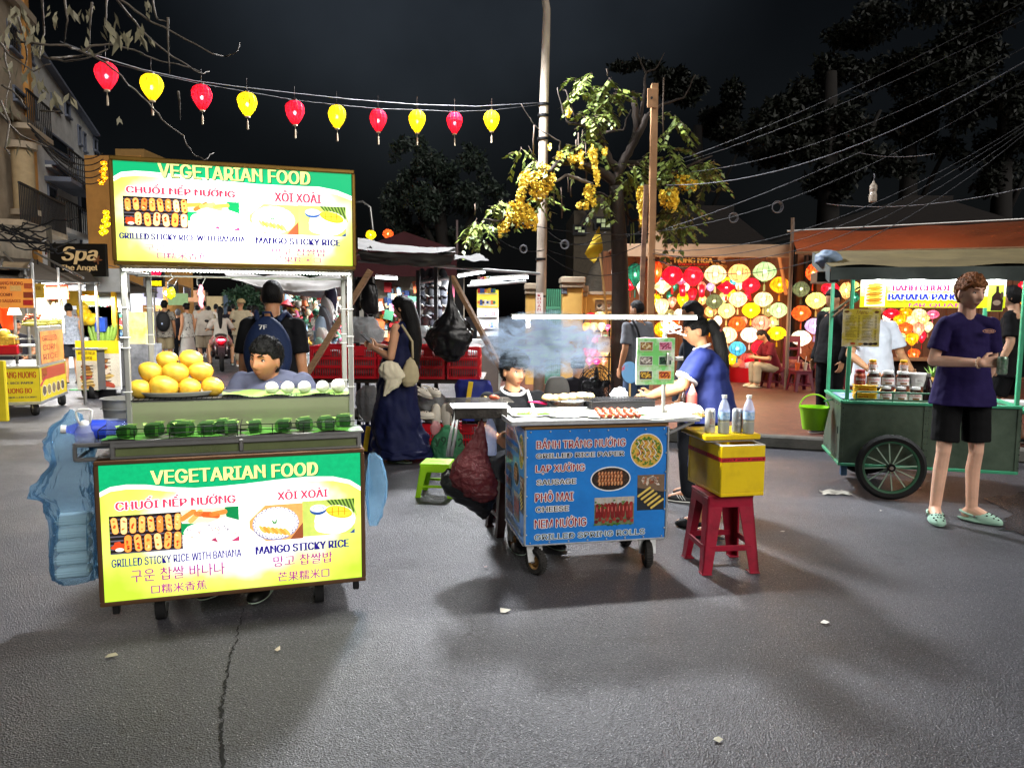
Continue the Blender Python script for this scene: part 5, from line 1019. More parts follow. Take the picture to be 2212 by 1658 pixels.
for i,x in enumerate((558,762)):
 q=G(*zS(x,408),LZ);f=Fr((q.x,q.y,LZ),0)
 bottle('drink_bottle',['clear bottle of pale yellow lemonade between the two beer cans','clear bottle of pale yellow lemonade at the outer corner of the yellow lid'][i],f,(0,0,0),.222,.033,CLR,labm=M('blue_paper','#3f9ad8',.4,var=.3,vs=60,col2='#dfeef8'),liq=M('lemonade','#e8dc9a',.2,var=.05,trans=.3,spec=.5))
LIME=M('lime_plastic','#9ad61c',.38,var=.08)
q=G(908,1070);q2=G(975,1080);stool('low_stool','low lime green plastic stool on the road behind the dark red bag',((q.x+q2.x)/2+.0,(q.y+q2.y)/2+.14,0),-.1,.27,.3,LIME)
# ================================================================ GREEN PANCAKE CART
GF=Fr((2.70,6.03,0),-.25);gc=fthing(GF,'pancake_cart','weathered green two wheeled banana pancake cart with a tarp roof and jars','food cart')
GRN=M('green_sheet','#3a4a3c',.5,.2,var=.35,vs=3,col2='#5a6a5a',thr=(.35,.7),bump=.12,bs=30);MINT=M('mint_paint','#3f9a72',.45,var=.2,vs=6);DGR=M('dark_green_paint','#2c5a40',.5,var=.2)
GL,GD,GZ0,GZ1=1.28,.86,.27,.765
mb=MB();mb.box((GL/2,GD/2,(GZ0+GZ1)/2),(GL,GD,GZ1-GZ0),GRN)
for x in (.004,.62,GL-.004): mb.box((x,-.003,(GZ0+GZ1)/2),(.03,.006,GZ1-GZ0),GRN)
for x in (.0,.61,.63,GL):
 for i in range(9): mb.ell((x+.008,-.008,GZ0+.03+i*.053),(.004,.003,.004),BLKM,7)
for i in range(8): mb.ell((-.004,.05+i*.1,GZ0+.03),(.003,.004,.004),BLKM,7);mb.ell((-.004,.05+i*.1,GZ1-.03),(.003,.004,.004),BLKM,7)
mb.box((-.002,.15,.52),(.006,.012,.06),BLKM);mb.build('body',gc)
mb=MB()
for (a,b) in (((0,0),(GL,0)),((0,0),(0,GD)),((GL,0),(GL,GD)),((0,GD),(GL,GD))):
 for z in (GZ1+.01,GZ0-.01): mb.beam((*a,z),(*b,z),.028,.024,MINT)
for z in (.8,.86): mb.beam((.1,-.005,z),(.66 if z<.85 else .66,-.005,z),.01,.014,DGR)
for x in (.1,.37,.66): mb.beam((x,-.005,.77),(x,-.005,.86),.01,.01,DGR)
mb.beam((GL,.1,.72),(GL+.12,.1,.74),.03,.03,MINT);mb.beam((GL+.1,-.02,.74),(GL+.1,.6,.74),.03,.03,MINT);mb.build('frame',gc)
for (x,y) in ((.015,GD-.02),(.035,.02),(GL-.02,.03),(GL-.02,GD-.02)):
 mb=MB();mb.box((x,y,1.31),(.03,.03,1.06),MINT);mb.build('post',gc)
WC=GF.L(*zg(567,1272),-.06);WRr=.262
for y in (-.06,GD+.06):
 mb=MB();Rw=Matrix(((1,0,0),(0,0,-1),(0,1,0)));c=V3((WC.x,y,WRr+.004))
 mb.lathe([(WRr-.05,-.02),(WRr-.02,-.03),(WRr,-.012),(WRr+.003,0),(WRr,.012),(WRr-.02,.03),(WRr-.05,.02)],RUB,c,48,Rw);w=mb.build('wheel',gc)
 mb=MB();mb.lathe([(WRr-.065,-.014),(WRr-.048,-.02),(WRr-.045,0),(WRr-.048,.02),(WRr-.065,.014),(WRr-.07,0),(WRr-.065,-.014)],DGR,c,48,Rw)
 for i in range(12): a=2*pi*i/12+.1;mb.beam(c+Rw@V3((.03*cos(a),.03*sin(a),.012*(-1)**i)),c+Rw@V3(((WRr-.06)*cos(a),(WRr-.06)*sin(a),0)),.009,.009,M('spoke_paint','#9ab4a0',.5,var=.2))
 mb.cyl(c+Rw@V3((0,0,-.035)),c+Rw@V3((0,0,.035)),.032,BLKM,n=16);mb.cyl(c+Rw@V3((0,0,-.045)),c+Rw@V3((0,0,.045)),.014,STEEL,n=10);mb.build('rim',w)
mb=MB();mb.cyl((WC.x,-.05,WRr),(WC.x,GD+.05,WRr),.018,BLKM);mb.box((WC.x,GD/2,.255),(.1,GD,.03),BLKM);mb.box((.05,.1,.2),(.05,.05,.1),M('blue_foot','#3c5a78',.6));mb.build('axle',gc)
# tarp roof
TARP=M('olive_tarp','#6a5e3c',.75,var=.3,vs=3,bump=.35,bs=12);TARPG=M('grey_tarp','#4a5450',.7,var=.25,vs=4,bump=.4,bs=10)
mb=MB()
x0,x1=-.16,GL+.75
mb.grid(lambda a,b:(x0+(x1-x0)*a,-.14+1.05*b,1.855+.2*b+.012*sin(a*14)*(1-b)+.01*noise.noise(V3((a*6,b*3,0)))),50,12,TARP)
mb.grid(lambda a,b:(x0+(x1-x0)*a,-.14+1.05*b,1.842+.2*b),2,2,TARPG)
mb.grid(lambda a,b:(x0+(x1-x0)*a,-.145+.02*sin(a*24)*b,1.85-.1*b-.018*b*noise.noise(V3((a*9,0,1)))),60,5,TARPG)
mb.grid(lambda a,b:(x0-.004,-.14+1.05*a,1.85+.2*a-.12*b),10,4,TARPG);mb.build('roof_tarp',gc)
mb=MB()
for x in (.0,GL): mb.beam((x,-.1,1.83),(x,.88,2.0),.024,.024,DGR)
mb.beam((-.12,.0,1.835),(GL+.6,.0,1.835),.024,.024,DGR);mb.beam((-.1,GD,2.0),(GL+.6,GD,2.0),.024,.024,DGR);mb.beam((.02,.03,1.66),(.3,.03,1.82),.014,.014,BLKM);mb.beam((.03,.86,1.5),(.04,.03,1.62),.018,.018,DGR);mb.beam((.03,.84,1.46),(.04,.03,1.58),.018,.018,M('wood_bar','#6a4c2c',.7));mb.build('roof_frame',gc)
q=GF.L(*zg(240,185),.2);mb=MB();mb.ell((q.x,.25,q.z),(.1,.16,.075),M('blue_grey_tarp','#7c90a8',.6,var=.2,bump=.7,bs=14),26,fn=lambda p,d:p*(1+.22*noise.noise(d*2.6)));o=mb.build('rolled_tarp',None,GF.o,GF.rz);tag(o,'bundled pale blue tarp resting on the roof corner of the green cart','tarp')
q=GF.L(*zG(390,195),.2);mb=MB();mb.box((q.x,.3,q.z),(.17,.4,.085),M('black_case','#0c0c0c',.5));o=mb.build('speaker_case',None,GF.o,GF.rz);tag(o,'long black case fixed under the roof corner of the green cart','case')
# lit sign
mb=MB();F=Flat(mb,(0,.0,0),(1,0,0),(0,0,1),GF)
a=F.px(*zG(697,472));b=F.px(*zG(2052,240));X0,Z0,X1,Z1=a[0],a[1],b[0],a[1]+.295
mb.box(((X0+X1)/2,.007,(Z0+Z1)/2),(X1-X0,.01,Z1-Z0),WHT)
SG=M('litprint_pancake_bg','#dbe23a',.35,var=.0,col2='#ffffff',vs=2.5,thr=(.4,.62),emit=.5);F.rect(X0,Z0,X1,Z1,SG,0);w_,h_=X1-X0,Z1-Z0;F.rect(X0,Z0+.58*h_,X1,Z1,LM('#f4f6ea','g') if False else M('litprint_white','#f6f8f0',.35,var=.02,emit=.6),1);F.rect(X0,Z0,X1,Z0+.3*h_,M('litprint_lime','#d8dc20',.35,var=.1,vs=5,emit=.4),1)
pk='p';c0=F.px(*zG(738,462));c1=F.px(*zG(938,235));F.rect(c0[0],c0[1],c1[0],c1[1],LM('#e8e0d4',pk),2);pw,ph=c1[0]-c0[0],c1[1]-c0[1]
for i in range(7): F.ell(c0[0]+pw*.48,c0[1]+ph*(.14+.12*i),pw*.42,ph*.075,LM('#b87a20' if i%2 else '#e8b83c',pk),3+i,.08,n=12,jit=.12)
for i in range(10): F.poly([(c0[0]+pw*.1,c0[1]+ph*(.1+.085*i)),(c0[0]+pw*.5,c0[1]+ph*(.14+.085*i)),(c0[0]+pw*.9,c0[1]+ph*(.08+.085*i)),(c0[0]+pw*.5,c0[1]+ph*(.12+.085*i))],LM('#2a1408',pk),11)
def st(t,ll,ur,c,o,bold,ow=.05): F.tpx(t,zG(*ll),zG(*ur),LM(c,pk),4,bold=bold,outline=LM(o,pk) if o else None,ow=ow)
st('BANH CHUOI THAI',(1003,322),(1760,266),'#d01848','#ffffff',.05);st('BANANA PANCAKE',(962,404),(1790,348),'#1c2a8c','#ffffff',.05);st('MR.QUAN',(1150,471),(1642,436),'#a8287c',None,.03)
c0=F.px(*zG(1895,508));c1=F.px(*zG(2030,262));pw,ph=c1[0]-c0[0],c1[1]-c0[1];F.rect(c0[0]-.02,c0[1],c1[0],c1[1],LM('#a8c840',pk),2);F.poly([(c0[0]+pw*x,c0[1]+ph*y) for x,y in ((.05,.02),(.95,.02),(1,.4),(.8,.66),(.62,.72),(.62,.95),(.38,.95),(.38,.72),(.1,.55))],LM('#241612',pk),3);F.ell(c0[0]+pw*.5,c0[1]+ph*.32,pw*.32,ph*.1,LM('#6a5a4c',pk),4);F.ell(c0[0]+pw*.86,c0[1]+ph*.6,pw*.12,ph*.14,LM('#3a2a20',pk),4)
sg=mb.build('sign_panel',gc);sg['label']='banana pancake name board lit by a tube along its top edge'
mb=MB();mb.cyl((X0+.06,-.02,Z1+.012),(X1-.05,-.02,Z1+.012),.011,glow('tube_cool','#f2fbff',16));lt=mb.build('tube_lamp',gc);area('vendor_fill_light',lt,((X0+X1)/2,.14,Z1+.0),(X1-X0-.1,.03),22,(.93,.97,1),rot=(.5,0,0));area('tube_light',lt,((X0+X1)/2,-.03,Z1+.0),(X1-X0-.1,.03),20,(.93,.97,1))  # rear area light has no tube, added to brighten the vendor behind the sign
# hanging menu
mb=MB();F=Flat(mb,(0,-.03,0),(1,0,0),(0,0,1),GF);a=F.px(*zG(530,830));b=F.px(*zG(893,488));X0,Z0,X1,Z1=*a,*b;w_,h_=X1-X0,Z1-Z0
mb.box(((X0+X1)/2,-.027,(Z0+Z1)/2),(w_,.004,h_),WHT);F.rect(X0,Z0,X1,Z1,M('print_menu_yellow','#c8b43c',.35,var=.1,vs=5,col2='#d8d4c8',thr=(.4,.6)),1)
F.text('Menu',X0+w_*.36,Z1-h_*.14,X0+w_*.66,Z1-h_*.04,LM('#7a3a30','n'),2,ital=.2)
for c in (0,1):
 for r in range(17):
  if (c,r) in ((0,15),(1,9)): continue
  y=Z1-h_*(.2+.039*r);L=RU(.18,.3);F.text(RC(['BANANA','BANANA EGG','MANGO','CHOCOLATE','PINEAPPLE','COCONUT']),X0+w_*(.08+.45*c),y,X0+w_*(.08+.45*c+L),y+h_*.018,LM('#3c3026','n'),2,bold=.04);F.text('50K',X0+w_*(.41+.45*c),y,X0+w_*(.46+.45*c),y+h_*.018,LM('#3c3026','n'),2,bold=.04)
for (x,y,c) in ((.1,.93,'#6a4420'),(.9,.92,'#6a4420'),(.3,.08,'#a84c2c'),(.5,.07,'#c8982c'),(.64,.07,'#2c2420'),(.77,.07,'#3c2c24'),(.9,.08,'#241814')): F.ell(X0+w_*x,Z0+h_*y,w_*.065,h_*.035,LM(c,'n'),3,n=12,jit=.15)
mb.build('menu_board',gc)
# jars
def jar(label,x,z,y,r,h,glass,lid,labelc,txt,tc,name='spread_jar',cat='jar',group='spread jars on the green cart',sq=False):
 t=fthing(Fr(GF.w((x,y,z)),GF.rz),name,label,cat,group);mb=MB();n=8 if sq else 22
 R=Matrix.Rotation(pi/8,3,'Z') if sq else None
 mb.lathe([(0,0),(r*.92,0),(r,.008),(r,h*.62),(r*.78,h*.78),(r*.76,h*.82)],glass,n=n,R=R,sm=not sq);mb.build('jar_body',t);mb=MB();mb.lathe([(r*.82,h*.8),(r*.84,h*.82),(r*.84,h*.97),(r*.78,h),(0,h)],lid,n=24);mb.build('lid',t)
 mb=MB();k=r*1.0+.0015
 def wrp(a,zz,l=0): return ((k+.0006*l)*sin(a),-(k+.0006*l)*cos(a),zz)
 mb.grid(lambda u,v:wrp(-1.1+2.2*u,h*(.06+.5*v)),12,1,labelc)
 v,fc=text_mesh(txt,.015);mn,mx=v.min(0),v.max(0);mb.add([wrp(-.85+1.7*(p[0]-mn[0])/(mx[0]-mn[0]),h*(.32+.17*(p[1]-mn[1])/(mx[1]-mn[1])),2) for p in v],fc,tc);mb.grid(lambda u,v:wrp(-.5+1.0*u,h*(.12+.12*v),1),6,1,M('toast_print','#8a5a30',.5,var=.4,vs=60));mb.build('paper_label',t);return t
CHOC=M('chocolate','#2a130a',.2,var=.1,coat=.5);RT=M('red_text','#c02030',.4);J0=.79
YL=M('yellow_lid','#e8b41c',.4)
def gx(x,y=.06): return GF.L(*zG(x,1300),y).x
PLB=M('paper_label','#eae6e0',.5,var=.05)
for i,x in enumerate((935,1072,1208)): jar('chocolate spread jar with a white lid, lower row, '+['next to the yellow tubs','between two like it','next to the dark bottle'][i],gx(x),J0,.075,.049,.118,CHOC,WHT,PLB,'nutella',RT,sq=True)
for i,x in enumerate((812,945,1082)): jar('chocolate spread jar with a white lid, upper row, '+['next to the red biscuit jar','in the middle','next to the white bucket'][i],gx(x,.09),J0+.12,.09,.05,.12,CHOC,WHT,PLB,'nutella',RT,sq=True)
for i,x in enumerate((800,1085)): jar('small peanut jar with a yellow lid on the '+['jar beside the red biscuit jar','jar beside the white bucket'][i],gx(x,.09),J0+.24,.09,.033,.088,M('peanut','#a8642c',.35,var=.2),YL,PLB,'PEANUT',RT)
jar('red and brown biscuit spread jar beside the corner post',gx(690,.08),J0+.12,.08,.044,.125,M('biscoff','#8c3a1c',.35,var=.15),M('red_lid','#8c1c20',.4),M('biscoff_label','#8a2c20',.5),'Bisco',WHT)
t2=[]
for i,z in enumerate((J0,J0+.062)):
 t=fthing(Fr(GF.w((gx(745),.085,z)),GF.rz),'butter_tub',['yellow butter tub at the bottom of the pair behind the green rail','yellow butter tub stacked on another beside the corner post'][i],'tub','butter tubs on the green cart');mb=MB();mb.box((0,0,.025),(.17,.1,.05),M('yellow_tub','#e8b020',.4,var=.1),bev=.012);mb.build('tub_body',t);mb=MB();mb.box((0,0,.055),(.178,.108,.011),YL,bev=.004);mb.build('lid',t);mb=MB();F=Flat(mb,(-.06,-.051,.012),(1,0,0),(0,0,1),GF);F.rect(0,0,.12,.028,LM('#d89818','n'),0);F.text('BUTTER',.01,.006,.08,.022,LM('#a83018','n'),1,bold=.03);mb.build('paper_label',t)
t=fthing(Fr(GF.w((gx(1220,.1),.11,J0+.12)),GF.rz),'white_bucket','white plastic bucket with a lid standing on the lower row of jars','bucket');mb=MB();mb.lathe([(0,0),(.056,0),(.066,.09),(.07,.092),(.07,.105),(0,.108)],WHT,n=26);mb.build('bucket_body',t);mb=MB();F=Flat(mb,(-.03,-.066,.03),(1,0,0),(0,0,1),GF);F.rect(0,0,.06,.035,LM('#d8d8d4','n'),0);F.text('CREAM',.012,.012,.048,.024,LM('#333333','n'),1);mb.build('paper_label',t)
t=fthing(Fr(GF.w((gx(1325,.08),.08,J0)),GF.rz),'syrup_bottle','dark brown syrup bottle beside the jars behind the green rail','bottle');mb=MB();mb.lathe([(0,0),(.035,0),(.038,.01),(.038,.12),(.028,.16),(.014,.185),(.014,.2)],M('dark_syrup','#1c0e14',.15,coat=.5),n=22);mb.build('bottle_body',t);mb=MB();mb.cyl((0,0,.2),(0,0,.225),.017,STEEL);mb.build('cap',t)
mb=MB();mb.grid(lambda u,v:(.03+.2*u,.2+.5*v,.781+.006*noise.noise(V3((u*5,v*7,0)))),12,14,M('blue_cloth','#a8b8c8',.8,var=.5,vs=30,col2='#4a6a9a'));o=mb.build('cleaning_cloth',None,GF.o,GF.rz);tag(o,'blue and white patterned cloth lying on the counter end of the green cart','cloth')
q=GF.L(*zG(1380,1010),.5);t=fthing(Fr(GF.w((q.x,.5,.78)),GF.rz),'pineapple','pineapple with spiky green leaves on the green cart counter','pineapple');mb=MB();mb.ell((0,0,.09),(.05,.05,.09),M('pineapple_skin','#a87c2c',.6,var=.4,vs=30,bump=.9,bs=50),18);mb.build('fruit',t);mb=MB()
for i in range(16): a=i*2.4;l=.05+.07*(i/16);mb.add([(0.012*cos(a+1.5),.012*sin(a+1.5),.17),(-.012*cos(a+1.5),-.012*sin(a+1.5),.17),(l*.9*cos(a),l*.9*sin(a),.17+.13-l*.4)],[(0,1,2)],GLEAF3)
mb.build('leaf_crown',t)
# bucket hanging at the end
q=G(*zg(158,1090),.3);a=GF.L(*zg(158,1040),.45);t=fthing(Fr(GF.w((a.x,.45,0)),GF.rz),'lime_bucket','bright lime green plastic bucket hung on the end of the green cart','bucket')
z0=GF.L(*zg(158,1088),.45).z;z1=GF.L(*zg(158,968),.45).z;mb=MB();r=.125;hh=z1-z0;mb.lathe([(0,z0),(r*.74,z0),(r*.97,z1-.02),(r,z1-.018),(r*1.03,z1),(r*.97,z1),(r*.72,z0+.01),(0,z0+.01)],LIME,n=30);mb.build('bucket_body',t);mb=MB();mb.tube([(r*cos(i*pi/12),.02*sin(i*pi/12),z1-.02+.125*sin(i*pi/12)) for i in range(13)],.006,LIME,8);mb.build('handle',t);mb=MB();mb.beam((r*.6,0,z1+.05),(-a.x+.0,0,z1+.07),.012,.012,MINT);mb.build('hook',t)
# ================================================================ PEOPLE IN THE SCENE
CL=cloth
def seat(d,lean=0.0,kx=.12,foot=.42):
 return dict(pel=(0,0,.95-d),che=(0,-.02-lean*.5,1.26-d),nek=(0,-lean,1.465-d),hed=(0,-.025-lean*1.25,1.592-d),shR=(-.185,-lean*.9,1.395-d),elR=(-.25,-.06-lean,1.13-d),wrR=(-.12,-.24-lean,1.03-d),shL=(.185,-lean*.9,1.395-d),elL=(.25,-.06-lean,1.13-d),wrL=(.12,-.24-lean,1.03-d),
  hiR=(-.09,0,.92-d),knR=(-kx,-foot,max(.42,.95-d)),anR=(-kx,-foot+.02,.085),toR=(-kx-.02,-foot-.13,.03),hiL=(.09,0,.92-d),knL=(kx,-foot,max(.42,.95-d)),anL=(kx,-foot+.02,.085),toL=(kx+.02,-foot-.13,.03))
def px_x(u,v,y): return P(u,v,y).x
NAVY=CL('navy_dress','#0f1538',rough=.7,bump=.4,bs=9);BLKT=CL('black_tee','#0e0f12');BEIG=CL('beige_trousers','#a09478')
# seated vendor inside the lit cart
y=4.25;J=seat(.3,.03);J.update(hed=(0,-.1,1.222));J.update(elR=(-.31,-.1,.8),wrR=(-.3,-.3,.66),elL=(.33,-.05,.8),wrL=(.25,-.2,.66))
p1=person('man in a pale grey t-shirt sitting behind the mangoes, gazing sideways',(px_x(592,775,y),y,0),-.16,1.74,J=J,head=(-.18,.04,.1),skc='#b07a58',hair='#0c0b0b',hs='fringe',top=CL('lavender_tee','#5c6078',bump=.35),sleeve=.7,bot='shorts',botm=CL('grey_shorts','#3a3c42'),shoes='slipper',shoem=BLK,vox=.0075,legs=True)
stool('low_stool','dark red plastic stool under the man behind the mangoes',(p1[0].location.x,y,0),.2,.43,.32,REDP)
# man with backpack
y=5.35;p2=person('man in a black t-shirt with a navy backpack, seen from behind the lit cart',(px_x(588,660,y),y,0),pi+.12,1.74,J=dict(elR=(-.2,.03,1.12),wrR=(-.2,-.05,.88),elL=(.2,.03,1.12),wrL=(.2,-.05,.88)),head=(.12,0,0),skc='#b88460',hair='#0d0c0c',hs='crop',top=BLKT,sleeve=.75,bot='shorts',botm=CL('dark_shorts','#23252b'),shoes='sneaker',vox=.009,face=False)
t=p2[0];mb=MB();BPM=CL('backpack','#1c2a4a',rough=.7,bump=.35,bs=30)
mb.ell((0,.19,1.2),(.165,.09,.25),BPM,30,fn=lambda p,d:V3((p.x*(1-.18*max(0,d.z)**2),p.y,p.z)));mb.ell((0,.25,1.11),(.125,.06,.13),BPM,20);mb.tube([(-.03,.16,1.44),(-.025,.19,1.475),(.025,.19,1.475),(.03,.16,1.44)],.009,BPM,8)
for s in (-1,1): mb.tube([(s*.07,.15,1.42),(s*.1,.06,1.475),(s*.12,-.06,1.43),(s*.135,-.115,1.3),(s*.15,-.06,1.1),(s*.13,.12,1.02)],.018,BPM,8)
F=Flat(mb,(.04,.262,1.36),(-1,0,0),(0,0,1),None);F.text('7F',0,0,.05,.03,WHT,1,bold=.03);o=mb.build('backpack',None,t.location,t.rotation_euler.z);tag(o,'navy backpack with pale straps on the man in black behind the lit cart','backpack')
# boy at the grill
y=5.0;J=seat(.44,.0);J.update(elR=(-.24,-.06,.76),wrR=(-.2,-.26,.72),elL=(.24,-.06,.76),wrL=(.16,-.3,.74))
p3=person('boy with fluffy hair in a black shirt sitting behind the smoky grill',(px_x(1108,800,y),y,0),.35,1.66,J=J,head=(.28,.08,.0),skc='#c08c68',hair='#12100f',hs='curly',top=BLKT,sleeve=.85,bot='shorts',botm=CL('dark_shorts','#23252b'),shoes='slipper',shoem=BLK,vox=.0075)
t,Bj,Rh,S=p3;nk=Bj['nek'];mb=MB();pts=[nk+V3((.082*S*cos(a),.075*S*sin(a)+.0,-.012+.022*sin(a)))for a in [2*pi*i/28 for i in range(29)]];mb.tube(pts,.013*S,CL('collar_white','#d8d8d8'),8,cap=False);mb.build('collar',t)
mb=MB();a=nk+V3((.07,-.09,-.03));mb.tube([a+V3((0,.0,.03)),a+V3((.02,-.05,-.08)),a+V3((.05,-.06,-.25))],.011,CL('strap_white','#c8c8c8'),8);mb.build('strap',t)
mb=MB()
fl=Flat(mb,nk+V3((-.12,-.136,-.16)),(1,0,0),(0,-.12,1));fl.text('GABBANA',.0,.0,.12,.03,LM('#d8d8d8','n'),2,bold=.02)
stool('low_stool','dark plastic stool the boy at the smoky grill sits on',(p3[0].location.x,y,0),.3,.4,.3,M('dark_stool','#2a1216',.4))
# vendor woman
y=4.92;J=dict(che=(0,-.03,1.26),nek=(0,-.075,1.46),hed=(0,-.12,1.575),shR=(-.17,-.07,1.39),shL=(.17,-.07,1.39),elL=(.27,-.2,1.17),wrL=(.14,-.46,1.07),elR=(-.24,-.22,1.15),wrR=(-.1,-.46,1.07),knL=(.1,.0,.5),anL=(.12,.06,.085),toL=(.12,-.1,.03),knR=(-.1,-.03,.5),anR=(-.13,-.06,.085),toR=(-.15,-.22,.03))
p4=person('woman with a ponytail in a blue t-shirt with white trim working at the grill cart',(px_x(1538,760,y),y,0),-1.88,1.52,True,J=J,head=(.12,.2,0),skc='#bd8a64',hair='#0b0a0a',hs='bun',hx=[((0,-.01,1.63),(0,.04,1.55),.04,.05),((0,.04,1.55),(.02,.07,1.42),.05,.052),((.02,.07,1.42),(.03,.09,1.26),.052,.045),((.03,.09,1.26),(.03,.09,1.1),.045,.015)],top=CL('royal_blue_tee','#14225e',bump=.45,rough=.7,spec=.35),sleeve=.72,trim=CL('white_trim','#d8d8dc'),bot='shorts',botm=CL('navy_shorts','#182048'),botlen=1.0,shoes='croc',shoem=M('dark_clog','#1c1e22',.7),vox=.008,wide=1.36,hem=.05)
mb=MB();mb.lathe([(.02,-.008),(.034,-.008),(.034,.008),(.02,.008)],M('hair_tie','#7a3a2c',.7),V3((0,.05,1.57))*p4[3],14,Euler((1.0,0,0)).to_matrix());mb.build('hair_tie',p4[0])
# person behind her
y=5.85;person('person with black hair in a dark shirt standing behind the woman in blue',(px_x(1500,690,y),y,0),-2.0,1.62,head=(.0,.2,0),hs='crop',top=CL('dark_teal','#141c28'),sleeve=1.5,bot='pants',botm=CL('dark_trousers','#14161c'),shoem=BLK,vox=.011,face=False,botlen=.95)
# woman in the long dress
q=G(872,1000);J=dict(elL=(.2,-.04,1.1),wrL=(.1,-.3,1.18),elR=(-.19,-.1,1.12),wrR=(-.03,-.34,1.2),anL=(.1,.05,.085),anR=(-.1,-.02,.085))
p5=person('woman with long black hair in a sleeveless navy dress, looking at her phone',(q.x,7.3,0),-1.95,1.66,True,J=J,head=(.05,.22,0),skc='#c79674',hs='long',hx=[((0,.03,1.62),(0,.09,1.46),.088,.085),((0,.09,1.46),(.0,.115,1.25),.085,.085),((.0,.115,1.25),(.01,.115,1.02),.085,.06),((.01,.115,1.02),(.01,.1,.9),.06,.02)],top=NAVY,sleeve=0,hem=-.02,bot=None,shoes='slipper',shoem=BLK,vox=.009,handN={'L':((-.3,-1,.2),(-1,0,0),.7),'R':((.3,-1,.2),(1,0,0),.7)})
t=p5[0];fr=Fr(t.location,0)
o=bag(fr,0,ZL([(252,425,800),(245,432,880),(232,445,960),(214,462,1050),(198,480,1180),(190,500,1300),(186,535,1400),(187,575,1462),(196,590,1492)],zs),NAVY,.9,.16,nf=12,n=64,seed=4,sub=6,name='skirt');adopt(o,t)
for k in ('label','category'):
 if k in o: del o[k]
q=fr.L(*zs(430,960),-.12);CRM=CL('cream_bag','#b3a684',bump=.2)
o=bag(Fr((t.location.x,t.location.y-.22,0)),0,ZL([(425,435,862),(400,462,890),(382,480,935),(372,486,975),(372,480,1015),(385,455,1045),(395,430,1052)],zs),CRM,.5,.05,seed=6,name='shoulder_bag',label='round cream shoulder bag on the hip of the woman in navy',cat='bag')
mb=MB();f2=Fr((t.location.x,t.location.y-.22,0));a=f2.L(*zs(445,870),0);b=f2.L(*zs(442,760),.02);c=f2.L(*zs(372,650),.02);mb.tube([a,b,c],.012,CRM,8);mb.build('strap',o)
bag(Fr((t.location.x,t.location.y-.26,0)),0,ZL([(270,310,885),(240,345,905),(230,372,945),(245,385,985),(268,372,1010),(262,352,1050),(258,300,1085),(256,270,1112)],zs),CL('cream_cardigan','#cfc6ac',bump=.5),.35,.3,nf=14,seed=8,name='tied_cardigan',label='cream cardigan knotted round the bag of the woman in navy',cat='cardigan')
S=p5[3];mb=MB();Rm=Euler((.9,0,.1)).to_matrix();mb.box((.03*S,-.42*S,1.27*S),(.075,.008,.155),BLK,R=Rm,bev=.004);o=mb.build('phone',None,t.location,t.rotation_euler.z);tag(o,'black phone held by the woman in the navy dress','phone')
# man in grey shirt
y=8.7;p6=person('man in a grey shirt with a bag strap, seen from behind beside the tree',(px_x(1378,690,y),y,0),pi+.55,1.66,J=dict(elR=(-.24,-.05,1.13),wrR=(-.2,-.25,1.0)),head=(.3,.1,0),skc='#a87654',hs='crop',top=CL('grey_shirt','#62646a',bump=.35),sleeve=.8,hem=.14,bot='pants',botm=CL('jeans','#3a4a62'),shoem=BLK,vox=.011,face=False,botlen=.95)
mb=MB();mb.tube([(.15,-.12,1.38),(.14,.02,1.44),(.12,.13,1.3),(.06,.15,1.1),(-.14,.12,.9)],.013,BLKM,8);mb.build('strap',p6[0])
# seated woman outside the lantern shop
y=13.5;q=P(1658,760,y);J=seat(.55,.16,kx=.09,foot=.4);J.update(knR=(-.09,-.4,.44),knL=(.09,-.38,.44),hed=(0,-.27,1.03),nek=(0,-.17,.915),wrR=(-.06,-.42,.6),wrL=(.06,-.42,.6))
p7=person('woman in a maroon top and beige trousers sitting bent over on a low stool',(q.x+.12,y,.13),-1.45,1.6,True,J=J,head=(0,.55,0),skc='#b98a66',hs='bun',hx=[((0,-.2,1.07),(0,-.14,1.0),.03,.04),((0,-.14,1.0),(0,-.1,.72),.04,.02)],top=CL('maroon_top','#5c1420'),sleeve=.8,bot='pants',botm=BEIG,botlen=.85,shoes='croc',shoem=M('cream_clog','#c8bc98',.7),vox=.012,face=False)
stool('low_stool','low dark stool under the woman in maroon by the lantern shop',(q.x+.12,y,.13),.1,.33,.34,M('maroon_plastic','#5a1024',.45))
# young man with the can
q=G(2072,1128);J=dict(shR=(-.15,-.01,1.39),shL=(.15,-.01,1.39),elR=(-.215,-.02,1.13),wrR=(-.03,-.27,1.135),elL=(.2,.04,1.12),wrL=(.17,.12,.9),knR=(-.11,-.02,.5),anR=(-.125,.02,.085),toR=(-.16,-.13,.03),anL=(.13,.04,.085),toL=(.24,-.06,.03),knL=(.115,.0,.5))
p8=person('young man in a purple t-shirt and black shorts holding a can by the green cart',(q.x-.03,5.25,0),-.1,1.8,J=J,head=(.32,.1,0),skc='#deb096',hair='#8a5834',hs='fringe',top=CL('purple_tee','#201646',bump=.4),sleeve=.72,hem=.12,bot='shorts',botm=CL('black_shorts','#08080a'),botlen=.82,shoes='croc',shoem=M('mint_clog','#93b8a4',.65,var=.08),vox=.0075,wide=.82,handN={'R':((.95,-.25,.12),(0.2,.9,-.35),.75)})
t,Bj,Rh,S=p8
mb=MB();hp=Bj['wrR']+V3((.105,-.055,-.01))*S;mb.lathe([(0,-.06),(.026,-.06),(.032,-.05),(.032,.045),(.027,.058),(0,.056)],M('green_can','#3c7a50',.3,.5,var=.4,vs=40,col2='#a8b0a8'),hp,22);o=mb.build('drink_can',None,t.location,t.rotation_euler.z);tag(o,'green drink can in the hand of the young man in purple','can')
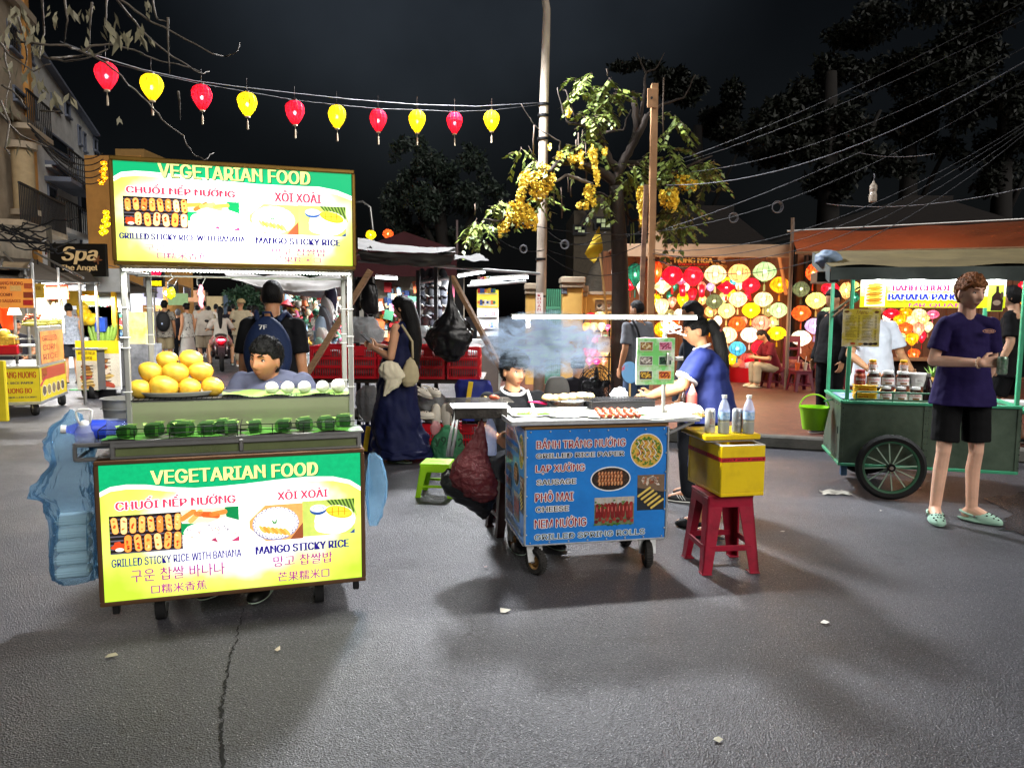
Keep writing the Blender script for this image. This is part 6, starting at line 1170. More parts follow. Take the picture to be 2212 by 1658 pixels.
mb=MB();w=Bj['wrR'];d=(Bj['wrR']-Bj['elR']).normalized();x_,y_,_=basis(d)
for i in range(14): a=2*pi*i/14;mb.ell(w-d*.012+x_*(.032*cos(a))+y_*(.032*sin(a)),.0075,M('bead','#d8b898',.4),8)
mb.build('bead_bracelet',t)
mb=MB();F=Flat(mb,V3((.045,-.128,1.325))*S,(.99,.14,0),(0,0,1))
F.ell(.04,.014,.045,.014,LM('#e8a880','n'),1,n=24);F.ell(.04,.014,.042,.0115,LM('#20164a','n'),2,n=24);F.text('TREMBLE',.008,.008,.072,.02,LM('#e8a880','n'),3,bold=.02);mb.build('chest_logo',t)
# vendor at the green cart, people at its side
y=7.15;person('vendor in a white t-shirt standing behind the green cart, head hidden by its sign',(px_x(1890,700,y),y,0),.1,1.72,J=dict(elR=(-.27,-.05,1.12),wrR=(-.22,-.28,1.0),elL=(.27,-.02,1.12),wrL=(.24,-.26,.97)),head=(0,.3,0),skc='#b8865f',top=CL('white_tee','#c9ccd4'),sleeve=.75,hem=.14,bot='pants',botm=CL('dark_trousers','#14161c'),shoem=BLK,vox=.009,face=False)
y=8.3;person('person in black standing beyond the mint post of the green cart',(px_x(1800,690,y),y,.13),-1.2,1.66,head=(0,.2,0),top=CL('black_long','#0a0a0c'),sleeve=1.9,bot='pants',botm=CL('black_trousers','#0b0b0d'),shoem=BLK,vox=.011,face=False)
y=7.75;person('person in black t-shirt and shorts walking past the far end of the green cart',(px_x(2186,700,y),y,.13),-2.3,1.68,J=dict(elR=(-.25,-.08,1.12),wrR=(-.14,-.28,1.05),anL=(.1,-.2,.085),knL=(.1,-.1,.5),toL=(.1,-.36,.03),anR=(-.1,.14,.1)),skc='#c49a7c',hs='long',top=CL('black_long','#0a0a0c'),sleeve=.8,hem=.2,toploose=1.1,bot='shorts',botm=CL('black_shorts','#08080a'),botlen=.9,shoem=M('black_shoe','#121214',.6),vox=.01,face=False,wide=1.12)
y=7.6;o=person('person in blue jeans and striped black trainers, mostly beyond the picture edge',(px_x(2262,800,y),y,.13),-2.0,1.7,top=CL('grey_blue','#3a4252'),sleeve=.8,bot='pants',botm=CL('blue_jeans','#24365c'),botlen=.95,shoem=M('black_shoe','#121214',.6),vox=.012,face=False)
mb=MB();q=P(*zg(1245,948),7.3);mb.box(q,(.42,.25,.035),WHT,rz=-.2);o=mb.build('foam_tray',None);tag(o,'white foam tray carried by the person in jeans','tray')
# left stalls
y=11.9;p=P(38,775,y);person('man with glasses and short dark hair behind the corn cart',(p.x,y,0),.6,1.6,J=seat(.27),head=(.4,.15,0),skc='#a87654',hs='crop',top=CL('dark_shirt','#1c1a20'),bot='pants',botm=CL('dark_trousers','#14161c'),shoem=BLK,vox=.012)
y=14.6;p=P(150,700,y);person('person in a striped tank top, back turned, by the corn cart',(p.x,y,0),-2.4,1.62,skc='#b98862',hs='crop',top=CL('striped_tank','#8f959f',var=.5,vs=30),sleeve=0,bot='shorts',botm=CL('dark_shorts','#23252b'),shoem=BLK,vox=.013,face=False)
# crowd up the street
FLO=CL('floral_shirt','#8d877c',var=.5,vs=22,col2='#2c2a2c',thr=(.54,.6));FLD=CL('floral_dress','#a8a69e',var=.5,vs=14,col2='#34343a',thr=(.56,.62));WTE=CL('white_tee_far','#b9b2a6');KHA=CL('khaki','#8d8064')
def cr(lab,u,y,yaw,h,top,bot,botm,**k):
 x=px_x(u,720,y);return person(lab,(x,y,0),yaw+.3,h,k.pop('fem',False),top=top,bot=bot,botm=botm,vox=.015,face=False,**k)
c1=cr('man in a floral shirt and khaki shorts with a black backpack walking up the street',357,18.6,pi-.1,1.72,FLO,'shorts',KHA,hs='fringe',botlen=1.0,hem=.16)
t=c1[0];mb=MB();mb.ell((0,.18,1.17),(.17,.1,.25),M('black_backpack','#0e0e10',.7,bump=.3,bs=30),22)
for s in (-1,1): mb.tube([(s*.08,.14,1.38),(s*.11,.02,1.46),(s*.13,-.1,1.35)],.02,BLK,6)
mb.box((0.0,.28,1.12),(.035,.005,.045),M('tag_blue','#a8b8d8',.5));o=mb.build('backpack',None,t.location,t.rotation_euler.z);tag(o,'black backpack on the man in the floral shirt','backpack')
cr('woman in a strappy floral top and pale long skirt walking up the street',405,18.4,pi+.9,1.66,FLD,'skirt',CL('pale_skirt','#9a9690'),fem=True,hs='bun',sleeve=0,botlen=.15,hem=.12,head=(-.2,0,0),hx=[((0,.06,1.68),(0,.08,1.68),.04,.03)])
cr('man in a white shirt and shorts beside the pink hanging bag',440,19.0,pi+.3,1.76,WTE,'shorts',CL('cream_shorts','#a69a84'),hs='crop',botlen=1.0,hem=.14,skc='#c89a7c')
cr('man in a cream cap, white shirt and beige trousers, back turned, past the motorbike',521,19.3,pi-.15,1.76,CL('cream_shirt','#b0a488'),'pants',CL('pale_trousers','#a89c84'),hs='bald',hem=.14,wide=1.1,shoes='sneaker',botlen=.7)
cc=P(521,664,19.3);mb=MB();mb.ell((cc.x,19.3,1.66),(.11,.125,.1),CL('cap','#a8926a'),18,fn=lambda p,d:V3((p.x,p.y,max(-.02,p.z))));o=mb.build('cap',None);tag(o,'cream cap on the man past the motorbike','cap')
cr('person in black with a pale cap close behind the man with the navy backpack',553,16.5,pi+.7,1.6,CL('black_long','#0a0a0c'),'pants',CL('black_trousers','#0b0b0d'),hs='long',sleeve=1.8)
cr('child in a grey cap between the floral shirt man and the woman in the skirt',386,20.5,pi-.3,1.5,CL('dark_shirt','#1c1a20'),'pants',CL('dark_trousers','#14161c'),hs='fringe',hair='#7c7c80')
cr('person with red hair clip far up the street behind the woman in the skirt',428,23,pi,1.62,CL('maroon_top','#5c1420'),'pants',CL('dark_trousers','#14161c'),hs='long')
for i,(u,y,h) in enumerate(((452,24,1.6),(468,26,1.68),(497,23.5,1.6),(540,24,1.64),(505,28,1.7))):
 cr(['dark haired person far up the street ahead of the woman in the skirt','tall figure far up the street above the motorbike','dark haired person far up the street between motorbike and cream cap','person far up the street beyond the cream cap','last small figure up the street under the trees'][i],u,y,pi+RU(-.5,.5),h,RC([WTE,CL('dark_shirt','#1c1a20'),KHA]),'pants',CL('dark_trousers','#14161c'),hs=RC(['long','fringe']))
# motorbike with rider
y=18.2;x=px_x(478,760,y);J=seat(.12,.05,kx=.24,foot=.22);J.update(pel=(0,0,.83),hiR=(-.09,0,.82),hiL=(.09,0,.82),knR=(-.27,-.3,.62),knL=(.27,-.3,.62),anR=(-.26,-.18,.2),anL=(.26,-.18,.2),toR=(-.26,-.32,.17),toL=(.26,-.32,.17),che=(0,-.04,1.14),nek=(0,-.08,1.34),hed=(0,-.11,1.5),shR=(-.17,-.08,1.28),shL=(.17,-.08,1.28),elR=(-.28,-.2,1.06),elL=(.28,-.2,1.06),wrR=(-.34,-.42,1.02),wrL=(.34,-.42,1.02))
rd=person('woman with long dark hair in a white t-shirt riding the red motorbike',(x,y,0),pi+.38,1.66,True,J=J,skc='#c0906c',hs='long',hx=[((0,.0,1.5),(0,.06,1.2),.07,.05),((0,.06,1.2),(0,.07,.95),.05,.02)],top=WTE,sleeve=.9,hem=.1,bot='shorts',botm=CL('pink_shorts','#b07a72'),botlen=.6,shoes='slipper',shoem=BLK,vox=.014,face=False)
mo=thing('motorbike','red motorbike with a glowing tail light riding away up the street','motorbike',(x,y,0),pi+.38);RDP=M('red_paint','#a8102c',.25,var=.1,coat=.6)
mb=MB();mb.ell((0,.32,.72),(.15,.42,.15),RDP,24);mb.ell((0,-.45,.7),(.19,.14,.36),RDP,18);mb.box((0,.1,.5),(.22,.5,.3),BLKM,bev=.05);mb.ell((.19,.35,.42),(.06,.3,.09),BLKM,14);mb.box((-.17,.35,.42),(.07,.3,.22),BLKM,bev=.03);mb.box((0,-.2,.3),(.3,.5,.06),BLKM);mb.build('bike_body',mo)
mb=MB();mb.ell((0,.1,.84),(.14,.4,.06),BLK,20);mb.build('saddle',mo)
mb=MB();mb.box((0,.73,.76),(.2,.03,.05),glow('tail_red','#ff2a3c',9),bev=.01);mb.build('tail_light',mo);mb=MB();mb.box((0,.735,.77),(.13,.035,.018),glow('tail_white','#ffd8dc',9),bev=.005);mb.build('brake_strip',mo);point('tail_glow',mo,(0,.85,.72),3,(1,.12,.15),.05)
mb=MB();mb.box((0,.76,.5),(.17,.02,.24),M('mudguard','#3a3034',.6),R=Euler((-.25,0,0)).to_matrix(),bev=.02);mb.build('number_plate',mo)
for yy in (.55,-.6):
 mb=MB();Rw=Euler((0,pi/2,0)).to_matrix();mb.lathe([(.2,-.045),(.26,-.05),(.285,0),(.26,.05),(.2,.045)],RUB,(0,yy,.285),28,Rw);w=mb.build('wheel',mo);mb=MB();mb.lathe([(0,-.03),(.19,-.04),(.2,0),(.19,.04),(0,.03)],STEEL,(0,yy,.285),20,Rw);mb.build('rim',w)
mb=MB();mb.tube([(-.36,-.38,1.0),(-.2,-.44,.98),(0,-.46,.95),(.2,-.44,.98),(.36,-.38,1.0)],.016,BLKM,8);mb.build('handlebar',mo)
for s in (-1,1): mb=MB();mb.tube([(s*.24,-.42,1.0),(s*.3,-.46,1.16)],.006,BLKM,6);mb.ell((s*.31,-.46,1.19),(.05,.012,.035),BLKM,12);mb.build('mirror',mo)
for s in (-1,1): mb=MB();mb.tube([(s*.13,.42,.4),(s*.12,.4,.66)],.025,STEEL,8);mb.build('shock_absorber',mo)
# behind the grill cart: child, chair back, dark head
y=6.1;p=P(*zb(570,505),y);J=seat(.55,.05);person('small child peeping out beside the boy at the grill',(p.x,y,0),.5,1.2,J=J,head=(.2,0,0),skc='#c4906c',hs='fringe',top=CL('dark_shirt','#1c1a20'),bot='shorts',botm=CL('dark_shorts','#23252b'),shoes='slipper',vox=.009)
y=6.9;p=P(*zb(820,500),y);J=seat(.5,.1);person('person with black hair sitting low with back turned beyond the foil pan',(p.x,y,0),pi,1.6,J=J,hs='crop',top=CL('dark_shirt','#1c1a20'),bot='pants',botm=CL('dark_trousers','#14161c'),shoem=BLK,vox=.012,face=False)
a=P(*zb(615,530),6.5);b=P(*zb(772,440),6.5);t=thing('chair','grey round backed chair beyond the foil pan of bread','chair',((a.x+b.x)/2,6.5,0));GC=M('grey_vinyl','#6c6a66',.6,var=.1,bump=.1,bs=20);hw=(b.x-a.x)/2;zt_=b.z
mb=MB();mb.ell((0,0,zt_-.24),(hw,.05,.26),GC,28,fn=lambda p,d:V3((math.copysign(abs(d.x)**.6,d.x)*hw,p.y,math.copysign(abs(d.z)**.6,d.z)*.26)));mb.build('backrest',t);mb=MB();mb.box((0,.2,.42),(hw*2,.4,.06),GC,bev=.02);mb.build('seat',t)
for sx in (-1,1):
 for yy in (.03,.38): mb=MB();mb.cyl((sx*(hw-.03),yy,0),(sx*(hw-.03),yy,.4),.014,BLKM,n=8);mb.build('leg',t)
# black fan
y=5.9;q=P(*zb(925,475),y);t=thing('standing_fan','black wire cage fan blowing smoke behind the grill cart','fan',(q.x,y,0));Rf=Euler((radians(90),0,.45)).to_matrix();rr=.155
mb=MB()
for r in (.3,.5,.7,.88,1.0):
 for k in (-1,1): zz=.05*sqrt(max(0,1-r*r*.9))*k;mb.tube([V3((0,0,q.z))+Rf@V3((rr*r*cos(a),rr*r*sin(a),zz)) for a in [2*pi*i/32 for i in range(33)]],.003,BLKM,5,cap=False)
for i in range(26): a=2*pi*i/26;mb.tube([V3((0,0,q.z))+Rf@V3((rr*r*cos(a),rr*r*sin(a),.05*sqrt(max(0,1-r*r*.9)))) for r in (.12,.4,.7,.9,1.0)],.002,BLKM,4)
mb.build('cage',t);mb=MB()
for i in range(4): a=i*pi/2;mb.ell(V3((0,0,q.z))+Rf@V3((.075*cos(a),.075*sin(a),0)),(.06,.04,.006),BLKM,10,Rf@Matrix.Rotation(a,3,'Z')@Euler((.5,0,0)).to_matrix())
mb.ell((0,0,q.z),.035,BLKM,12);mb.build('blade',t);mb=MB();mb.cyl((0,.06,q.z),(0,.14,q.z),.05,BLKM);mb.cyl((0,.1,0),(0,.1,q.z),.014,BLKM);mb.cyl((0,.1,0),(0,.1,.03),.16,BLKM,n=20);mb.build('stand',t)
y=5.75;q=P(*zl(900,1190),y);mb=MB();Rd=Euler((radians(80),.3,.5)).to_matrix();mb.lathe([(0,.004),(.07,.004),(.085,.0),(.085,-.004),(0,-.004)],M('blue_disc','#5f8fb8',.5,var=.5,vs=14,col2='#b03c48',thr=(.55,.62)),(0,0,q.z),28,Rd,);mb.cyl((0,.0,q.z-.085),(0,.02,0),.008,M('bamboo','#c8a468',.7),n=8);o=mb.build('round_sign',None,(q.x,y,0));o.scale=(1,1,1);tag(o,'blue round sign with red pattern on a stick behind the sauce bottles','sign')
# ================================================================ SHOE AND SOUVENIR STALL
Y6=8.25
WOODB=M('weathered_wood','#8a6a4c',.75,var=.35,vs=7,stretch=(1,9,9),bump=.3,bs=20);DKW=M('dark_wood','#2c221c',.7,var=.3,vs=6);STP=M('stall_pole','#3a3a3c',.5,.5,var=.2);GTARP=M('stall_tarp','#45433f',.8,var=.3,vs=3,bump=.4,bs=8);GTARP2=M('stall_tarp_pale','#8f8c88',.8,var=.2,vs=3,bump=.4,bs=8)
tl=P(*zs(-330,1000),Y6);tr=P(*zs(905,1000),Y6);zp=tr.z
st_=thing('shoe_stall','long street stall of red crates under dark tarps with wooden props','stall',((tl.x+tr.x)/2,Y6,0));sx0=tl.x-st_.location.x;sx1=tr.x-st_.location.x
mb=MB();mb.box(((sx0+sx1)/2,.45,zp-.03),(sx1-sx0,.95,.05),DKW);mb.box(((sx0+sx1)/2,.45,.28),(sx1-sx0,.8,.03),DKW);mb.build('counter',st_)
for x in (sx0+.05,sx0+1.0,sx0+1.9,sx1-.05):
 for yy in (.05,.85): mb=MB();mb.box((x,yy,(zp-.055)/2),(.05,.05,zp-.055),DKW);mb.build('leg',st_)
def WL(u,v,y): p=P(u,v,y);return (p.x-st_.location.x,p.y-st_.location.y,p.z)
for (x,a) in ((480,300),(594,270),(85,420),(140,400)):
 q=WL(*zs(x,a),8.6);mb=MB();mb.box((q[0],q[1],q[2]/2),(.045,.045,q[2]),STP);mb.build('pole',st_)
for n,(a,b,y0,y1,m,w) in enumerate(((zs(172,300),(668,800),7.75,7.75,WOODB,.09),(zs(697,338),zs(1045,985),7.9,7.7,WOODB,.075))):
 A_=WL(*a,y0);B2=WL(*b,y1);d=(V3(B2)-V3(A_)).normalized();B2=V3(A_)+d*((A_[2]-.0)/-d.z*.999);mb=MB();mb.beam(A_,B2,w,w*.6,m)
 for i in range(9): c=V3(A_).lerp(B2,i/9+.05);mb.box(c+V3((0,-w*.33,0)),(.03,.012,.03),DKW)
 mb.build('prop',st_)
for s_,(u0,v0,u1,v1) in enumerate(((690,560,770,530),)): pass
def sheet(name,parent,quad,mat,nu=24,nv=8,sag=.08,seed=0,thick=.0):
 q=[V3(p) for p in quad];mb=MB()
 def f(a,b):
  p=(q[0].lerp(q[1],a)).lerp(q[3].lerp(q[2],a),b);p.z-=sag*4*a*(1-a)*(.4+.6*b)*.5;p.z+=.02*sag/.08*noise.noise(V3((a*5+seed,b*4,seed)));p.y+=.03*noise.noise(V3((a*7,b*5+seed,3)));return p
 mb.grid(f,nu,nv,mat);return mb.build(name,parent)
sheet('tarp',st_,[WL(*zs(90,160),7.9),WL(*zs(720,185),7.9),WL(*zs(720,150),9.6),WL(*zs(90,90),9.6)],GTARP,seed=1)
sheet('tarp',st_,[WL(*zs(90,168),7.88),WL(*zs(720,190),7.88),WL(*zs(690,262),8.0),WL(*zs(110,235),8.0)],GTARP,seed=2)
sheet('tarp',st_,[WL(*zs(600,195),8.0),WL(*zs(940,235),8.0),WL(*zs(880,190),9.2),WL(*zs(600,150),9.2)],GTARP,seed=4,sag=.12)
sheet('tarp',st_,[WL(470,585,8.9),WL(765,590,8.9),WL(765,614,8.5),WL(505,604,8.6)],GTARP2,seed=6,sag=.2)
sheet('tarp',st_,[WL(500,600,8.9),WL(750,596,8.9),WL(745,640,9.3),WL(560,622,9.3)],GTARP2,seed=7,sag=.1)
for a,b,y in ((zs(90,240),zs(720,275),8.1),(zs(160,210),zs(620,235),8.2),(zs(560,270),zs(1270,322),8.6),(zs(460,385),zs(680,350),8.9),(zs(180,150),zs(75,200),8.2),(zs(595,225),zs(720,160),8.2),(zs(800,400),zs(1180,372),9.5)):
 mb=MB();mb.cyl(WL(*a,y),WL(*b,y),.016,STEEL,n=8);mb.build('rail',st_)
for i,(a,b,y) in enumerate(((zs(738,336),zs(912,308),8.8),(zs(945,360),zs(1192,343),9.0),(zs(822,382),zs(950,372),9.6),(zs(205,345),zs(345,352),9.6))):
 t=thing('tube_lamp',['fluorescent tube hung beside the top of the wooden prop','fluorescent tube at the far end of the shoe stall roof','fluorescent tube under the rear tarp of the shoe stall','fluorescent tube above the white dress hats in the stall'][i],'tube lamp',P(*a,y),0);d=P(*b,y)-P(*a,y)
 mb=MB();mb.cyl((0,0,0),d,.016,glow('tube_stall','#f4fbff',14),n=8);mb.build('tube',t);mb=MB();mb.beam(V3((0,0,.025)),d+V3((0,0,.025)),.05,.02,WHT);mb.build('fitting',t);l=area('tube_glow',t,d/2+V3((0,0,-.03)),(d.length,.04),60 if i<2 else 50,(.95,.98,1))
# crates
CRED=M('red_crate','#b0101e',.38,var=.1,vs=6)
def crate(w,d,h):
 mb=MB();t=.012
 mb.box((0,d/2,.008),(w-.03,d-.03,.014),CRED)
 for sy,yy in ((-1,0),(1,d)):
  for z in (.012,h*.36,h*.62,h-.02): mb.box((0,yy,z),(w,t,.03 if z<h*.9 else .04),CRED,bev=.002)
  n=13
  for i in range(n+1): x=-w/2+.012+(w-.024)*i/n;mb.box((x,yy+.001*sy,h/2),(.009 if 0<i<n else .022,t*.8,h-.04),CRED,bev=.001)
  mb.box((0,yy+.0015*sy,h*.8),(w*.3,t,h*.2),CRED,bev=.002)
 for sx in (-1,1):
  for z in (.012,h*.36,h*.62,h-.02): mb.box((sx*(w/2-.0),d/2,z),(t,d-.015,.03),CRED,bev=.002)
  for i in range(12): mb.box((sx*(w/2),.03+(d-.06)*i/11,h/2),(t*.8,.009,h-.04),CRED,bev=.001)
 mb.box((0,d/2,h*.45),(w-.05,d-.05,h*.75),M('crate_goods','#6a6866',.6,var=.6,vs=14,bump=.8,bs=22),bev=.03)
 return mb
cw=.355;k0=None
for i,(x,nm) in enumerate(((772,'at the grill boy end'),(545,'between the black bag and the woman in navy'),(322,'behind the woman in navy'),(105,'at the corner post of the lit cart'),(-115,'glimpsed inside the lit cart by the backpack'))):
 q=P(*zs(x,990),Y6-.05)
 if i==0: k0=crate(cw,.5,.36).build('red_crate',None,(q.x,Y6-.05,zp-.003));k0['category']='crate';k0['group']='red crates along the stall counter';o=k0
 else: o=k0.copy();COL.objects.link(o);o.location=(q.x,Y6-.05+.02*i%3*.01,zp-.003)
 o['label']='red slatted plastic crate on the counter, '+nm
for i,(x,nm) in enumerate(((540,'below the white clogs'),(800,'behind the steel tongs'))):
 q=P(*zs(x,1310),8.1);o=k0.copy();COL.objects.link(o);o.location=(q.x,8.0,.0);o['label']='red plastic crate on the ground under the stall, '+nm;o['group']='red crates on the ground';o.scale=(1.1,1,.75)
BFILM=M('black_bag_film','#101012');GRYF=film('grey_bag_film','#9a9c9c',.25,.3,.9,18)
bag(Fr((0,7.85,0)),0,ZL([(688,694,330),(672,700,420),(668,712,500),(650,745,570),(590,800,650),(535,830,700),(530,830,745),(560,800,800),(590,780,840),(640,750,875),(670,715,893)],zs),BFILM,.55,.22,nf=12,n=56,seed=12,label='big bulging black plastic bag hanging from the stall pole over the red crates')
bag(Fr((0,8.35,0)),0,ZL([(140,150,350),(120,210,400),(110,222,450),(108,224,520),(130,222,570),(150,210,585)],zs),BFILM,.6,.15,seed=14,label='black plastic bag hanging beside the wooden prop and the woman in navy')
bag(Fr((0,8.6,0)),0,ZL([(70,100,360),(62,118,420),(60,120,500),(75,115,560)],zs),BFILM,.6,.15,seed=15,label='narrow black bag hanging next to the lit cart corner post')
for i,(sl,y,m,lab) in enumerate((([(60,190,600),(40,220,640),(30,250,700),(60,240,765)],8.5,GRYF,'grey plastic bags heaped on the crates beside the woman with the phone'),([(470,540,655),(445,600,700),(450,560,770)],8.5,GRYF,'clear bag of goods on the crates behind the hanging black bag'),([(770,900,745),(760,915,775),(770,900,800)],8.45,GRYF,'clear bag of goods in the crate at the boy end of the stall'),([(120,200,1045),(85,225,1090),(80,232,1150),(90,235,1200),(95,230,1275)],8.1,GRYF,'grey bag of shoes under the stall by the corner post of the lit cart'),([(480,600,1078),(452,650,1120),(455,690,1160),(470,710,1220),(480,700,1262)],8.15,GRYF,'clear bag of white clogs under the stall behind the navy dress'))):
 bag(Fr((0,y,0)),0,ZL(sl,zs),m,.8,.2,seed=20+i,label=lab)
WCL=M('white_clog','#cfc8b8',.6,var=.08)
def clog(loc,rz,label,lean=0,sc=1.0,m=None,group=None):
 m=m or WCL;mb=MB();mb.ell((0,0,.02),(.05,.14,.02),m,18);mb.ell((0,-.04,.045),(.052,.1,.045),m,18)
 for i in range(8): a=i*.8;mb.ell((.028*cos(a),-.06+.035*sin(a),.085),(.007,.007,.006),BLK,6)
 mb.tube([(.05,.0,.055),(.045,.09,.065),(0,.13,.07),(-.045,.09,.065),(-.05,0,.055)],.008,m,6);o=mb.build('clog',None,loc);o.rotation_euler=(lean,0,rz);o.scale=(sc,)*3;return tag(o,label,'clog',group)
for i,(x,y,rz,ln,nm) in enumerate(((600,1250,.2,-1.3,'standing upright, nearer the woman in navy'),(655,1250,-.2,-1.3,'standing upright, nearer the steel tongs'),(500,1110,1.2,.3,'on top of the bag heap behind the navy dress'),(560,1105,.9,.2,'on the bag heap beside another'),(505,1262,1.4,0,'lying low beside the navy dress'),(690,1215,.4,-.6,'leaning at the tongs side of the heap'))):
 q=P(*zs(x,y),7.98);clog((q.x,7.95,max(.02,q.z)),rz,'white rubber clog '+nm,ln,1.05,None,'white clogs under the stall')
TB=M('blue_tarp_bag','#1c2a7a',.6,var=.2,vs=6,bump=.4,bs=14);TYL=M('yellow_band','#d8b41c',.6)
for (sl,y,lab) in (([(735,940,1010),(720,960,1050),(722,965,1150),(735,960,1260)],7.95,'big blue woven bag with yellow bands under the stall behind the boy'),([(110,190,1300),(100,200,1360),(110,240,1440),(130,450,1490),(150,460,1560)],7.75,'blue woven bag with a yellow band beside the hem of the navy dress')):
 o=bag(Fr((0,y,0)),0,ZL(sl,zs),TB,.6,.12,seed=31,label=lab,cat='woven bag');mb=MB();a=P(*zs(sl[1][0]+ (90 if y>7.9 else 45),sl[0][2]+15),y-.2);mb.box((a.x,y-.19,a.z-.12),(.05,.012,.26),TYL,R=Euler((0,.15,0)).to_matrix());b=mb.build('yellow_band',None);adopt(b,o)
gb_=bag(Fr((0,7.3,0)),0,ZL([(650,690,1300),(620,740,1330),(575,765,1390),(560,775,1450),(560,770,1500),(575,760,1530)],zs),film('green_bag_film','#4c8c66',.25,.25,.8,18),.6,.2,seed=41,label='translucent green plastic bag with scribbled writing behind the lime stool')
mb=MB();a=P(*zs(590,1440),7.12);F=Flat(mb,(a.x,7.12,a.z),(1,0,-.1),(0,0,1));F.text('y95)2',0,0,.27,.11,LM('#1c3a2c','n'),1,bold=.03);b=mb.build('writing',None);adopt(b,gb_)
bag(Fr((0,7.35,0)),0,ZL([(575,610,1275),(560,625,1310),(562,620,1345),(570,610,1365)],zs),film('pink_clear','#c89a9a',.2,.5,.6,20),.6,.2,seed=43,label='small clear pink bag on top of the green bag')
# hanging rows of sandals on wire racks, souvenirs
SLP=[M('sandal_'+c[1:],c,.7,var=.15) for c in ('#3a3c40','#5a5a5c','#2a2c34','#8a8680')]
sandal=MB();sandal.ell((0,0,0),(.055,.02,.13),SLP[0],14);sandal.tube([(-.05,-.02,.0),(0,-.045,.03),(.05,-.02,0)],.014,SLP[0],6)
sm=[]
for m in SLP:
 s2=MB();s2.ell((0,0,0),(.055,.02,.13),m,14);s2.tube([(-.05,-.02,.0),(0,-.045,.03),(.05,-.02,0)],.014,m,6);o=s2.build('sandal');sm.append(o)
k=0
for r in range(5):
 for c in range(5):
  q=P(*zs(505+35*c,355+62*r),9.0);o=sm[k] if k<4 else sm[k%4].copy()
  if k>=4: COL.objects.link(o)
  o.location=(q.x,9.0+RU(-.02,.02),q.z);o.rotation_euler=(RU(-.2,.2),RU(-.3,.3),0);tag(o,f'grey sandal on the wire rack, {["top","second","third","fourth","lowest"][r]} row, {od[c]} from the black pole','sandal','sandals on the wire rack');k+=1
mb=MB()
for r in range(6): a=P(*zs(490,345+62*r),9.04);b=P(*zs(675,335+62*r),9.04);mb.tube([a,b],.006,STEEL,6)
o=mb.build('wire_rack',None);tag(o,'wire rack of sandals between the black poles of the shoe stall','rack')
scol=['#b02028','#c8b89a','#2c4a8a','#d8d2c4','#3a7a5c','#c86a8c','#e0b03c','#5a3c2c','#8cb0c8','#d87040'];sol={'#b02028':'red','#c8b89a':'straw coloured','#2c4a8a':'blue','#d8d2c4':'white','#3a7a5c':'green','#c86a8c':'pink','#e0b03c':'yellow','#5a3c2c':'brown','#8cb0c8':'pale blue','#d87040':'orange'}
proto={}
def souvenir(kind,c):
 if (kind,c) in proto: o=proto[(kind,c)].copy();COL.objects.link(o);return o
 m=M('sv_'+c[1:],c,.6,var=.25,vs=30);mb=MB()
 if kind=='hat': mb.lathe([(.001,.05),(.04,.01),(.075,-.03),(.07,-.032),(.0,.03)],m,n=16)
 elif kind=='doll': mb.ell((0,0,.02),.035,m,10);mb.ell((0,0,-.04),(.04,.03,.05),m,10);mb.ell((.025,0,.05),.014,m,8);mb.ell((-.025,0,.05),.014,m,8)
 elif kind=='bell': mb.lathe([(.001,.05),(.02,.04),(.03,0),(.042,-.03),(.03,-.03)],m,n=12);mb.tube([(0,0,-.03),(0,0,-.1)],.004,m,5)
 else: mb.ell((0,0,0),(.04,.04,.04),m,12);mb.tube([(0,0,.04),(0,0,.12)],.002,BLK,4);mb.ell((0,0,-.055),(.012,.012,.03),m,8)
 o=mb.build({'hat':'souvenir_hat','doll':'souvenir_doll','bell':'souvenir_bell'}.get(kind,'souvenir_charm'));proto[(kind,c)]=o;return o
for i in range(150):
 if i<120: u,v=RU(600,738),RU(618,742);y=RU(9.4,10.2);pl_='in the bright stall behind the backpack'
 else: u,v=zs(RU(470,570),RU(490,650));y=9.3;pl_='between the black poles of the shoe stall'
 if i<120 and u>655 and v<640 and (u-655)*.5>(v-600): v+=35
 kd=RC(['hat','doll','bell','charm']) if i<120 else 'hat';c=RC(scol) if i<120 else RC(['#d8d2c4','#c86a8c','#c8b89a'])
 o=souvenir(kd,c);q=P(u,v,y);o.location=q;o.rotation_euler=(RU(-.4,.4),RU(-.4,.4),RU(0,6));o.scale=(1.15,)*3
 tag(o,f'{sol[c]} souvenir {"charm ball" if kd=="charm" else kd} hanging among many {pl_}','souvenir',f'{sol[c]} souvenir {kd}s hanging in the stall, {pl_}')
mb=MB()
for r in range(6): a=P(596,622+24*r,10.25);b=P(742,616+24*r,10.25);mb.tube([a,b],.008,STEEL,5)
for u in (600,645,690,738): a=P(u,600,10.25);mb.box((a.x,10.27,a.z/2),(.03,.03,a.z),STEEL)
o=mb.build('souvenir_rack',None);tag(o,'tall steel rack hung with souvenirs behind the man with the backpack','rack')
for i in range(7):
 u=712-4*i+RU(-6,6);v=655+22*i;q=P(u,v,8.9);clog((q.x,8.9,q.z),RU(-.6,.6),f'{["navy","white","grey","pale blue","white","mint","grey"][i]} clog hanging on the prop beside the lit cart, {od[i]} from the top',-1.2,1.5,M('clog_'+str(i),['#1c2440','#c8c8c4','#6a6e74','#9ab4c8','#cfcfc8','#8cb4a4','#7a7a78'][i],.6),'clogs hung along the wooden prop')
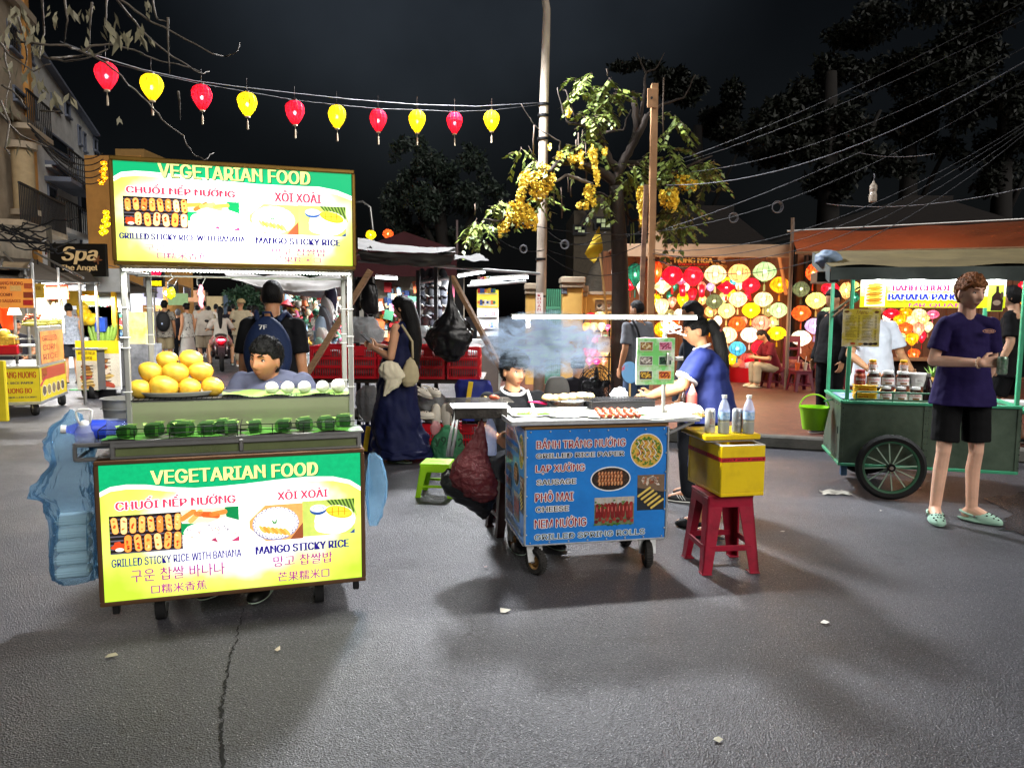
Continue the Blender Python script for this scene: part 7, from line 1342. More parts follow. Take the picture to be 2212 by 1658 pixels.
# small lit trinket stand beyond the prop
y=11.2;a=P(*zs(860,725),y);b=P(*zs(1000,470),y);t=thing('trinket_stand','small brightly lit trinket stand with a yellow head board beyond the wooden prop','stall',((a.x+b.x)/2,y,0));hw=(b.x-a.x)/2
mb=MB();mb.box((0,.1,(a.z+b.z)/2),(2*hw,.05,b.z-a.z),WHT);mb.box((0,.1,a.z/2),(2*hw,.3,a.z),DKW);mb.build('back_panel',t)
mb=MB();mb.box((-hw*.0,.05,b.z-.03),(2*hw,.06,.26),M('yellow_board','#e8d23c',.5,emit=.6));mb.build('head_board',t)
for r in range(5):
 mb=MB();z=a.z+.12+.17*r;mb.box((.0,-.0,z),(2*hw*.9,.14,.012),STEEL)
 for i in range(8): mb.box((-hw*.8+.2*hw*i,-.02,z+.045),(.045,.04,RU(.04,.09)),M('sv_'+(c:=RC(scol))[1:],c,.6))
 mb.build('shelf',t)
area('stand_light',t,(0,-.15,b.z-.18),(2*hw,.05),14,(1,.97,.9))
# ================================================================ LIME, LITTER
mb=MB();q=G(1805,1066);mb.grid(lambda a,b:(q.x+(a-.5)*.24+.03*noise.noise(V3((a*3,b*3,0))),q.y+(b-.5)*.12+.03*noise.noise(V3((a*3,b*3,5))),.006+.035*abs(noise.noise(V3((a*4,b*3,1))))),14,8,M('litter_paper','#b8b4a8',.5,alpha=.9));tag(mb.build('paper_litter'),'crumpled pale paper scrap on the road in front of the spoked wheel','litter')
for i,(u,v,c) in enumerate(((1050,1227,'#d8a8a0'),(1140,1060,'#c8c4bc'),(1090,1322,'#c4bfb0'),(1985,1055,'#d0ccc4'),(1905,1105,'#c8c4bc'),(600,1405,'#c4b8a0'),(1550,1600,'#b8b4a0'),(1780,1348,'#d8d8d4'),(240,1420,'#b0a890'),(1690,1150,'#c8c8c4'))):
 q=G(u,v);s=.028*RU(.6,1.3);mb=MB();mb.add([(q.x+s*RU(.5,1)*cos(a),q.y+s*RU(.5,1)*sin(a),.005+.012*RN.random()) for a in (0,1.2,2.3,3.5,4.8)],[(0,1,2,3,4)],M('scrap_'+c[1:],c,.7));tag(mb.build('paper_scrap'),['pinkish scrap beside the grill cart front wheel','pale scrap near the side of the grill cart','pale scrap on the road before the grill cart','pale scrap near the feet of the young man in purple','small pale scrap between yellow box and spoked wheel','dry leaf scrap below the vegetarian sign panel','thin yellowish leaf on the road at the bottom','small white scrap on the road in front of the red stool','dry scrap by the road crack below the blue bag','white scrap behind the red stool'][i],'litter','scraps of litter on the road')
# ================================================================ LANTERN SHOPS
WALLM=M('shop_boards','#6a4226',.7,var=.3,vs=5,stretch=(8,1,.6),bump=.3,bs=14);DOORM=M('shop_door','#7c4a26',.6,var=.2,vs=4);FASC=M('fascia','#a08468',.7,var=.15,vs=3);DKB=M('dark_interior','#1c120c',.8)
def shop_wall(name,label,u0,u1,y,ztop):
 a=P(u0,700,y);b=P(u1,700,y);t=thing(name,label,'shop',((a.x+b.x)/2,y,.13));w=b.x-a.x
 mb=MB();mb.box((0,.06,ztop/2),(w,.12,ztop),WALLM)
 for i in range(int(w/.22)): mb.box((-w/2+.11+.22*i,-.004,ztop/2),(.2,.014,ztop-.02),WALLM,bev=.006)
 mb.build('wall',t);return t,w
t,w=shop_wall('lantern_shop','wooden lantern workshop front with a beige fascia and carved name board',1300,1706,15.0,2.55)
L_=lambda u,v,y:(P(u,v,y).x-t.location.x,y-t.location.y,P(u,v,y).z-.13)
a=L_(1352,539,13.3);b=L_(1697,528,13.3);mb=MB();mb.box(((a[0]+b[0])/2,-1.7,a[2]-.02),(b[0]-a[0]+.2,.05,.2),FASC);mb.box(((a[0]+b[0])/2,-.85,a[2]+.09),(b[0]-a[0]+.2,1.7,.03),FASC);mb.box((a[0]+.55,-1.74,a[2]+.12),(.22,.03,.4),FASC);mb.build('fascia',t);ft=a[2]
for i,(u,wd) in enumerate(((1600,.95),(1655,.6))):
 q=L_(u,700,14.97);mb=MB();mb.box((q[0],-.03,1.1),(wd,.05,2.2),DOORM);
 for z in (.55,1.55): mb.box((q[0],-.06,z),(wd*.7,.02,.75),DOORM,bev=.02)
 mb.build('door',t)
mb=MB();F=Flat(mb,(0,-.1,0),(1,0,0),(0,0,1),Fr(t.location,0));x0,z0=F.px(*zl(1085,468));x1,z1=F.px(*zl(1555,385));mb.box(((x0+x1)/2,-.06,(z0+z1)/2),(x1-x0,.06,z1-z0),M('sign_brown','#3a1e10',.5,var=.3,vs=20))
F.tpx('HÙNG NGA',zl(1207,434),zl(1470,392),M('sign_gold','#d8b45c',.4,emit=.25),3,bold=.05);F.tpx('WORKSHOP OF LANTERNS',zl(1232,452),zl(1445,438),M('sign_red','#c83a2c',.4,emit=.25),3,bold=.03);F.tpx('5 NGUYEN HOANG - HOI AN - 0905',zl(1240,466),zl(1450,458),M('sign_gold','#d8b45c'),3)
for xx in (1150,1510):
 c=F.px(*zl(xx,425))
 for i in range(14): F.ell(c[0]+RU(-.15,.15),c[1]+RU(-.15,.15),.05,.04,LM(RC(['#a07840','#c8a878','#6a4426','#d8ccb0']),'n'),1+i*.2,n=7)
mb.build('name_board',t)
mb=MB();p0=L_(*zl(1920,330),13.4);p1=L_(*zl(1978,650),13.9);mb.beam(p0,p1,.05,.05,M('bare_post','#a87850',.6));mb.build('leaning_post',t)
mb=MB();q=L_(1703,700,13.2);mb.cyl((q[0],q[1],0),(q[0],q[1],3.0),.03,M('rust_pole','#6a5c50',.6));mb.build('corner_pole',t)
t2,w2=shop_wall('lantern_shop','second lantern shop under a wide orange brown tarp awning behind the green cart',1716,2290,15.3,2.6)
L2=lambda u,v,y:(P(u,v,y).x-t2.location.x,y-t2.location.y,P(u,v,y).z-.13)
AWN=film('orange_tarp','#8e5032',.55,.0,1.0,4)
sheet('awning',t2,[L2(1706,500,14.2),L2(2290,470,14.2),L2(2290,530,12.4),L2(1722,543,12.4)],AWN,60,16,.22,3)
mb=MB();a=L2(1700,499,14.2);b=L2(2290,469,14.2);mb.cyl(a,b,.022,STEEL,n=8);a=L2(1718,546,12.4);b=L2(2290,533,12.4);mb.cyl(a,b,.022,WOODB,n=8);q=L2(1705,700,14.2);mb.cyl((q[0],q[1],0),(q[0],q[1],3.05),.025,STEEL,n=8);mb.build('awning_frame',t2)
for u in (1735,1745,1760,1870):
 q=L2(u,700,15.2);mb=MB();mb.box((q[0],-.12,1.25),(.06 if u!=1870 else .8,.1,2.5 if u!=1870 else .06),DKB if u<1750 else DOORM);mb.build('beam',t2)
mb=MB();q=L2(1765,660,15.2);mb.box((q[0],-.06,1.35),(.5,.05,1.5),DOORM);
for k in range(3): mb.box((q[0]-.15+.15*k,-.1,1.5),(.02,.03,1.1),DKB)
mb.build('door',t2)
mb=MB();F=Flat(mb,(0,-.3,0),(1,0,0),(0,0,1),Fr(t2.location,0));F.tpx('YEN HUNG',zr(1240,1500),zr(1470,1490),M('sign_gold2','#c86a2c',.4,emit=.3),3,bold=.05);mb.build('lettering',t2)
mb=MB();q=L2(*zg(700,722),13.8);mb.box((q[0]+.6,-1.2,q[2]),(2.4,.4,.05),WOODB);mb.box((q[0]+.6,-1.0,q[2]-.4),(2.3,.3,.7),DKB);mb.build('bench',t2)
# lanterns: silk over ribs, a bulb inside
def silk(col,pat=None):
 nm='silk_'+col[1:]+(pat or '')
 if nm in _MC: return _MC[nm]
 m=bpy.data.materials.new(nm);m.use_nodes=True;nt=m.node_tree;n=nt.nodes;l=nt.links;n.remove(n['Principled BSDF']);o=n['Material Output'];c=lin(col)
 e=n.new('ShaderNodeEmission');e.inputs[0].default_value=(*c,1);e.inputs[1].default_value=.17
 tr=n.new('ShaderNodeBsdfTransparent');tr.inputs[0].default_value=(*[x**.5 for x in c],1);tl=n.new('ShaderNodeBsdfTranslucent');tl.inputs[0].default_value=(*c,1);df=n.new('ShaderNodeBsdfDiffuse');df.inputs[0].default_value=(*c,1)
 a=n.new('ShaderNodeMixShader');a.inputs[0].default_value=.5;l.new(tl.outputs[0],a.inputs[1]);l.new(df.outputs[0],a.inputs[2])
 b=n.new('ShaderNodeAddShader');l.new(a.outputs[0],b.inputs[0]);l.new(e.outputs[0],b.inputs[1]);x=n.new('ShaderNodeMixShader');x.inputs[0].default_value=.1;l.new(b.outputs[0],x.inputs[1]);l.new(tr.outputs[0],x.inputs[2]);l.new(x.outputs[0],o.inputs[0])
 if pat:
  tc=n.new('ShaderNodeTexCoord');nz=n.new('ShaderNodeTexNoise');nz.inputs['Scale'].default_value=3.2;nz.inputs['Detail'].default_value=4;nz.inputs['Distortion'].default_value=2.2;l.new(tc.outputs['Object'],nz.inputs[0])
  mr=n.new('ShaderNodeMapRange');mr.inputs[1].default_value=.60;mr.inputs[2].default_value=.64;l.new(nz.outputs[0],mr.inputs[0]);mx=n.new('ShaderNodeMix');mx.data_type='RGBA';mx.inputs[6].default_value=(*c,1);mx.inputs[7].default_value=(*lin(pat),1);l.new(mr.outputs[0],mx.inputs[0])
  for k in (e,tl,df): l.new(mx.outputs[2],k.inputs[0])
 _MC[nm]=m;m.cycles.emission_sampling='NONE' if False else 'AUTO';return m
RIB=M('lantern_rib','#3a2418',.6,var=0);CAPM=M('lantern_cap','#2a1a10',.5,var=0);BULB=glow('bulb','#fff0c8',110);TAS={}
SHAPES={'round':[(.12,.5),(.24,.44),(.37,.31),(.46,.14),(.495,-.02),(.46,-.17),(.37,-.31),(.24,-.43),(.12,-.5)],
 'drop':[(.12,.5),(.28,.46),(.42,.36),(.49,.22),(.495,.08),(.43,-.1),(.31,-.28),(.19,-.42),(.11,-.5)],
 'wide':[(.1,.5),(.18,.4),(.34,.2),(.5,.02),(.34,-.2),(.18,-.38),(.1,-.5)],
 'heart':[(.1,.42),(.3,.5),(.47,.38),(.48,.2),(.36,-.08),(.2,-.32),(.06,-.5)],
 'box':[(.3,.5),(.32,.48),(.32,.0),(.32,-.3),(.32,-.48),(.3,-.5)]}
_lp={}
def lantern(loc,w,h,shape,col,label,group,pat=None,cord=.3,tassel=True,tcol=None,nrib=12,name='lantern'):
 k=(shape,col,pat,tassel,name)
 if k in _lp: o=copy_tree(_lp[k])
 else:
  o=thing(name,label,'lantern');m=silk(col,pat);mb=MB();pr=SHAPES[shape];n=nrib;vs=[];A=[]
  for i in range(n): a0=2*pi*i/n;A+= [(a0,0),(a0+.05,1),(a0+2*pi/n*.5,2)]
  N=len(A)
  for (r,z) in pr:
   for a,kk in A: s_=1.012 if kk<2 else .965 if shape!='box' else 1;vs.append((r*s_*cos(a),r*s_*sin(a),z))
  for i in range(len(pr)-1):
   for j in range(N): mb.add([vs[i*N+j],vs[i*N+(j+1)%N],vs[(i+1)*N+(j+1)%N],vs[(i+1)*N+j]],[(0,1,2,3)],RIB if j%3==0 else m,False)
  mb.build('shade',o);mb=MB();mb.ell((0,0,.0),(.08,.08,.09),BULB,10);mb.build('bulb',o)
  mb=MB();mb.lathe([(.13,.49),(.13,.56),(.012,.56),(.012,1.1)],CAPM,n=10);mb.build('cap',o)
  if tassel: mb=MB();tm=M('tassel_'+(tcol or col)[1:],tcol or col,.7);mb.lathe([(.13,-.49),(.13,-.54),(.012,-.54),(.012,-.7),(.03,-.7),(.045,-.76),(.05,-1.05),(.0,-1.05)],tm,n=8);mb.build('tassel',o)
  _lp[k]=o
 o.location=loc;o.scale=(w,w,h);o['label']=label;o['group']=group;return o
CN={'#ee1a38':'red','#e8203c':'red','#f8eec0':'cream','#f8c88a':'peach','#a8d4a8':'mint green','#f8a81c':'amber','#fadc20':'yellow','#f0602c':'orange','#f49a8c':'pink','#fafaf6':'white','#4aa8d8':'blue','#5a6650':'grey green','#d8e0a0':'pale green','#1f6a5c':'teal','#b8a8f0':'lilac','#f2f090':'pale yellow','#f06a9c':'hot pink','#8c8a60':'olive','#e83c90':'magenta'}
pos1=[(795,515,50,150,'drop','#fafaf6',0),(935,515,108,150,'drop','#1f6a5c',0),(900,585,60,80,'round','#ee1a38',.3),(970,590,60,130,'drop','#fafaf6',.4),(1085,500,70,150,'drop','#f0602c',0),(1192,520,145,122,'round','#ee1a38',0),(1335,525,142,128,'round','#e8203c',-.1),(1488,512,155,120,'round','#f8eec0',-.1),(1652,505,155,120,'round','#f8c88a',0,'p'),(1830,495,160,125,'round','#a8d4a8',-.1),(1120,600,130,88,'wide','#f8eec0',-.2),(1255,550,84,72,'round','#f06a9c',.4),(1565,605,130,85,'wide','#ee1a38',.1),(1735,590,125,100,'round','#e8203c',0),(1932,585,130,105,'round','#f8a81c',-.2),(1645,685,125,100,'round','#f8eec0',0,'p'),(1820,685,130,95,'round','#f8eec0',.05,'p'),(1480,700,118,100,'round','#5a6650',0),(1118,740,95,115,'drop','#f8eec0',-.2,'p'),(1565,765,120,98,'round','#d8e0a0',0),(1735,760,125,100,'round','#fadc20',0),(1925,760,125,100,'round','#a8d4a8',-.1),(1852,762,80,85,'round','#8c8a60',.4),(1640,855,120,95,'round','#f0602c',.05),(1805,850,130,98,'round','#f49a8c',0),(1240,785,78,66,'round','#fafaf6',.1,'k'),(1455,770,88,70,'round','#f8c88a',.4),(1170,790,88,72,'round','#8c8a60',.3,'k'),(1112,893,95,100,'round','#f8a81c',-.5),(1575,930,125,105,'round','#f8eec0',.05),(1725,930,125,100,'round','#fafaf6',0,'k'),(1915,920,130,90,'round','#fadc20',.2),(1640,1025,120,95,'round','#4aa8d8',0),(1797,1020,125,100,'round','#e8203c',-.05),(1605,1100,70,85,'round','#fadc20',.3),(1710,1090,105,66,'round','#f49a8c',.3),(805,690,62,110,'drop','#fadc20',0),(818,775,46,66,'drop','#f8eec0',.3),(800,848,70,60,'round','#fafaf6',.1),
 (1190,705,60,70,'drop','#f49a8c',.45),(1262,690,80,105,'drop','#fadc20',.4),(1330,660,62,100,'heart','#e8203c',.3),(1400,690,62,60,'round','#f8c88a',.5),(1455,600,60,56,'round','#b8a8f0',.55),(1205,600,46,56,'round','#1f6a5c',.5),(1105,560,60,54,'round','#b8a8f0',.5),(1545,680,62,78,'drop','#d8e0a0',.5),(1600,645,66,60,'round','#fadc20',.45),(1652,592,52,60,'round','#fafaf6',.4,'k'),(1615,562,80,42,'wide','#4aa8d8',.5),(1080,688,60,80,'drop','#fadc20',.4),(1345,745,80,58,'round','#f49a8c',.5),(1505,835,62,72,'round','#fafaf6',.45),(1705,660,60,50,'round','#e8203c',.5),(1885,845,62,80,'round','#f8c88a',.5),(1170,665,40,70,'drop','#1f6a5c',.5),(1395,600,60,70,'round','#f49a8c',.55),(1262,625,62,78,'box','#e8203c',.2),(1395,628,58,84,'box','#e8203c',.2),(1165,860,70,60,'round','#f8c88a',.5),(1210,860,60,60,'round','#f0602c',.5),(1560,560,60,60,'round','#fadc20',.5),(1280,600,60,64,'round','#fafaf6',.6),(1450,860,80,80,'round','#fadc20',.5),(1680,840,60,70,'round','#f49a8c',.5),(1360,860,80,70,'round','#fafaf6',.5)]
PATC={'p':'#c8603c','k':'#3a3a44'};rows=['topmost row','second row','third row','fourth row','fifth row','lowest row']
def hang(lst,Z,sc,base,grp,shop,prefix):
 ys=sorted(set(p[1] for p in lst));lo,hi=ys[0],ys[-1];used={}
 for it in lst:
  x,y,w,h,sh,col,dy=it[:7];pat=PATC[it[7]] if len(it)>7 else None;u,v=Z(x,y);Y=base+dy;q=P(u,v,Y);f=Y/1609*sc
  r=rows[min(5,int((y-lo)/(hi-lo+1)*6))];kn={'drop':'drop shaped','round':'round','wide':'pointed wide','heart':'heart shaped','box':'square'}[sh]
  b=f'{"patterned " if pat else ""}{CN[col]} {kn} lantern in the {r} at {shop}';used.setdefault(b,[]).append((x,q,w*f,h*f,sh,col,pat))
 for b,L in used.items():
  L.sort(key=lambda e:e[0])
  for i,(x,q,w,h,sh,col,pat) in enumerate(L):
   lab=b if len(L)==1 else b+f', {["first from the tree","second from the tree","third from the tree","fourth from the tree","fifth from the tree"][min(i,4)]}'
   lantern(q,w,h,sh,col,lab,grp,pat)
hang(pos1,zl,.3125,14.3,'lanterns at the first shop','the workshop','')
pos2=[(155,258,80,90,'round','#f0602c',0),(90,345,90,78,'round','#5a6650',0,'k'),(170,405,105,82,'round','#f2f090',0),(245,342,92,70,'round','#e8203c',.1),(92,473,100,80,'round','#f0602c',0),(228,475,72,64,'round','#a8d4a8',.3),(162,540,100,80,'round','#b8a8f0',-.1),(90,605,105,78,'round','#fafaf6',-.2,'k'),(188,590,56,70,'round','#e8203c',.3),(330,352,70,85,'round','#f8c88a',.3,'p'),(372,332,66,50,'round','#f2f090',.4),(375,390,50,50,'round','#1f6a5c',.3),(570,475,82,50,'round','#e8203c',.1),(645,470,76,46,'round','#f8a81c',.1),(715,477,80,52,'round','#f8eec0',0,'p'),(790,480,64,44,'round','#f06a9c',.1),(615,512,62,66,'drop','#f8a81c',.0),(680,516,62,56,'drop','#f8eec0',0,'k'),(740,506,60,60,'drop','#f8c88a',.0),(573,562,66,72,'drop','#fafaf6',-.1),(645,560,72,72,'drop','#f0602c',-.1),(713,560,62,70,'drop','#f49a8c',-.1),(766,546,46,54,'drop','#f8eec0',0),(615,612,58,70,'drop','#a8d4a8',-.2),(680,610,66,66,'drop','#f8a81c',-.2),(733,600,40,60,'drop','#e8203c',0),(690,692,58,60,'drop','#f0602c',.3),(545,500,40,64,'drop','#fafaf6',.2,'k'),(210,745,62,76,'round','#fadc20',.1),(180,690,62,48,'wide','#1f6a5c',.1),(950,153,84,40,'round','#f8c88a',-1.0),(1103,153,84,40,'round','#f8eec0',-1.0),(1252,165,95,54,'round','#e8203c',-1.0),(1266,395,44,56,'round','#f8a81c',.1),(1265,330,40,50,'round','#e8203c',.3),(440,330,50,50,'round','#f8a81c',.4),(160,640,36,30,'round','#f49a8c',.4)]
hang(pos2,zg,.4066,14.5,'lanterns at the second shop','the green cart shop','')
pos3=[(600,880,62,70,'drop','#f8a81c',0),(650,876,54,62,'drop','#f8c88a',0),(703,876,54,62,'drop','#f8eec0',0),(743,882,44,46,'heart','#f06a9c',0),(612,962,44,52,'box','#e83c90',0),(648,962,44,52,'box','#f06a9c',.1),(684,960,44,52,'box','#e83c90',0),(728,955,44,50,'box','#a8d4a8',.1),(600,1050,48,62,'heart','#e83c90',0),(640,1050,52,62,'drop','#e83c90',.1),(672,1060,40,60,'drop','#e8203c',.2),(715,1055,44,56,'drop','#f8a81c',.1),(735,1045,40,56,'drop','#f2f090',.2),(618,1112,60,54,'wide','#f06a9c',.1),(668,1115,60,54,'wide','#e83c90',.1),(716,1112,56,54,'wide','#f49a8c',.1),(625,800,80,44,'round','#e8203c',.4),(690,790,70,40,'round','#f8eec0',.4)]
hang(pos3,zl,.3125,11.6,'small lanterns by the gate','the little pink stand','')
a=P(*zl(575,905),11.75);b=P(*zl(765,905),11.75);mb=MB()
for v in (905,1010,1085): p=P(*zl(575,v),11.75);q=P(*zl(765,v),11.75);mb.cyl(p,q,.012,BLKM,n=6)
for x in (580,760): p=P(*zl(x,780),11.78);mb.cyl(p,(p.x,p.y,0),.014,BLKM,n=6)
o=mb.build('lantern_rack',None);tag(o,'black rack hung with little pink lanterns by the gate wall','rack')
mb=MB();F=Flat(mb,P(*zl(694,1030),11.51),(1,0,0),(0,0,1));mb.box(P(*zl(718,998),11.53),(.19,.02,.25),M('kraft','#b89a78',.7));F.text('NO PHO',.02,.15,.165,.2,LM('#7a4030','n'),1,bold=.02);F.text('SHOP !',.03,.06,.15,.11,LM('#7a4030','n'),1,bold=.02);o=mb.build('paper_sign');tag(o,'small brown card sign hung among the little pink lanterns','sign')
for nm,u,v,y,pw,col,r in (('a',1480,640,13.2,50,(1,.55,.25),.4),('b',1620,690,13.2,55,(1,.6,.3),.4),('c',1985,640,13.2,50,(1,.5,.25),.4),('d',1770,700,13.4,30,(1,.6,.4),.3)):
 l=point('lantern_glow_'+nm,None,P(u,v,y),pw,col,r)
# seats, baskets and small things before the shops
MAR=M('maroon_plastic','#5a1024')
def chair2(label,p,rz):
 t=thing('plastic_chair',label,'chair',p,rz,'low maroon plastic chairs');
 mb=MB();mb.box((0,0,.3),(.34,.34,.025),MAR,bev=.008);mb.build('seat',t);mb=MB()
 for x in (-.14,.14): mb.box((x,.16,.6),(.05,.03,.6),MAR)
 mb.box((0,.16,.86),(.33,.03,.12),MAR);mb.box((0,.16,.68),(.24,.02,.05),MAR);mb.box((0,.16,.5),(.24,.02,.05),MAR);mb.build('backrest',t)
 for sx in (-1,1):
  for sy in (-1,1): mb=MB();mb.beam((sx*.14,sy*.14,.29),(sx*.17,sy*.17,0),.045,.03,MAR);mb.build('leg',t)
 return t
q=G(*zl(2075,1290),.13);c0=chair2('low maroon plastic chair with a high back facing the road by the white patterned lantern',(q.x,q.y+.3,.13),.1)
dup(c0,(G(*zg(270,865),.13).x,G(*zg(270,865),.13).y,.13),'red plastic chair partly behind the corner post of the green cart',-.4)
q=G(*zl(2080,1320),.13);stool('low_stool','low maroon stool used as a table for two iced drinks',(q.x,q.y+.05,.13),.1,.36,.36,MAR);sq=q
q2=G(*zl(2160,1300),.13);stool('low_stool','low maroon stool beyond the drinks table',(q2.x+.15,q2.y+.5,.13),.2,.4,.36,MAR)
for i,(dx,c) in enumerate(((-.06,'#c8602c'),(.07,'#c8b8a0'))):
 t=thing('iced_drink',['orange iced drink in a plastic cup on the maroon stool','pale iced drink with a straw on the maroon stool'][i],'drink',(sq.x+dx,sq.y+.05,.495));mb=MB();mb.lathe([(0,0),(.032,0),(.045,.13),(0,.13)],M('drink_'+c[1:],c,.3),n=14);mb.build('cup',t);mb=MB();mb.tube([(0,0,.1),(.02,0,.24)],.005,WHT,5);mb.build('straw',t)
q=G(*zl(1705,1260),.13);t=thing('red_basket','red plastic basin full of folded lanterns beside the seated woman','basket',(q.x,q.y+.2,.13));mb=MB();mb.lathe([(0,.01),(.26,.01),(.3,.28),(.31,.28),(.27,0),(0,0)],CRED,n=20);mb.build('basin',t);mb=MB()
for i in range(14): a=RN.random()*6.28;r=RU(0,.18);mb.ell((r*cos(a),r*sin(a),.3+RU(0,.16)),(.1,.1,.07),silk(RC(['#f49a8c','#f8c88a','#fafaf6','#e8203c'])),12)
mb.build('folded_lanterns',t)
q=P(*zg(150,645),14.7);mb=MB();mb.lathe([(.0,.02),(.08,.02),(.09,0),(.3,-.03),(.32,-.03),(.3,-.045),(.09,-.02)],M('wicker','#8a4a26',.7,var=.3,vs=20),(0,0,0),26,Euler((1.45,0,.2)).to_matrix());o=mb.build('wicker_hat',None,q);tag(o,'round brown wicker disc hanging low behind the patterned white lantern','wicker disc')
q=P(*zg(45,730),14.6);mb=MB()
for i in range(12): mb.ell((RU(-.35,.35),RU(-.1,.1),RU(-.3,.1)),(.12,.1,.09),M('bundle_'+str(i%4),['#8a5a4c','#b08a78','#6a3c3c','#a86a5c'][i%4],.7,var=.3),10)
o=mb.build('cloth_bundles',None,q);tag(o,'heap of wrapped bundles behind the maroon chair','bundles')
# ================================================================ TREES, POLES, CABLES, LANTERN STRING
def leafcloud(mb,cs,n,size,mat,seed=0,asp=.42,droop=.3):
 """leaf blades scattered through ellipsoid clumps (centre, radii)"""
 rg=np.random.default_rng(seed);tot=sum(r[0]*r[1]*r[2] for _,r in cs)**1.0;vs=[];fs=[]
 for c,r in cs:
  k=max(3,int(n*(r[0]*r[1]*r[2])/tot));d=rg.normal(size=(k,3));d/=np.linalg.norm(d,axis=1)[:,None];rad=rg.random(k)**.45;p=np.array(c)+d*rad[:,None]*np.array(r)
  a=rg.normal(size=(k,3));a[:,2]-=droop;a/=np.linalg.norm(a,axis=1)[:,None];b=np.cross(a,rg.normal(size=(k,3)));b/=np.linalg.norm(b,axis=1)[:,None];L=size*rg.uniform(.6,1.3,k)
  q=np.stack([p,p+a*(L*.5)[:,None]+b*(L*asp*.5)[:,None],p+a*L[:,None],p+a*(L*.5)[:,None]-b*(L*asp*.5)[:,None]],1).reshape(-1,3);o=len(vs);vs.extend(map(tuple,q));fs.extend([(o+4*i,o+4*i+1,o+4*i+2,o+4*i+3) for i in range(k)])
 mb.add(vs,fs,mat);return mb
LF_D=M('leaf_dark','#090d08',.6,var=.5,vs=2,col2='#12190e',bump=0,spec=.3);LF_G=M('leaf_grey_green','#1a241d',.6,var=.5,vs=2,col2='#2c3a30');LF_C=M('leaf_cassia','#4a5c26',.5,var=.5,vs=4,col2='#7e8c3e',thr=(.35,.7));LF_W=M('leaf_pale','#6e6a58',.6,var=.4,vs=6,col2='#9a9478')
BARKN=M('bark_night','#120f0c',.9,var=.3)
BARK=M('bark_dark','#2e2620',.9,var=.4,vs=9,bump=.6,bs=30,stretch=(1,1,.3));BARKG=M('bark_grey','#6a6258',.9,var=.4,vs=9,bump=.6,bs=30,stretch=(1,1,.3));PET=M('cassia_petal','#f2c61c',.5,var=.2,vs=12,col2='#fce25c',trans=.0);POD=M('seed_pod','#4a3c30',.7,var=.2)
def tree(label,base,trunk,clumps,n,size,leafm,barkm,r0=.2,name='tree',seed=0,group=None):
 t=thing(name,label,'tree',base,0,group);mb=MB();B0=V3(base)
 for br in trunk: mb.tube([V3(p)-B0 for p,_ in br],[r for _,r in br],barkm,9)
 mb.build('trunk',t);mb=MB();leafcloud(mb,[(V3(c)-B0,r) for c,r in clumps],n,size,leafm,seed);mb.build('crown',t);return t
def clump_px(L,y,f=1609,dz=1.0):
 o=[]
 for (u,v,ru,rv) in L: Y=y+RU(-.8,.8);p=P(u,v,Y);o.append((p,(ru*Y/f,min(ru,rv)*Y/f*1.1,rv*Y/f)))
 return o
def cluster(L,k=5,s=.55):
 o=[]
 for (u,v,ru,rv) in L:
  for i in range(k): a=RN.random()*6.28;r=RU(.2,.95);o.append((u+ru*r*cos(a),v+rv*r*sin(a),ru*s*RU(.6,1),rv*s*RU(.5,.9)))
 return o
# grey-green tree behind the market hall
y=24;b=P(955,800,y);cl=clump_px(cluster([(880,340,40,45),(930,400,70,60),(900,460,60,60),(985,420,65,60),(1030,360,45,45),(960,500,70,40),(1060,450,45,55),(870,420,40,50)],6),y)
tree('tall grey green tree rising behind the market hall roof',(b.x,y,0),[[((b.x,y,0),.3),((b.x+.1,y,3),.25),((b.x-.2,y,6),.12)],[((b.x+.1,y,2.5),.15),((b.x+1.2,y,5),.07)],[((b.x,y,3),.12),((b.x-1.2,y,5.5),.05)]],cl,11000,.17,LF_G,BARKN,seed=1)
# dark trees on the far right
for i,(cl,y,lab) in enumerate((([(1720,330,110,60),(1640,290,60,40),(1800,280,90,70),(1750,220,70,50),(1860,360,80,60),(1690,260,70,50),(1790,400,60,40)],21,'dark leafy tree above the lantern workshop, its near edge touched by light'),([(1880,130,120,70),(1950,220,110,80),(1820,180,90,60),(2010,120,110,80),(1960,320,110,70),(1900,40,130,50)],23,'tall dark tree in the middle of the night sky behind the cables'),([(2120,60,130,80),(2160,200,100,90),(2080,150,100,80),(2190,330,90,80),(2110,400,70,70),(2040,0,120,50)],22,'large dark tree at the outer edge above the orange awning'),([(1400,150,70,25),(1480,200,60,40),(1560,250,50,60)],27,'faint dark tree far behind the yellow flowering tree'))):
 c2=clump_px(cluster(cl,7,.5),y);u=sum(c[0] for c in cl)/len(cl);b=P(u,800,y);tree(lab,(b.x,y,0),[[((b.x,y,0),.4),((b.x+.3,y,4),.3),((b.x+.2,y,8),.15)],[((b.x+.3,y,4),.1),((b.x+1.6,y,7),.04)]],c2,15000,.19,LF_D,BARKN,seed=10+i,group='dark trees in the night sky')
# trees closing the street
for i,(L,y,lab) in enumerate((([(565,640,50,30),(520,650,40,25),(590,690,40,30)],30,'leafy tree closing the end of the street above the riders'),([(640,640,40,30),(620,700,40,30),(660,600,50,30)],27,'leafy tree behind the souvenir stall at the street end'))):
 c2=clump_px(cluster(L,7,.6),y);b=P(L[0][0],800,y);tree(lab,(b.x,y,0),[[((b.x,y,0),.25),((b.x,y,2.5),.15)]],c2,3500,.22,M('leaf_street','#20382a',.6,var=.5,vs=2,col2='#35553a'),BARK,seed=30+i)
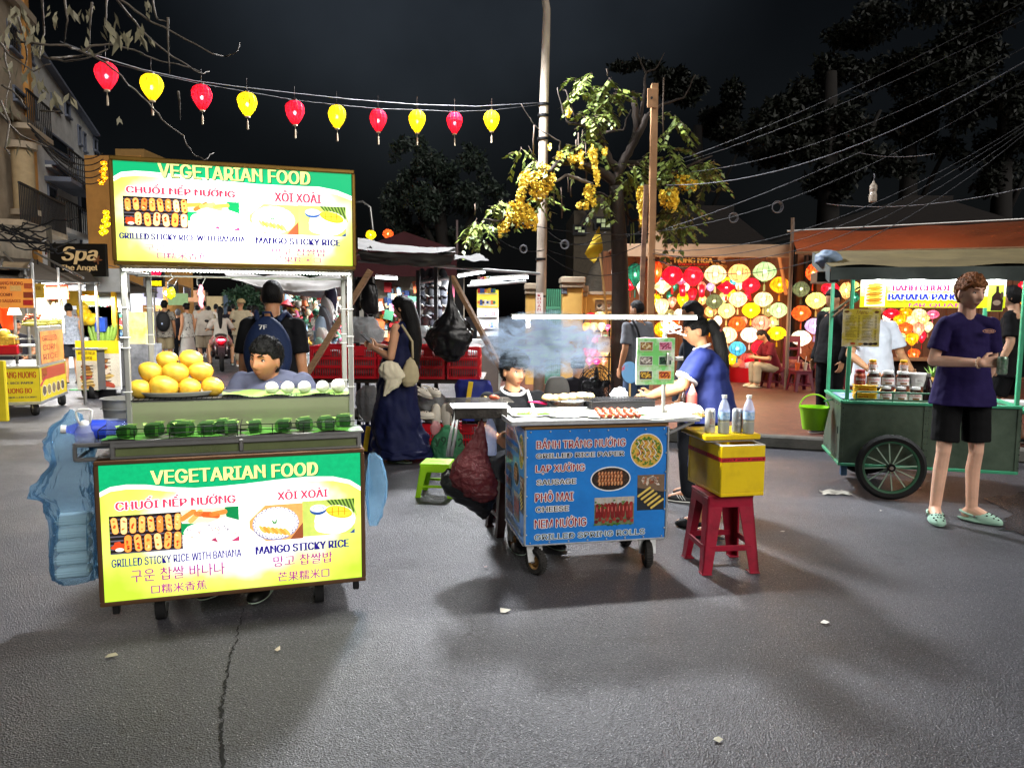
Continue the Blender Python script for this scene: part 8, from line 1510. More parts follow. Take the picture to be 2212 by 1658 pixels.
# golden shower tree
y=12.0;tb=P(1352,740,y);S_=lambda x,y_,Y=12.0:P(*zt(x,y_),Y)
t=thing('flowering_tree','pollarded tree hung with yellow flower clusters and dark pods before the workshop','tree',(tb.x,y,0));B0=V3((tb.x,y,0));mb=MB()
def br(pts,r0,r1,Y=12.0,m=None,rough=1):
 q=[S_(p[0],p[1],p[2] if len(p)>2 else Y)-B0 for p in pts];n=len(q);o=[]
 for i in range(n-1):
  for k in range(4): a=q[i].lerp(q[i+1],k/4);o.append(a+V3((RU(-1,1),RU(-1,1),RU(-1,1)))*.012*rough)
 o.append(q[-1]);mb.tube(o,[r0+(r1-r0)*i/(len(o)-1) for i in range(len(o))],m or BARK,9)
tz=S_(1245,1660)-B0;mb.tube([(tz.x+.08,0,0),(tz.x+.02,0,1.0),tz,S_(1235,1350)-B0,S_(1225,1180)-B0,S_(1215,1010)-B0],[.2,.15,.135,.125,.115,.11],BARK,12)
br([(1215,1010),(1180,950),(1050,890),(930,850),(800,825)],.09,.06);br([(1215,1000),(1240,900),(1270,840),(1330,720),(1380,640),(1430,520)],.085,.045);br([(1330,720),(1360,600),(1345,440),(1330,400)],.06,.05,12.1)
br([(1220,900),(1170,830),(1120,700),(1090,610),(1060,600)],.07,.03);br([(1090,610),(960,590),(880,570),(850,500),(810,330)],.03,.008,11.9);br([(940,580),(870,360),(840,330)],.016,.006,11.9);br([(1370,640),(1410,360),(1420,230),(1360,90)],.035,.008,12.2);br([(1420,230),(1490,200),(1550,90)],.016,.006,12.2);br([(1430,520),(1520,450),(1680,400),(1765,240)],.03,.008,12.3);br([(1150,640),(1260,620),(1320,480)],.02,.008,11.8);br([(1060,1000),(950,960),(870,930),(760,1000),(660,1050)],.03,.012,11.7,BARKG);br([(840,840),(770,900),(690,960),(620,1000),(540,1090),(430,1250),(300,1240)],.05,.012,11.7);br([(650,590),(720,640),(830,700),(830,830)],.008,.012,11.8);br([(560,440),(610,530),(650,590)],.006,.008,11.8)
br([(1270,860),(1400,840),(1500,920),(1650,900),(1880,800)],.05,.012,12.2);br([(1230,1100),(1380,1000),(1500,1000),(1700,960),(1850,900)],.04,.01,12.1);br([(1780,1030),(1900,1050),(1960,980),(1965,920)],.008,.005,12.2);br([(1240,1150),(1330,1250),(1500,1200),(1650,1200)],.025,.008,12.0);br([(1190,1100),(1100,1050),(1010,1080)],.02,.008,11.9)
mb.build('trunk',t)
fr_=[(950,270,50,60),(1040,250,50,50),(960,350,60,50),(1080,330,60,60),(1180,280,45,45),(1210,360,40,45),(1130,400,60,50),(1090,480,60,40),(1150,500,40,40),(1060,540,40,40),(1000,540,40,35),(1080,700,40,30),(910,745,40,35),(1600,520,45,45),(1640,560,30,40),(1560,730,60,40),(1640,780,60,45),(1590,830,50,40),(1700,880,60,45),(1800,850,60,40),(1870,850,60,45),(1560,900,60,40),(1850,920,30,30),(1680,1110,60,40),(1720,1130,40,40),(1560,1130,50,50),(1150,1060,50,50),(1110,1100,40,40),(1300,900,60,60),(1370,860,60,40),(1280,960,50,50),(1400,960,40,50),(1620,1230,70,50),(1550,1270,60,50),(1680,1280,40,40),(590,750,55,40),(650,830,35,25),(400,1110,60,45),(480,1120,45,35),(370,1150,50,40),(250,1260,60,45),(340,1270,60,45),(220,1310,40,40),(680,1070,60,40),(740,960,40,50)]
mb=MB();rg=random.Random(5)
for (x,y_,rx,ry) in fr_:
 for k in range(5):
  c=S_(x+rg.uniform(-.6,.6)*rx,y_+rg.uniform(-.6,.6)*ry,12+rg.uniform(-.35,.35))-B0;d=V3((rg.uniform(-1,1),rg.uniform(-.8,.5),rg.uniform(-.9,.1))).normalized();L=.36*rg.uniform(.7,1.2);s=d.cross(V3((0,0,1))).normalized();mb.tube([c,c+d*L+V3((0,0,-.08))],.004,POD,4)
  for i in range(6):
   p=c+d*(L*(i+1)/6.3)+V3((0,0,-.08*(i/4)**2))
   for sd in (-1,1):
    a=(s*sd*rg.uniform(.5,1.1)+d*rg.uniform(.3,.8)+V3((rg.uniform(-.2,.2),rg.uniform(-.3,.3),-.55+rg.uniform(-.4,.35)))).normalized();b=(d-a*d.dot(a)).normalized();ll=.112*rg.uniform(.65,1.3);mb.add([p,p+a*ll*.4+b*ll*.27,p+a*ll,p+a*ll*.45-b*ll*.27],[(0,1,2,3)],LF_C)
mb.build('crown',t)
fl_=[(590,960,45,60),(570,1030,30,50),(555,1110,32,70),(500,1190,40,70),(540,1200,50,80),(600,1200,50,70),(460,1260,25,50),(610,1250,35,40),(655,1250,22,50),(420,1310,25,40),(670,970,60,60),(720,900,40,50),(660,1040,45,50),(770,960,30,50),(740,1000,40,60),(700,1060,30,40),(825,800,28,25),(920,820,40,25),(975,820,20,50),(1055,790,30,50),(1070,860,22,60),(1085,950,20,50),(1030,1050,40,60),(1010,1140,20,25),(1060,1125,18,22),(965,1140,22,22),(1140,770,18,25),(1390,1070,35,60),(1390,1160,24,70),(1390,1230,14,50),(1700,980,60,45),(1660,960,40,30),(1750,1000,35,30),(1590,1090,50,60),(1620,1110,30,60),(1540,1090,30,50),(890,505,18,16),(755,730,12,10),(1610,1060,40,40)]
mb=MB();n=0;vs=[];fs=[]
for (x,y_,rx,ry) in fl_:
 k=int(rx*ry/15)+12
 for i in range(k):
  a=rg.random()*6.28;r=sqrt(rg.random());tt=r*sin(a);p=S_(x+rx*r*cos(a)*(1-.35*max(0,tt)),y_+ry*tt+rg.gauss(0,8),11.8+rg.uniform(-.22,.22))-B0
  for pt in range(2):
   d=V3((rg.uniform(-1,1),rg.uniform(-1,1),rg.uniform(-1,1))).normalized();b=d.orthogonal().normalized();L=.04*rg.uniform(.6,1.4);o=len(vs);vs+= [p-d*L*.5,p+b*L*.5,p+d*L*.5,p-b*L*.5];fs.append((o,o+1,o+2,o+3))
 for i in range(6): p=S_(x+rg.uniform(-.8,.8)*rx,y_+ry*1.0,11.8)-B0;q=S_(x+rg.uniform(-.8,.8)*rx,y_+ry*rg.uniform(1.1,1.5),11.8)-B0;o=len(vs);vs+= [q,q+V3((.018,0,.012)),q+V3((0,0,.035)),q+V3((-.018,0,.012))];fs.append((o,o+1,o+2,o+3))
mb.add(vs,fs,PET);mb.build('blossom',t)
for x,a,b in ((880,930,1050),(910,950,1080),(835,1020,1230),(790,1000,1140),(955,640,870),(985,620,860),(1005,700,1010),(1290,1130,1280),(1320,1270,1420),(1335,1260,1410),(1385,1160,1330),(1560,990,1050),(1610,960,1160),(1480,650,700),(940,690,780),(1150,200,250),(650,590,800),(1545,260,680),(240,1130,1210)):
 mb=MB();p=S_(x,a)-B0;q=S_(x+rg.uniform(-8,8),b)-B0;mb.tube([p,p.lerp(q,.5)+V3((rg.uniform(-.02,.02),0,0)),q],.012,POD if x not in(1320,1335) else M('green_pod','#7a8c4c',.6),6);mb.build('seed_pod',t)
# poles
PC=M('concrete_pole','#94887a',.85,var=.2,vs=5,bump=.2,bs=40)
y=12.6;t=thing('street_lamp_pole','tall pale steel street lamp pole rising behind the grill cart','street lamp',(P(1168,700,y).x,y,0));B0=t.location.copy();mb=MB();q=[P(1164,830,y),P(1170,560,y),P(1175,222,y),P(1180,60,y),P(1181,20,y)];top=P(1178,-6,y);pts=[V3((q[0].x,y,0))]+q[1:]+[P(1174,-22,y),P(1164,-42,y),P(1140,-62,y-.1),P(1090,-74,y-.5),P(1040,-76,y-.9)]
mb.tube([p-B0 for p in pts],[.1,.085,.075,.065,.06,.055,.05,.045,.04,.035],PC,14)
for (u,v) in ((1172,300),(1173,226),(1173,250),(1169,560),(1168,640)): p=P(u,v,y)-B0;mb.cyl(p-V3((0,0,.02)),p+V3((0,0,.02)),.092,BLKM)
mb.build('pole',t);lp_=P(1005,-76,y-1.1)-B0;mb=MB();mb.ell(lp_+V3((0,0,.04)),(.34,.15,.08),ALU,20,Matrix.Rotation(.5,3,'Z'));mb.build('lamp_housing',t);mb=MB();mb.ell(lp_+V3((0,0,-.02)),(.25,.11,.05),glow('street_led','#f2f4ff',60),16,Matrix.Rotation(.5,3,'Z'));mb.build('lamp_lens',t)
sl=bpy.data.lights.new('street_light','SPOT');sl.energy=5200;sl.spot_size=radians(150);sl.spot_blend=.5;sl.shadow_soft_size=.4;sl.color=(.93,.95,1);so=bpy.data.objects.new('street_light',sl);COL.objects.link(so);so.parent=t;so.location=lp_+V3((0,0,-.1));so.rotation_euler=(radians(-22),0,0)
mb=MB();F=Flat(mb,P(1164,665,y-.1)-B0,(1,0,0),(0,0,1));F.rect(-.05,-.1,.07,.25,M('pole_sticker','#c8c0b8',.6),0);
for i,c in enumerate(('K','H','O','A','N')): F.text(c,-.02,.19-.06*i,.03,.235-.06*i,LM('#a02030','n'),1,bold=.02)
mb.build('sticker',t)
y=11.6;b=P(1403,800,y);t=thing('utility_pole','tan square utility pole beside the flowering tree, cables tied to it','utility pole',(b.x,y,0));B0=t.location.copy();mb=MB();p1=P(1414,182,y)-B0;mb.beam((0,0,0),p1,.1,.1,M('tan_pole','#9a7450',.8,var=.2,vs=5,bump=.2,bs=30));mb.build('post',t)
mb=MB();a=P(1396,400,y-.1)-B0;p0=P(1388,650,y-.1)-B0;mb.beam((p0.x-.05,-.1,0),a,.07,.05,M('rusty_steel','#5a4038',.8,var=.5,vs=9,col2='#8a6a50'));mb.build('splice_plate',t);mb=MB();c=P(1409,212,y-.07)-B0;mb.box(c,(.15,.02,.28),M('tan_pole','#9a7450'));mb.cyl(c+V3((-.01,-.015,0)),c+V3((-.01,0,0)),.02,BLK,n=10);mb.build('bracket',t)
# yellow pennant
y=12.2;t=thing('yellow_flag','yellow diamond shaped pennant on a leaning bamboo pole','flag',(P(1320,700,y).x,y,0));B0=t.location.copy();mb=MB();mb.cyl((.12,0,0),P(1296,548,y)-B0,.018,M('bamboo','#c8a468'),n=8);mb.build('flagpole',t);mb=MB();pp=[P(*zl(688,180),y)-B0,P(*zl(712,345),y)-B0,P(*zl(648,440),y)-B0,P(*zl(583,372),y)-B0]
mb.grid(lambda a,b:(pp[0].lerp(pp[1],a)).lerp(pp[3].lerp(pp[2],a),b)+V3((0,.05*sin(a*7+b*5),0)),10,10,M('flag_yellow','#b89a1c',.8,var=.15));mb.build('cloth',t)
# cables
CB=M('cable','#1e1e20',.6,var=.1);CBL=M('cable_pale','#4c4c50',.5,var=.1)
def cable(p,q,sag,r,lab,grp,m=None,n=16,extra=None):
 mb=MB();pts=[]
 for i in range(n+1): a=i/n;c=V3(p).lerp(V3(q),a);c.z-=sag*4*a*(1-a);pts.append(c)
 mb.tube(pts,r,m or CB,5);o=mb.build('overhead_cable');tag(o,lab,'cable',grp);return o
up=lambda u,v:P(u,v,11.55)
cs=[((1470,345),(2240,-10),.1,'faint upper cable sloping up across the dark trees, uppermost'),((1480,350),(2240,30),.1,'second faint cable from the top across the dark trees'),((1490,372),(2240,88),.25,'long cable sloping up to the corner, third from the top'),((1440,400),(2240,118),.35,'bright thick cable crossing the dark trees'),((1420,500),(2240,158),.3,'cable running from the tan pole up past the hanging bottle'),((1410,548),(2240,255),.5,'lower cable of the bundle above the lantern shops'),((1415,545),(2240,262),.62,'sagging lower cable of the bundle above the hanging bottle'),((1412,560),(2240,268),.75,'lowest sagging cable of the bundle'),((1412,540),(2240,250),.42,'cable of the lower bundle next to its top'),((1785,440),(2240,400),.12,'single pale cable low over the tile roof'),((1855,330),(2020,332),.05,'short pale cable bridging the two bundles'),((1420,500),(1860,328),.05,'taut pale wire from the tan pole to the upper bundle')]
for i,(a,b,s,lab) in enumerate(cs): cable(up(*a),P(*b,8.2 if b[0]>2100 else 10),s,.008 if i in(3,) else .005,lab,'overhead cables',CBL if i in(3,9,10,11) else CB)
for i,(a,b,s) in enumerate((((1080,470),(1405,505),.1),((1185,520),(1405,490),.15),((1185,540),(1400,520),.2),((1180,548),(1400,560),.3),((1185,500),(1310,500),.2),((1050,490),(1175,540),.15))): cable(P(*a,12.4),P(*b,11.6),s,.007,f'slack cable between the lamp pole and the tan pole, {od[i]} of the tangle','cables in the tangle')
for i,(u,v,r) in enumerate(((1585,470,10),(1680,447,12),(1131,538,8),(1220,528,9))):
 c=P(u,v,11.5);R_=r*11.5/1609;mb=MB()
 for k in range(3): mb.tube([c+V3((R_*(1-.12*k)*cos(a),.02*k,R_*(1.05-.1*k)*sin(a))) for a in [2*pi*j/20 for j in range(21)]],.006,CBL,5,cap=False)
 o=mb.build('cable_coil');tag(o,['single coil of spare cable hanging over the workshop roof','double coil of spare cable over the workshop roof','coil of spare cable at the lamp pole','coil of spare cable in the tangle beside the lamp pole'][i],'cable coil')
q=P(1886,415,10.4);t=thing('hanging_bottle','clear plastic bottle hung upright from the cables against the night sky','bottle',q);mb=MB();mb.lathe([(0,-.13),(.045,-.13),(.05,-.12),(.05,-.04),(.04,0),(.05,.04),(.045,.09),(.016,.13),(.014,.15)],M('frosted_bottle','#a89c8c',.3,alpha=.75),n=16);mb.build('bottle_body',t);mb=MB();mb.tube([(0,0,.14),(.01,0,.2),(0,0,.25)],.008,CBL,6);mb.build('cord',t)
# string of lanterns
A0=P(-40,60,7.4);A1=P(1174,222,12.6);L0=[(230,165,46,56,7.9+.2),(328,189,46,54,8.5),(436,211,42,52,9.1),(534,226,41,49,9.6),(637,244,40,49,10.2),(728,253,37,47,10.7),(817,261,36,46,11.15),(901,263,35,46,11.6),(982,266,33,44,12.0),(1062,262,33,42,12.4)]
mb=MB();pts=[P(130,90,7.5),P(200,118,7.9),P(306,150,8.5),P(420,175,9.1),P(520,188,9.6),P(640,202,10.2),P(760,215,10.8),P(900,226,11.5),P(1030,230,12.2),P(1174,222,12.6)];mb.tube(pts,.006,CBL,5);o=mb.build('string_wire');tag(o,'upper support wire of the lantern string over the street','wire')
mb=MB();mb.tube([P(u,v-h*.56,y) for (u,v,w,h,y) in L0]+[P(1174,226,12.6)],.005,CB,5);o=mb.build('string_wire');tag(o,'lower wire the red and yellow street lanterns hang from','wire')
for i,(u,v,w,h,y) in enumerate(L0):
 red=i%2==0;q=P(u,v,y);lantern(q,w*y/1609,h*y/1609,'drop','#e8203c' if red else '#fadc20',f'{"red" if red else "yellow"} drop lantern on the street string, {["beside the house fronts","second","third","fourth","fifth","sixth","seventh","eighth","ninth","last before the lamp pole"][i]}'+(' from the buildings' if 0<i<9 else ''),'lanterns strung over the street',tassel=True,name='street_lantern',tcol='#b8a890')
# overhanging branches, upper corner
t=thing('overhanging_branches','bare hanging twigs and pale leaves of a tree reaching in above the beige house','tree',P(-60,-40,6.5));B0=t.location.copy();mb=MB();U=lambda x,y_,Y=6.5:P(*zu(x,y_),Y)-B0;TW=M('twig','#5c544a',.85,var=.3,vs=20)
mb.tube([(0,0,0),U(-100,-50),U(150,-80),U(400,-60),U(700,-40)],[.09,.08,.06,.05,.03],TW,8)
for pts in ([(680,-20),(800,60),(900,130),(1000,180),(1150,260),(1250,320),(1340,335),(1400,310),(1420,255)],[(100,250),(250,262),(400,275),(480,305),(600,355),(690,420),(760,500),(880,610),(960,710),(1090,810),(1110,860),(1150,920),(1210,945),(1265,905)],[(480,300),(560,270),(680,265),(800,300),(900,345),(1000,375),(1120,400),(1200,440)],[(690,0),(800,130),(900,240),(1000,325),(1100,380),(1180,435),(1240,425)],[(260,340),(380,365),(520,350),(640,290)],[(300,340),(460,330),(600,325)],[(60,130),(20,300),(60,480),(30,640)],[(100,100),(160,300),(140,420)],[(380,-20),(400,120),(380,260)],[(630,-20),(625,150)],[(990,100),(1005,440)],[(1060,540),(1068,710)],[(250,-20),(260,200),(230,350)],[(0,600),(60,720),(30,880),(60,920)],[(-20,650),(120,800),(280,870)],[(900,-20),(935,120),(990,130)],[(540,20),(530,300)],[(240,660),(350,660)],[(0,250),(60,330),(200,420),(300,380)],[(10,500),(100,560),(150,640)]):
 q=[U(*p,6.5+.2*sin(p[0])) for p in pts];o=[]
 for i in range(len(q)-1):
  for k in range(3): o.append(q[i].lerp(q[i+1],k/3)+V3((RU(-1,1),RU(-1,1),RU(-1,1)))*.007)
 o.append(q[-1]);mb.tube(o,[.011-.007*i/(len(o)-1) for i in range(len(o))],TW,5)
mb.build('trunk',t);mb=MB()
for (x,y_,n,s) in ((100,60,16,1),(180,160,14,1),(60,180,10,1),(210,240,8,1),(660,110,6,1.3),(690,200,7,1.4),(740,210,5,1.2),(820,170,6,1.3),(870,220,4,1.2),(860,30,5,1),(490,240,3,1.2),(510,60,5,.9),(450,70,5,.9),(300,100,4,.8),(270,500,6,1),(310,560,6,1.1),(440,590,3,1.2),(60,620,8,.9),(100,850,6,.9),(340,70,5,.8),(660,730,2,.7),(560,180,3,.8),(30,350,8,1),(130,420,6,1),(230,420,5,1)):
 for k in range(n):
  c=U(x+RU(-50,50),y_+RU(-45,45),6.5+RU(-.3,.3));d=V3((RU(-.7,.7),RU(-.5,.5),-1)).normalized();b=d.cross(V3((RU(-1,1),1,0))).normalized();L=.105*s*RU(.6,1.3);mb.add([c,c+d*L*.45+b*L*.16,c+d*L,c+d*L*.45-b*L*.16],[(0,1,2,3)],LF_W)
mb.build('crown',t)
# ================================================================ LEFT SIDE OF THE STREET: HOUSES
ST=Fr((0,0,0),CRZ)
BEI=M('plaster_beige','#9c8e7a',.85,var=.25,vs=2,bump=.15,bs=12);WHP=M('plaster_white','#b0b0ae',.85,var=.25,vs=1.5,bump=.15,bs=12);OCH=M('plaster_ochre','#a8783c',.85,var=.2,vs=2);GLS=M('dark_glass','#10141a',.15,var=.2,spec=.6);IRON=M('iron_rail','#141416',.6);GRYP=M('plaster_grey','#5c6270',.85,var=.2,vs=2)
def house(name,label,lx,u0,u1,ztop,m,v=600):
 a=ST.X(u0,v,lx).y;b=ST.X(u1,v,lx).y;t=fthing(ST,name,label,'house');return t,a,b
def hq(u,v,lx): q=ST.X(u,v,lx);return q.y,q.z
def fbox(mb,lx,y0,y1,z0,z1,out,m,bev=.01): mb.box((lx+out/2,(y0+y1)/2,(z0+z1)/2),(abs(out),abs(y1-y0),abs(z1-z0)),m,bev=bev)
def window(t,lx,u0,v0,u1,v1,frame=None,bars=0,zz=zu):
 y0,z1=hq(*zz(u0,v0),lx);y1,z0=hq(*zz(u1,v1),lx);w=MB();fr=frame or GRYP
 fbox(w,lx,y0-.06,y1+.06,z1,z1+.08,.08,fr);fbox(w,lx,y0-.06,y1+.06,z0-.08,z0,.12,fr);fbox(w,lx,y0-.06,y0,z0,z1,.06,fr);fbox(w,lx,y1,y1+.06,z0,z1,.06,fr)
 o=w.build('window',t);p=MB();fbox(p,lx+.001,y0,y1,z0,z1,.02,GLS);p.build('pane',o)
 if bars:
  g=MB()
  for i in range(bars): yy=y0+(y1-y0)*(i+.5)/bars;g.box((lx+.06,yy,(z0+z1)/2),(.015,.015,z1-z0),IRON,bev=.002)
  for k in (.3,.7): g.box((lx+.06,(y0+y1)/2,z0+(z1-z0)*k),(.015,y1-y0,.015),IRON,bev=.002)
  g.build('grille',o)
def balcony(t,lx,u0,u1,vb,vt,out,m,zz=zu,rails=16):
 y0,z0=hq(*zz(u0,vb),lx);y1,_=hq(*zz(u1,vb),lx);z1=z0+.95;mb=MB();fbox(mb,lx,y0,y1,z0-.16,z0,out,m);o=mb.build('balcony',t);mb=MB()
 for i in range(rails+1): yy=y0+(y1-y0)*i/rails;mb.cyl((lx+out-.05,yy,z0),(lx+out-.05,yy,z1),.018,IRON,n=6)
 mb.box((lx+out-.05,(y0+y1)/2,z1),(.06,y1-y0,.06),IRON);mb.build('railing',o)
LX=-7.2
t,a,b=house('beige_house','beige three storey house with a round column and iron balcony rails at the picture edge',LX,-140,92,11,BEI);z0_=0
mb=MB();mb.box((LX-3,(a+b)/2,5.6),(6,b-a,11.2),BEI,bev=.02)
for z in (3.3,6.9,10.3): fbox(mb,LX,a,b+.05,z,z+.25,.22,BEI)
for u in (78,): y0,_=hq(u,600,LX);fbox(mb,LX,y0-.25,y0+.2,0,11,.16,OCH)
mb.build('wall',t)
y0,zb0=hq(*zu(30,1240),LX);_,zt0=hq(*zu(30,890),LX);mb=MB();mb.cyl((LX+.5,y0,zb0),(LX+.5,y0,zt0),.28,M('column_cream','#a08c6a',.8,var=.15),n=20);mb.cyl((LX+.5,y0,zt0),(LX+.5,y0,zt0+.18),.38,BEI,n=20);mb.cyl((LX+.5,y0,zb0-.15),(LX+.5,y0,zb0),.38,BEI,n=20);mb.build('column',t)
balcony(t,LX,-100,205,1290,1160,.9,BEI,rails=30);balcony(t,LX,60,205,720,600,.5,BEI,rails=12)
window(t,LX,75,520,150,640,bars=6);window(t,LX,165,560,205,700,bars=4);window(t,LX,90,960,190,1150,bars=0);window(t,LX,40,130,110,330,bars=5);window(t,LX,130,200,190,380,bars=5)
LX2=-7.35;t,a,b=house('white_house','white house with a sloping roof line and dark balcony beside the beige house',LX2,91,217,9,WHP)
ya,za=hq(*zu(238,330),LX2);yb,zb_=hq(*zu(600,850),LX2);za=min(za,11.5);mb=MB();pts=[(LX2,a,0),(LX2,b,0),(LX2,b,zb_),(LX2,a,za)];bk=[(LX2-6,p[1],p[2]) for p in pts];mb.add(pts+bk,[(0,1,2,3),(7,6,5,4),(3,2,6,7),(1,5,6,2),(0,3,7,4)],WHP)
for i in range(14):
 k0,k1=i/14,(i+1)/14;mb.beam((LX2+.1,a+(b-a)*k0,za+(zb_-za)*k0+.05),(LX2+.1,a+(b-a)*k1,za+(zb_-za)*k1+.05),.3,.1,GRYP)
mb.build('wall',t)
balcony(t,LX2,262,430,1040,800,.8,GRYP,rails=14);balcony(t,LX2,268,440,1330,1250,.5,WHP,rails=12);mb=MB();y0,z0=hq(*zu(265,960),LX2);y1,z1=hq(*zu(520,1150),LX2);mb.beam((LX2+.2,y0,z0),(LX2+.2,y1,z1),.4,.14,GRYP);mb.beam((LX2+.1,y0,z0-.1),(LX2+.1,y1,z1-.1),.2,.1,WHP);mb.build('ledge',t)
for w_ in ((262,770,425,960),(458,750,475,860),(488,790,505,900),(550,820,572,900),(470,1150,520,1270),(280,1100,330,1220),(300,560,350,660),(380,600,410,700)): window(t,LX2,*w_)
mb=MB();y0,_=hq(*zu(455,1100),LX2);mb.tube([(LX2+.06,y0,0),(LX2+.06,y0,7)],.05,GRYP,8);mb.build('drain_pipe',t)
y=27;p0=P(*zu(582,930),y);p1=P(*zu(648,930),y);t=thing('ochre_house','narrow ochre house lit by bunches of yellow lanterns beside the upper sign','house',((p0.x+p1.x)/2,y,0));zt_=P(*zu(600,920),y).z;mb=MB();mb.box((.3,2,zt_/2),(p1.x-p0.x+1.6,4,zt_),OCH);mb.build('wall',t);q0=P(*zu(596,920),y);q1=P(*zu(770,855),y);mb=MB();mb.box(((q0.x+q1.x)/2-t.location.x,2.5,(q0.z+q1.z)/2+.0),(q1.x-q0.x,3,abs(q1.z-q0.z)+.1),M('cornice_tan','#8a6c3c',.8));mb.build('roof_block',t)
pos4=[]
for i,(x,y_) in enumerate(((615,970),(618,1000),(608,1025),(618,1055),(600,1080),(628,1262),(632,1290),(620,1312),(636,1330),(608,1350),(622,1372),(605,1380))):
 w=26;q=P(*zu(x,y_),24.5);f=24.5/1609*.36477;lantern(q,36*f,34*f,'drop','#f8a81c' if i<5 else '#fadc20',f'{"amber" if i<5 else "yellow"} lantern in the {"upper" if i<5 else "lower"} bunch on the ochre house, {od[i if i<5 else i-5]} down','lanterns on the ochre house',tassel=False)
# Spa sign
y=17;a=P(*zc(420,300),y);b=P(*zc(868,30),y);t=thing('shop_sign','dark hanging board with gold spa lettering above the corn cart stalls','sign',((a.x+b.x)/2,y,0));hw,hh=(b.x-a.x)/2,(b.z-a.z)/2;zc0=(a.z+b.z)/2
mb=MB();mb.box((0,.06,zc0),(2*hw,.1,2*hh),M('sign_black','#17140f',.4));mb.box((-hw-.02,.06,zc0+.1),(.05,.14,2*hh+.6),M('sign_post','#5c564a',.6));F=Flat(mb,(0,.008,0),(1,0,0),(0,0,1),Fr(t.location,0))
gd=M('gold_letter','#b09468',.4,.2,emit=.5);F.tpx('Spa',zc(505,200),zc(780,55),gd,2,bold=.03,ital=.25);F.tpx('The Angel',zc(508,262),zc(805,208),gd,2,bold=.03)
c=F.px(*zc(810,165))
for i in range(5): F.ell(c[0]+.05*cos(i*1.2),c[1]+.05*sin(i*1.2),.06,.02,M('lotus_mark','#7a4a2c',.5),2+i*.3,i*1.2,n=8)
mb.build('sign_board',t);mb=MB()
for u in (300,312,330,500): pass
mb.beam((-hw,.1,zc0+hh),(-hw-1.5,.1,zc0+hh+.1),.06,.06,IRON);mb.build('bracket',t)
# awnings beside the corn cart
AWD=M('awning_dark','#4a4238',.8,var=.35,vs=4,bump=.3,bs=20,stretch=(1,6,1));AWL=M('awning_pale','#7c6a50',.8,var=.3,vs=3)
for i,(q,y0,y1,m,lab) in enumerate((((-60,545,75,560,180,612,-60,600),13.5,11.5,AWD,'dark patched awning over the corn cart at the picture edge'),((-60,560,70,566,62,582,-60,575),12.5,11.8,AWL,'pale tarp strip lying on the awning above the corn cart'),((60,590,190,585,215,610,90,615),17,13.5,AWD,'grey awning with tubes over the crepe cart'),((150,600,262,603,340,632,200,632),23,17,AWD,'dark awning behind the corner post of the lit cart'))):
 t=thing('awning',lab,'awning',(0,0,0));sheet('awning_cloth',t,[P(q[0],q[1],y0),P(q[2],q[3],y0),P(q[4],q[5],y1),P(q[6],q[7],y1)],m,20,6,.06,i+20)
 mb=MB()
 for k in range(3): a_=P(q[6]+(q[4]-q[6])*k/2,q[7],y1);mb.cyl(a_,P(q[0]+(q[2]-q[0])*k/2,q[1],y0),.018,STEEL,n=6)
 mb.cyl(P(q[6],q[7],y1),P(q[4],q[5],y1),.02,STEEL,n=6);pz=P(q[4]-8,q[5],y1);mb.cyl(pz,(pz.x,pz.y,0),.025,STEEL,n=8);mb.build('awning_frame',t)
mb=MB();rg=random.Random(3)
for i in range(14):
 a=P(rg.uniform(-20,60),rg.uniform(480,525),14+rg.uniform(-1,1));pts=[a]
 for k in range(6): pts.append(pts[-1]+V3((rg.uniform(.05,.25),rg.uniform(-.1,.1),rg.uniform(-.16,.1))))
 mb.tube(pts,.014,IRON,4)
o=mb.build('cable_tangle');tag(o,'tangle of black cables below the balcony of the beige house','cable tangle')
for i in range(5): cable(P(60+8*i,268+12*i,15),P(222,330+14*i,24),.4,.016,f'black cable running along the house fronts, {od[i]} from the top','cables along the houses',IRON)
# corn cart
TXR='#a83024';TXB='#1c2250'
q=G(*zc(337,1342),.2);CC=Fr((q.x,q.y,0),CRZ);t=fthing(CC,'corn_cart','yellow panelled grilled corn and rice paper cart at the picture edge','food cart');zt_=CC.L(*zc(335,1062),0).z
mb=MB();mb.box((-.75,.68,(zt_+.2)/2),(1.5,1.36,zt_-.2),M('cart_core','#4a4a48'));mb.box((-.75,.68,.19),(1.52,1.4,.04),SILV);mb.box((-.75,.68,zt_+.02),(1.52,1.4,.03),SILV);mb.build('body',t)
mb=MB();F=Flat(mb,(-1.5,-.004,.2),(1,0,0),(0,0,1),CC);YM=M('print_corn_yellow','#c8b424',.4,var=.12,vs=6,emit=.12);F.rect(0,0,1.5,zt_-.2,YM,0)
for s,a,b,c in (('BANH TRANG NUONG',(-130,1150),(297,1090),TXR),('SPECIAL RICE PAPER',(-60,1198),(273,1172),TXB),('BAP NUONG BO',(-60,1275),(262,1225),TXR),('BUTTER GRILLED CORN',(-80,1316),(300,1292),TXB)): F.tpx(s,zc(*a),zc(*b),LM(c,'n'),2,bold=.035)
mb.build('front_panel',t)
mb=MB();F=Flat(mb,(.004,0,.2),(0,1,0),(0,0,1),CC);Hs=zt_-.2;F.rect(0,0,1.36,Hs,YM,0);
F.poly([(0,Hs*.55),(.35,Hs*.75),(.35,Hs),(0,Hs)],LM('#c8b424','n'),1);F.rect(.1,Hs*.62,1.3,Hs*.98,LM('#b0402c','n'),1);F.poly([(0,Hs*.5),(.28,Hs*.72),(.34,Hs*.72),(.04,Hs*.44)],LM('#c02050','n'),2)
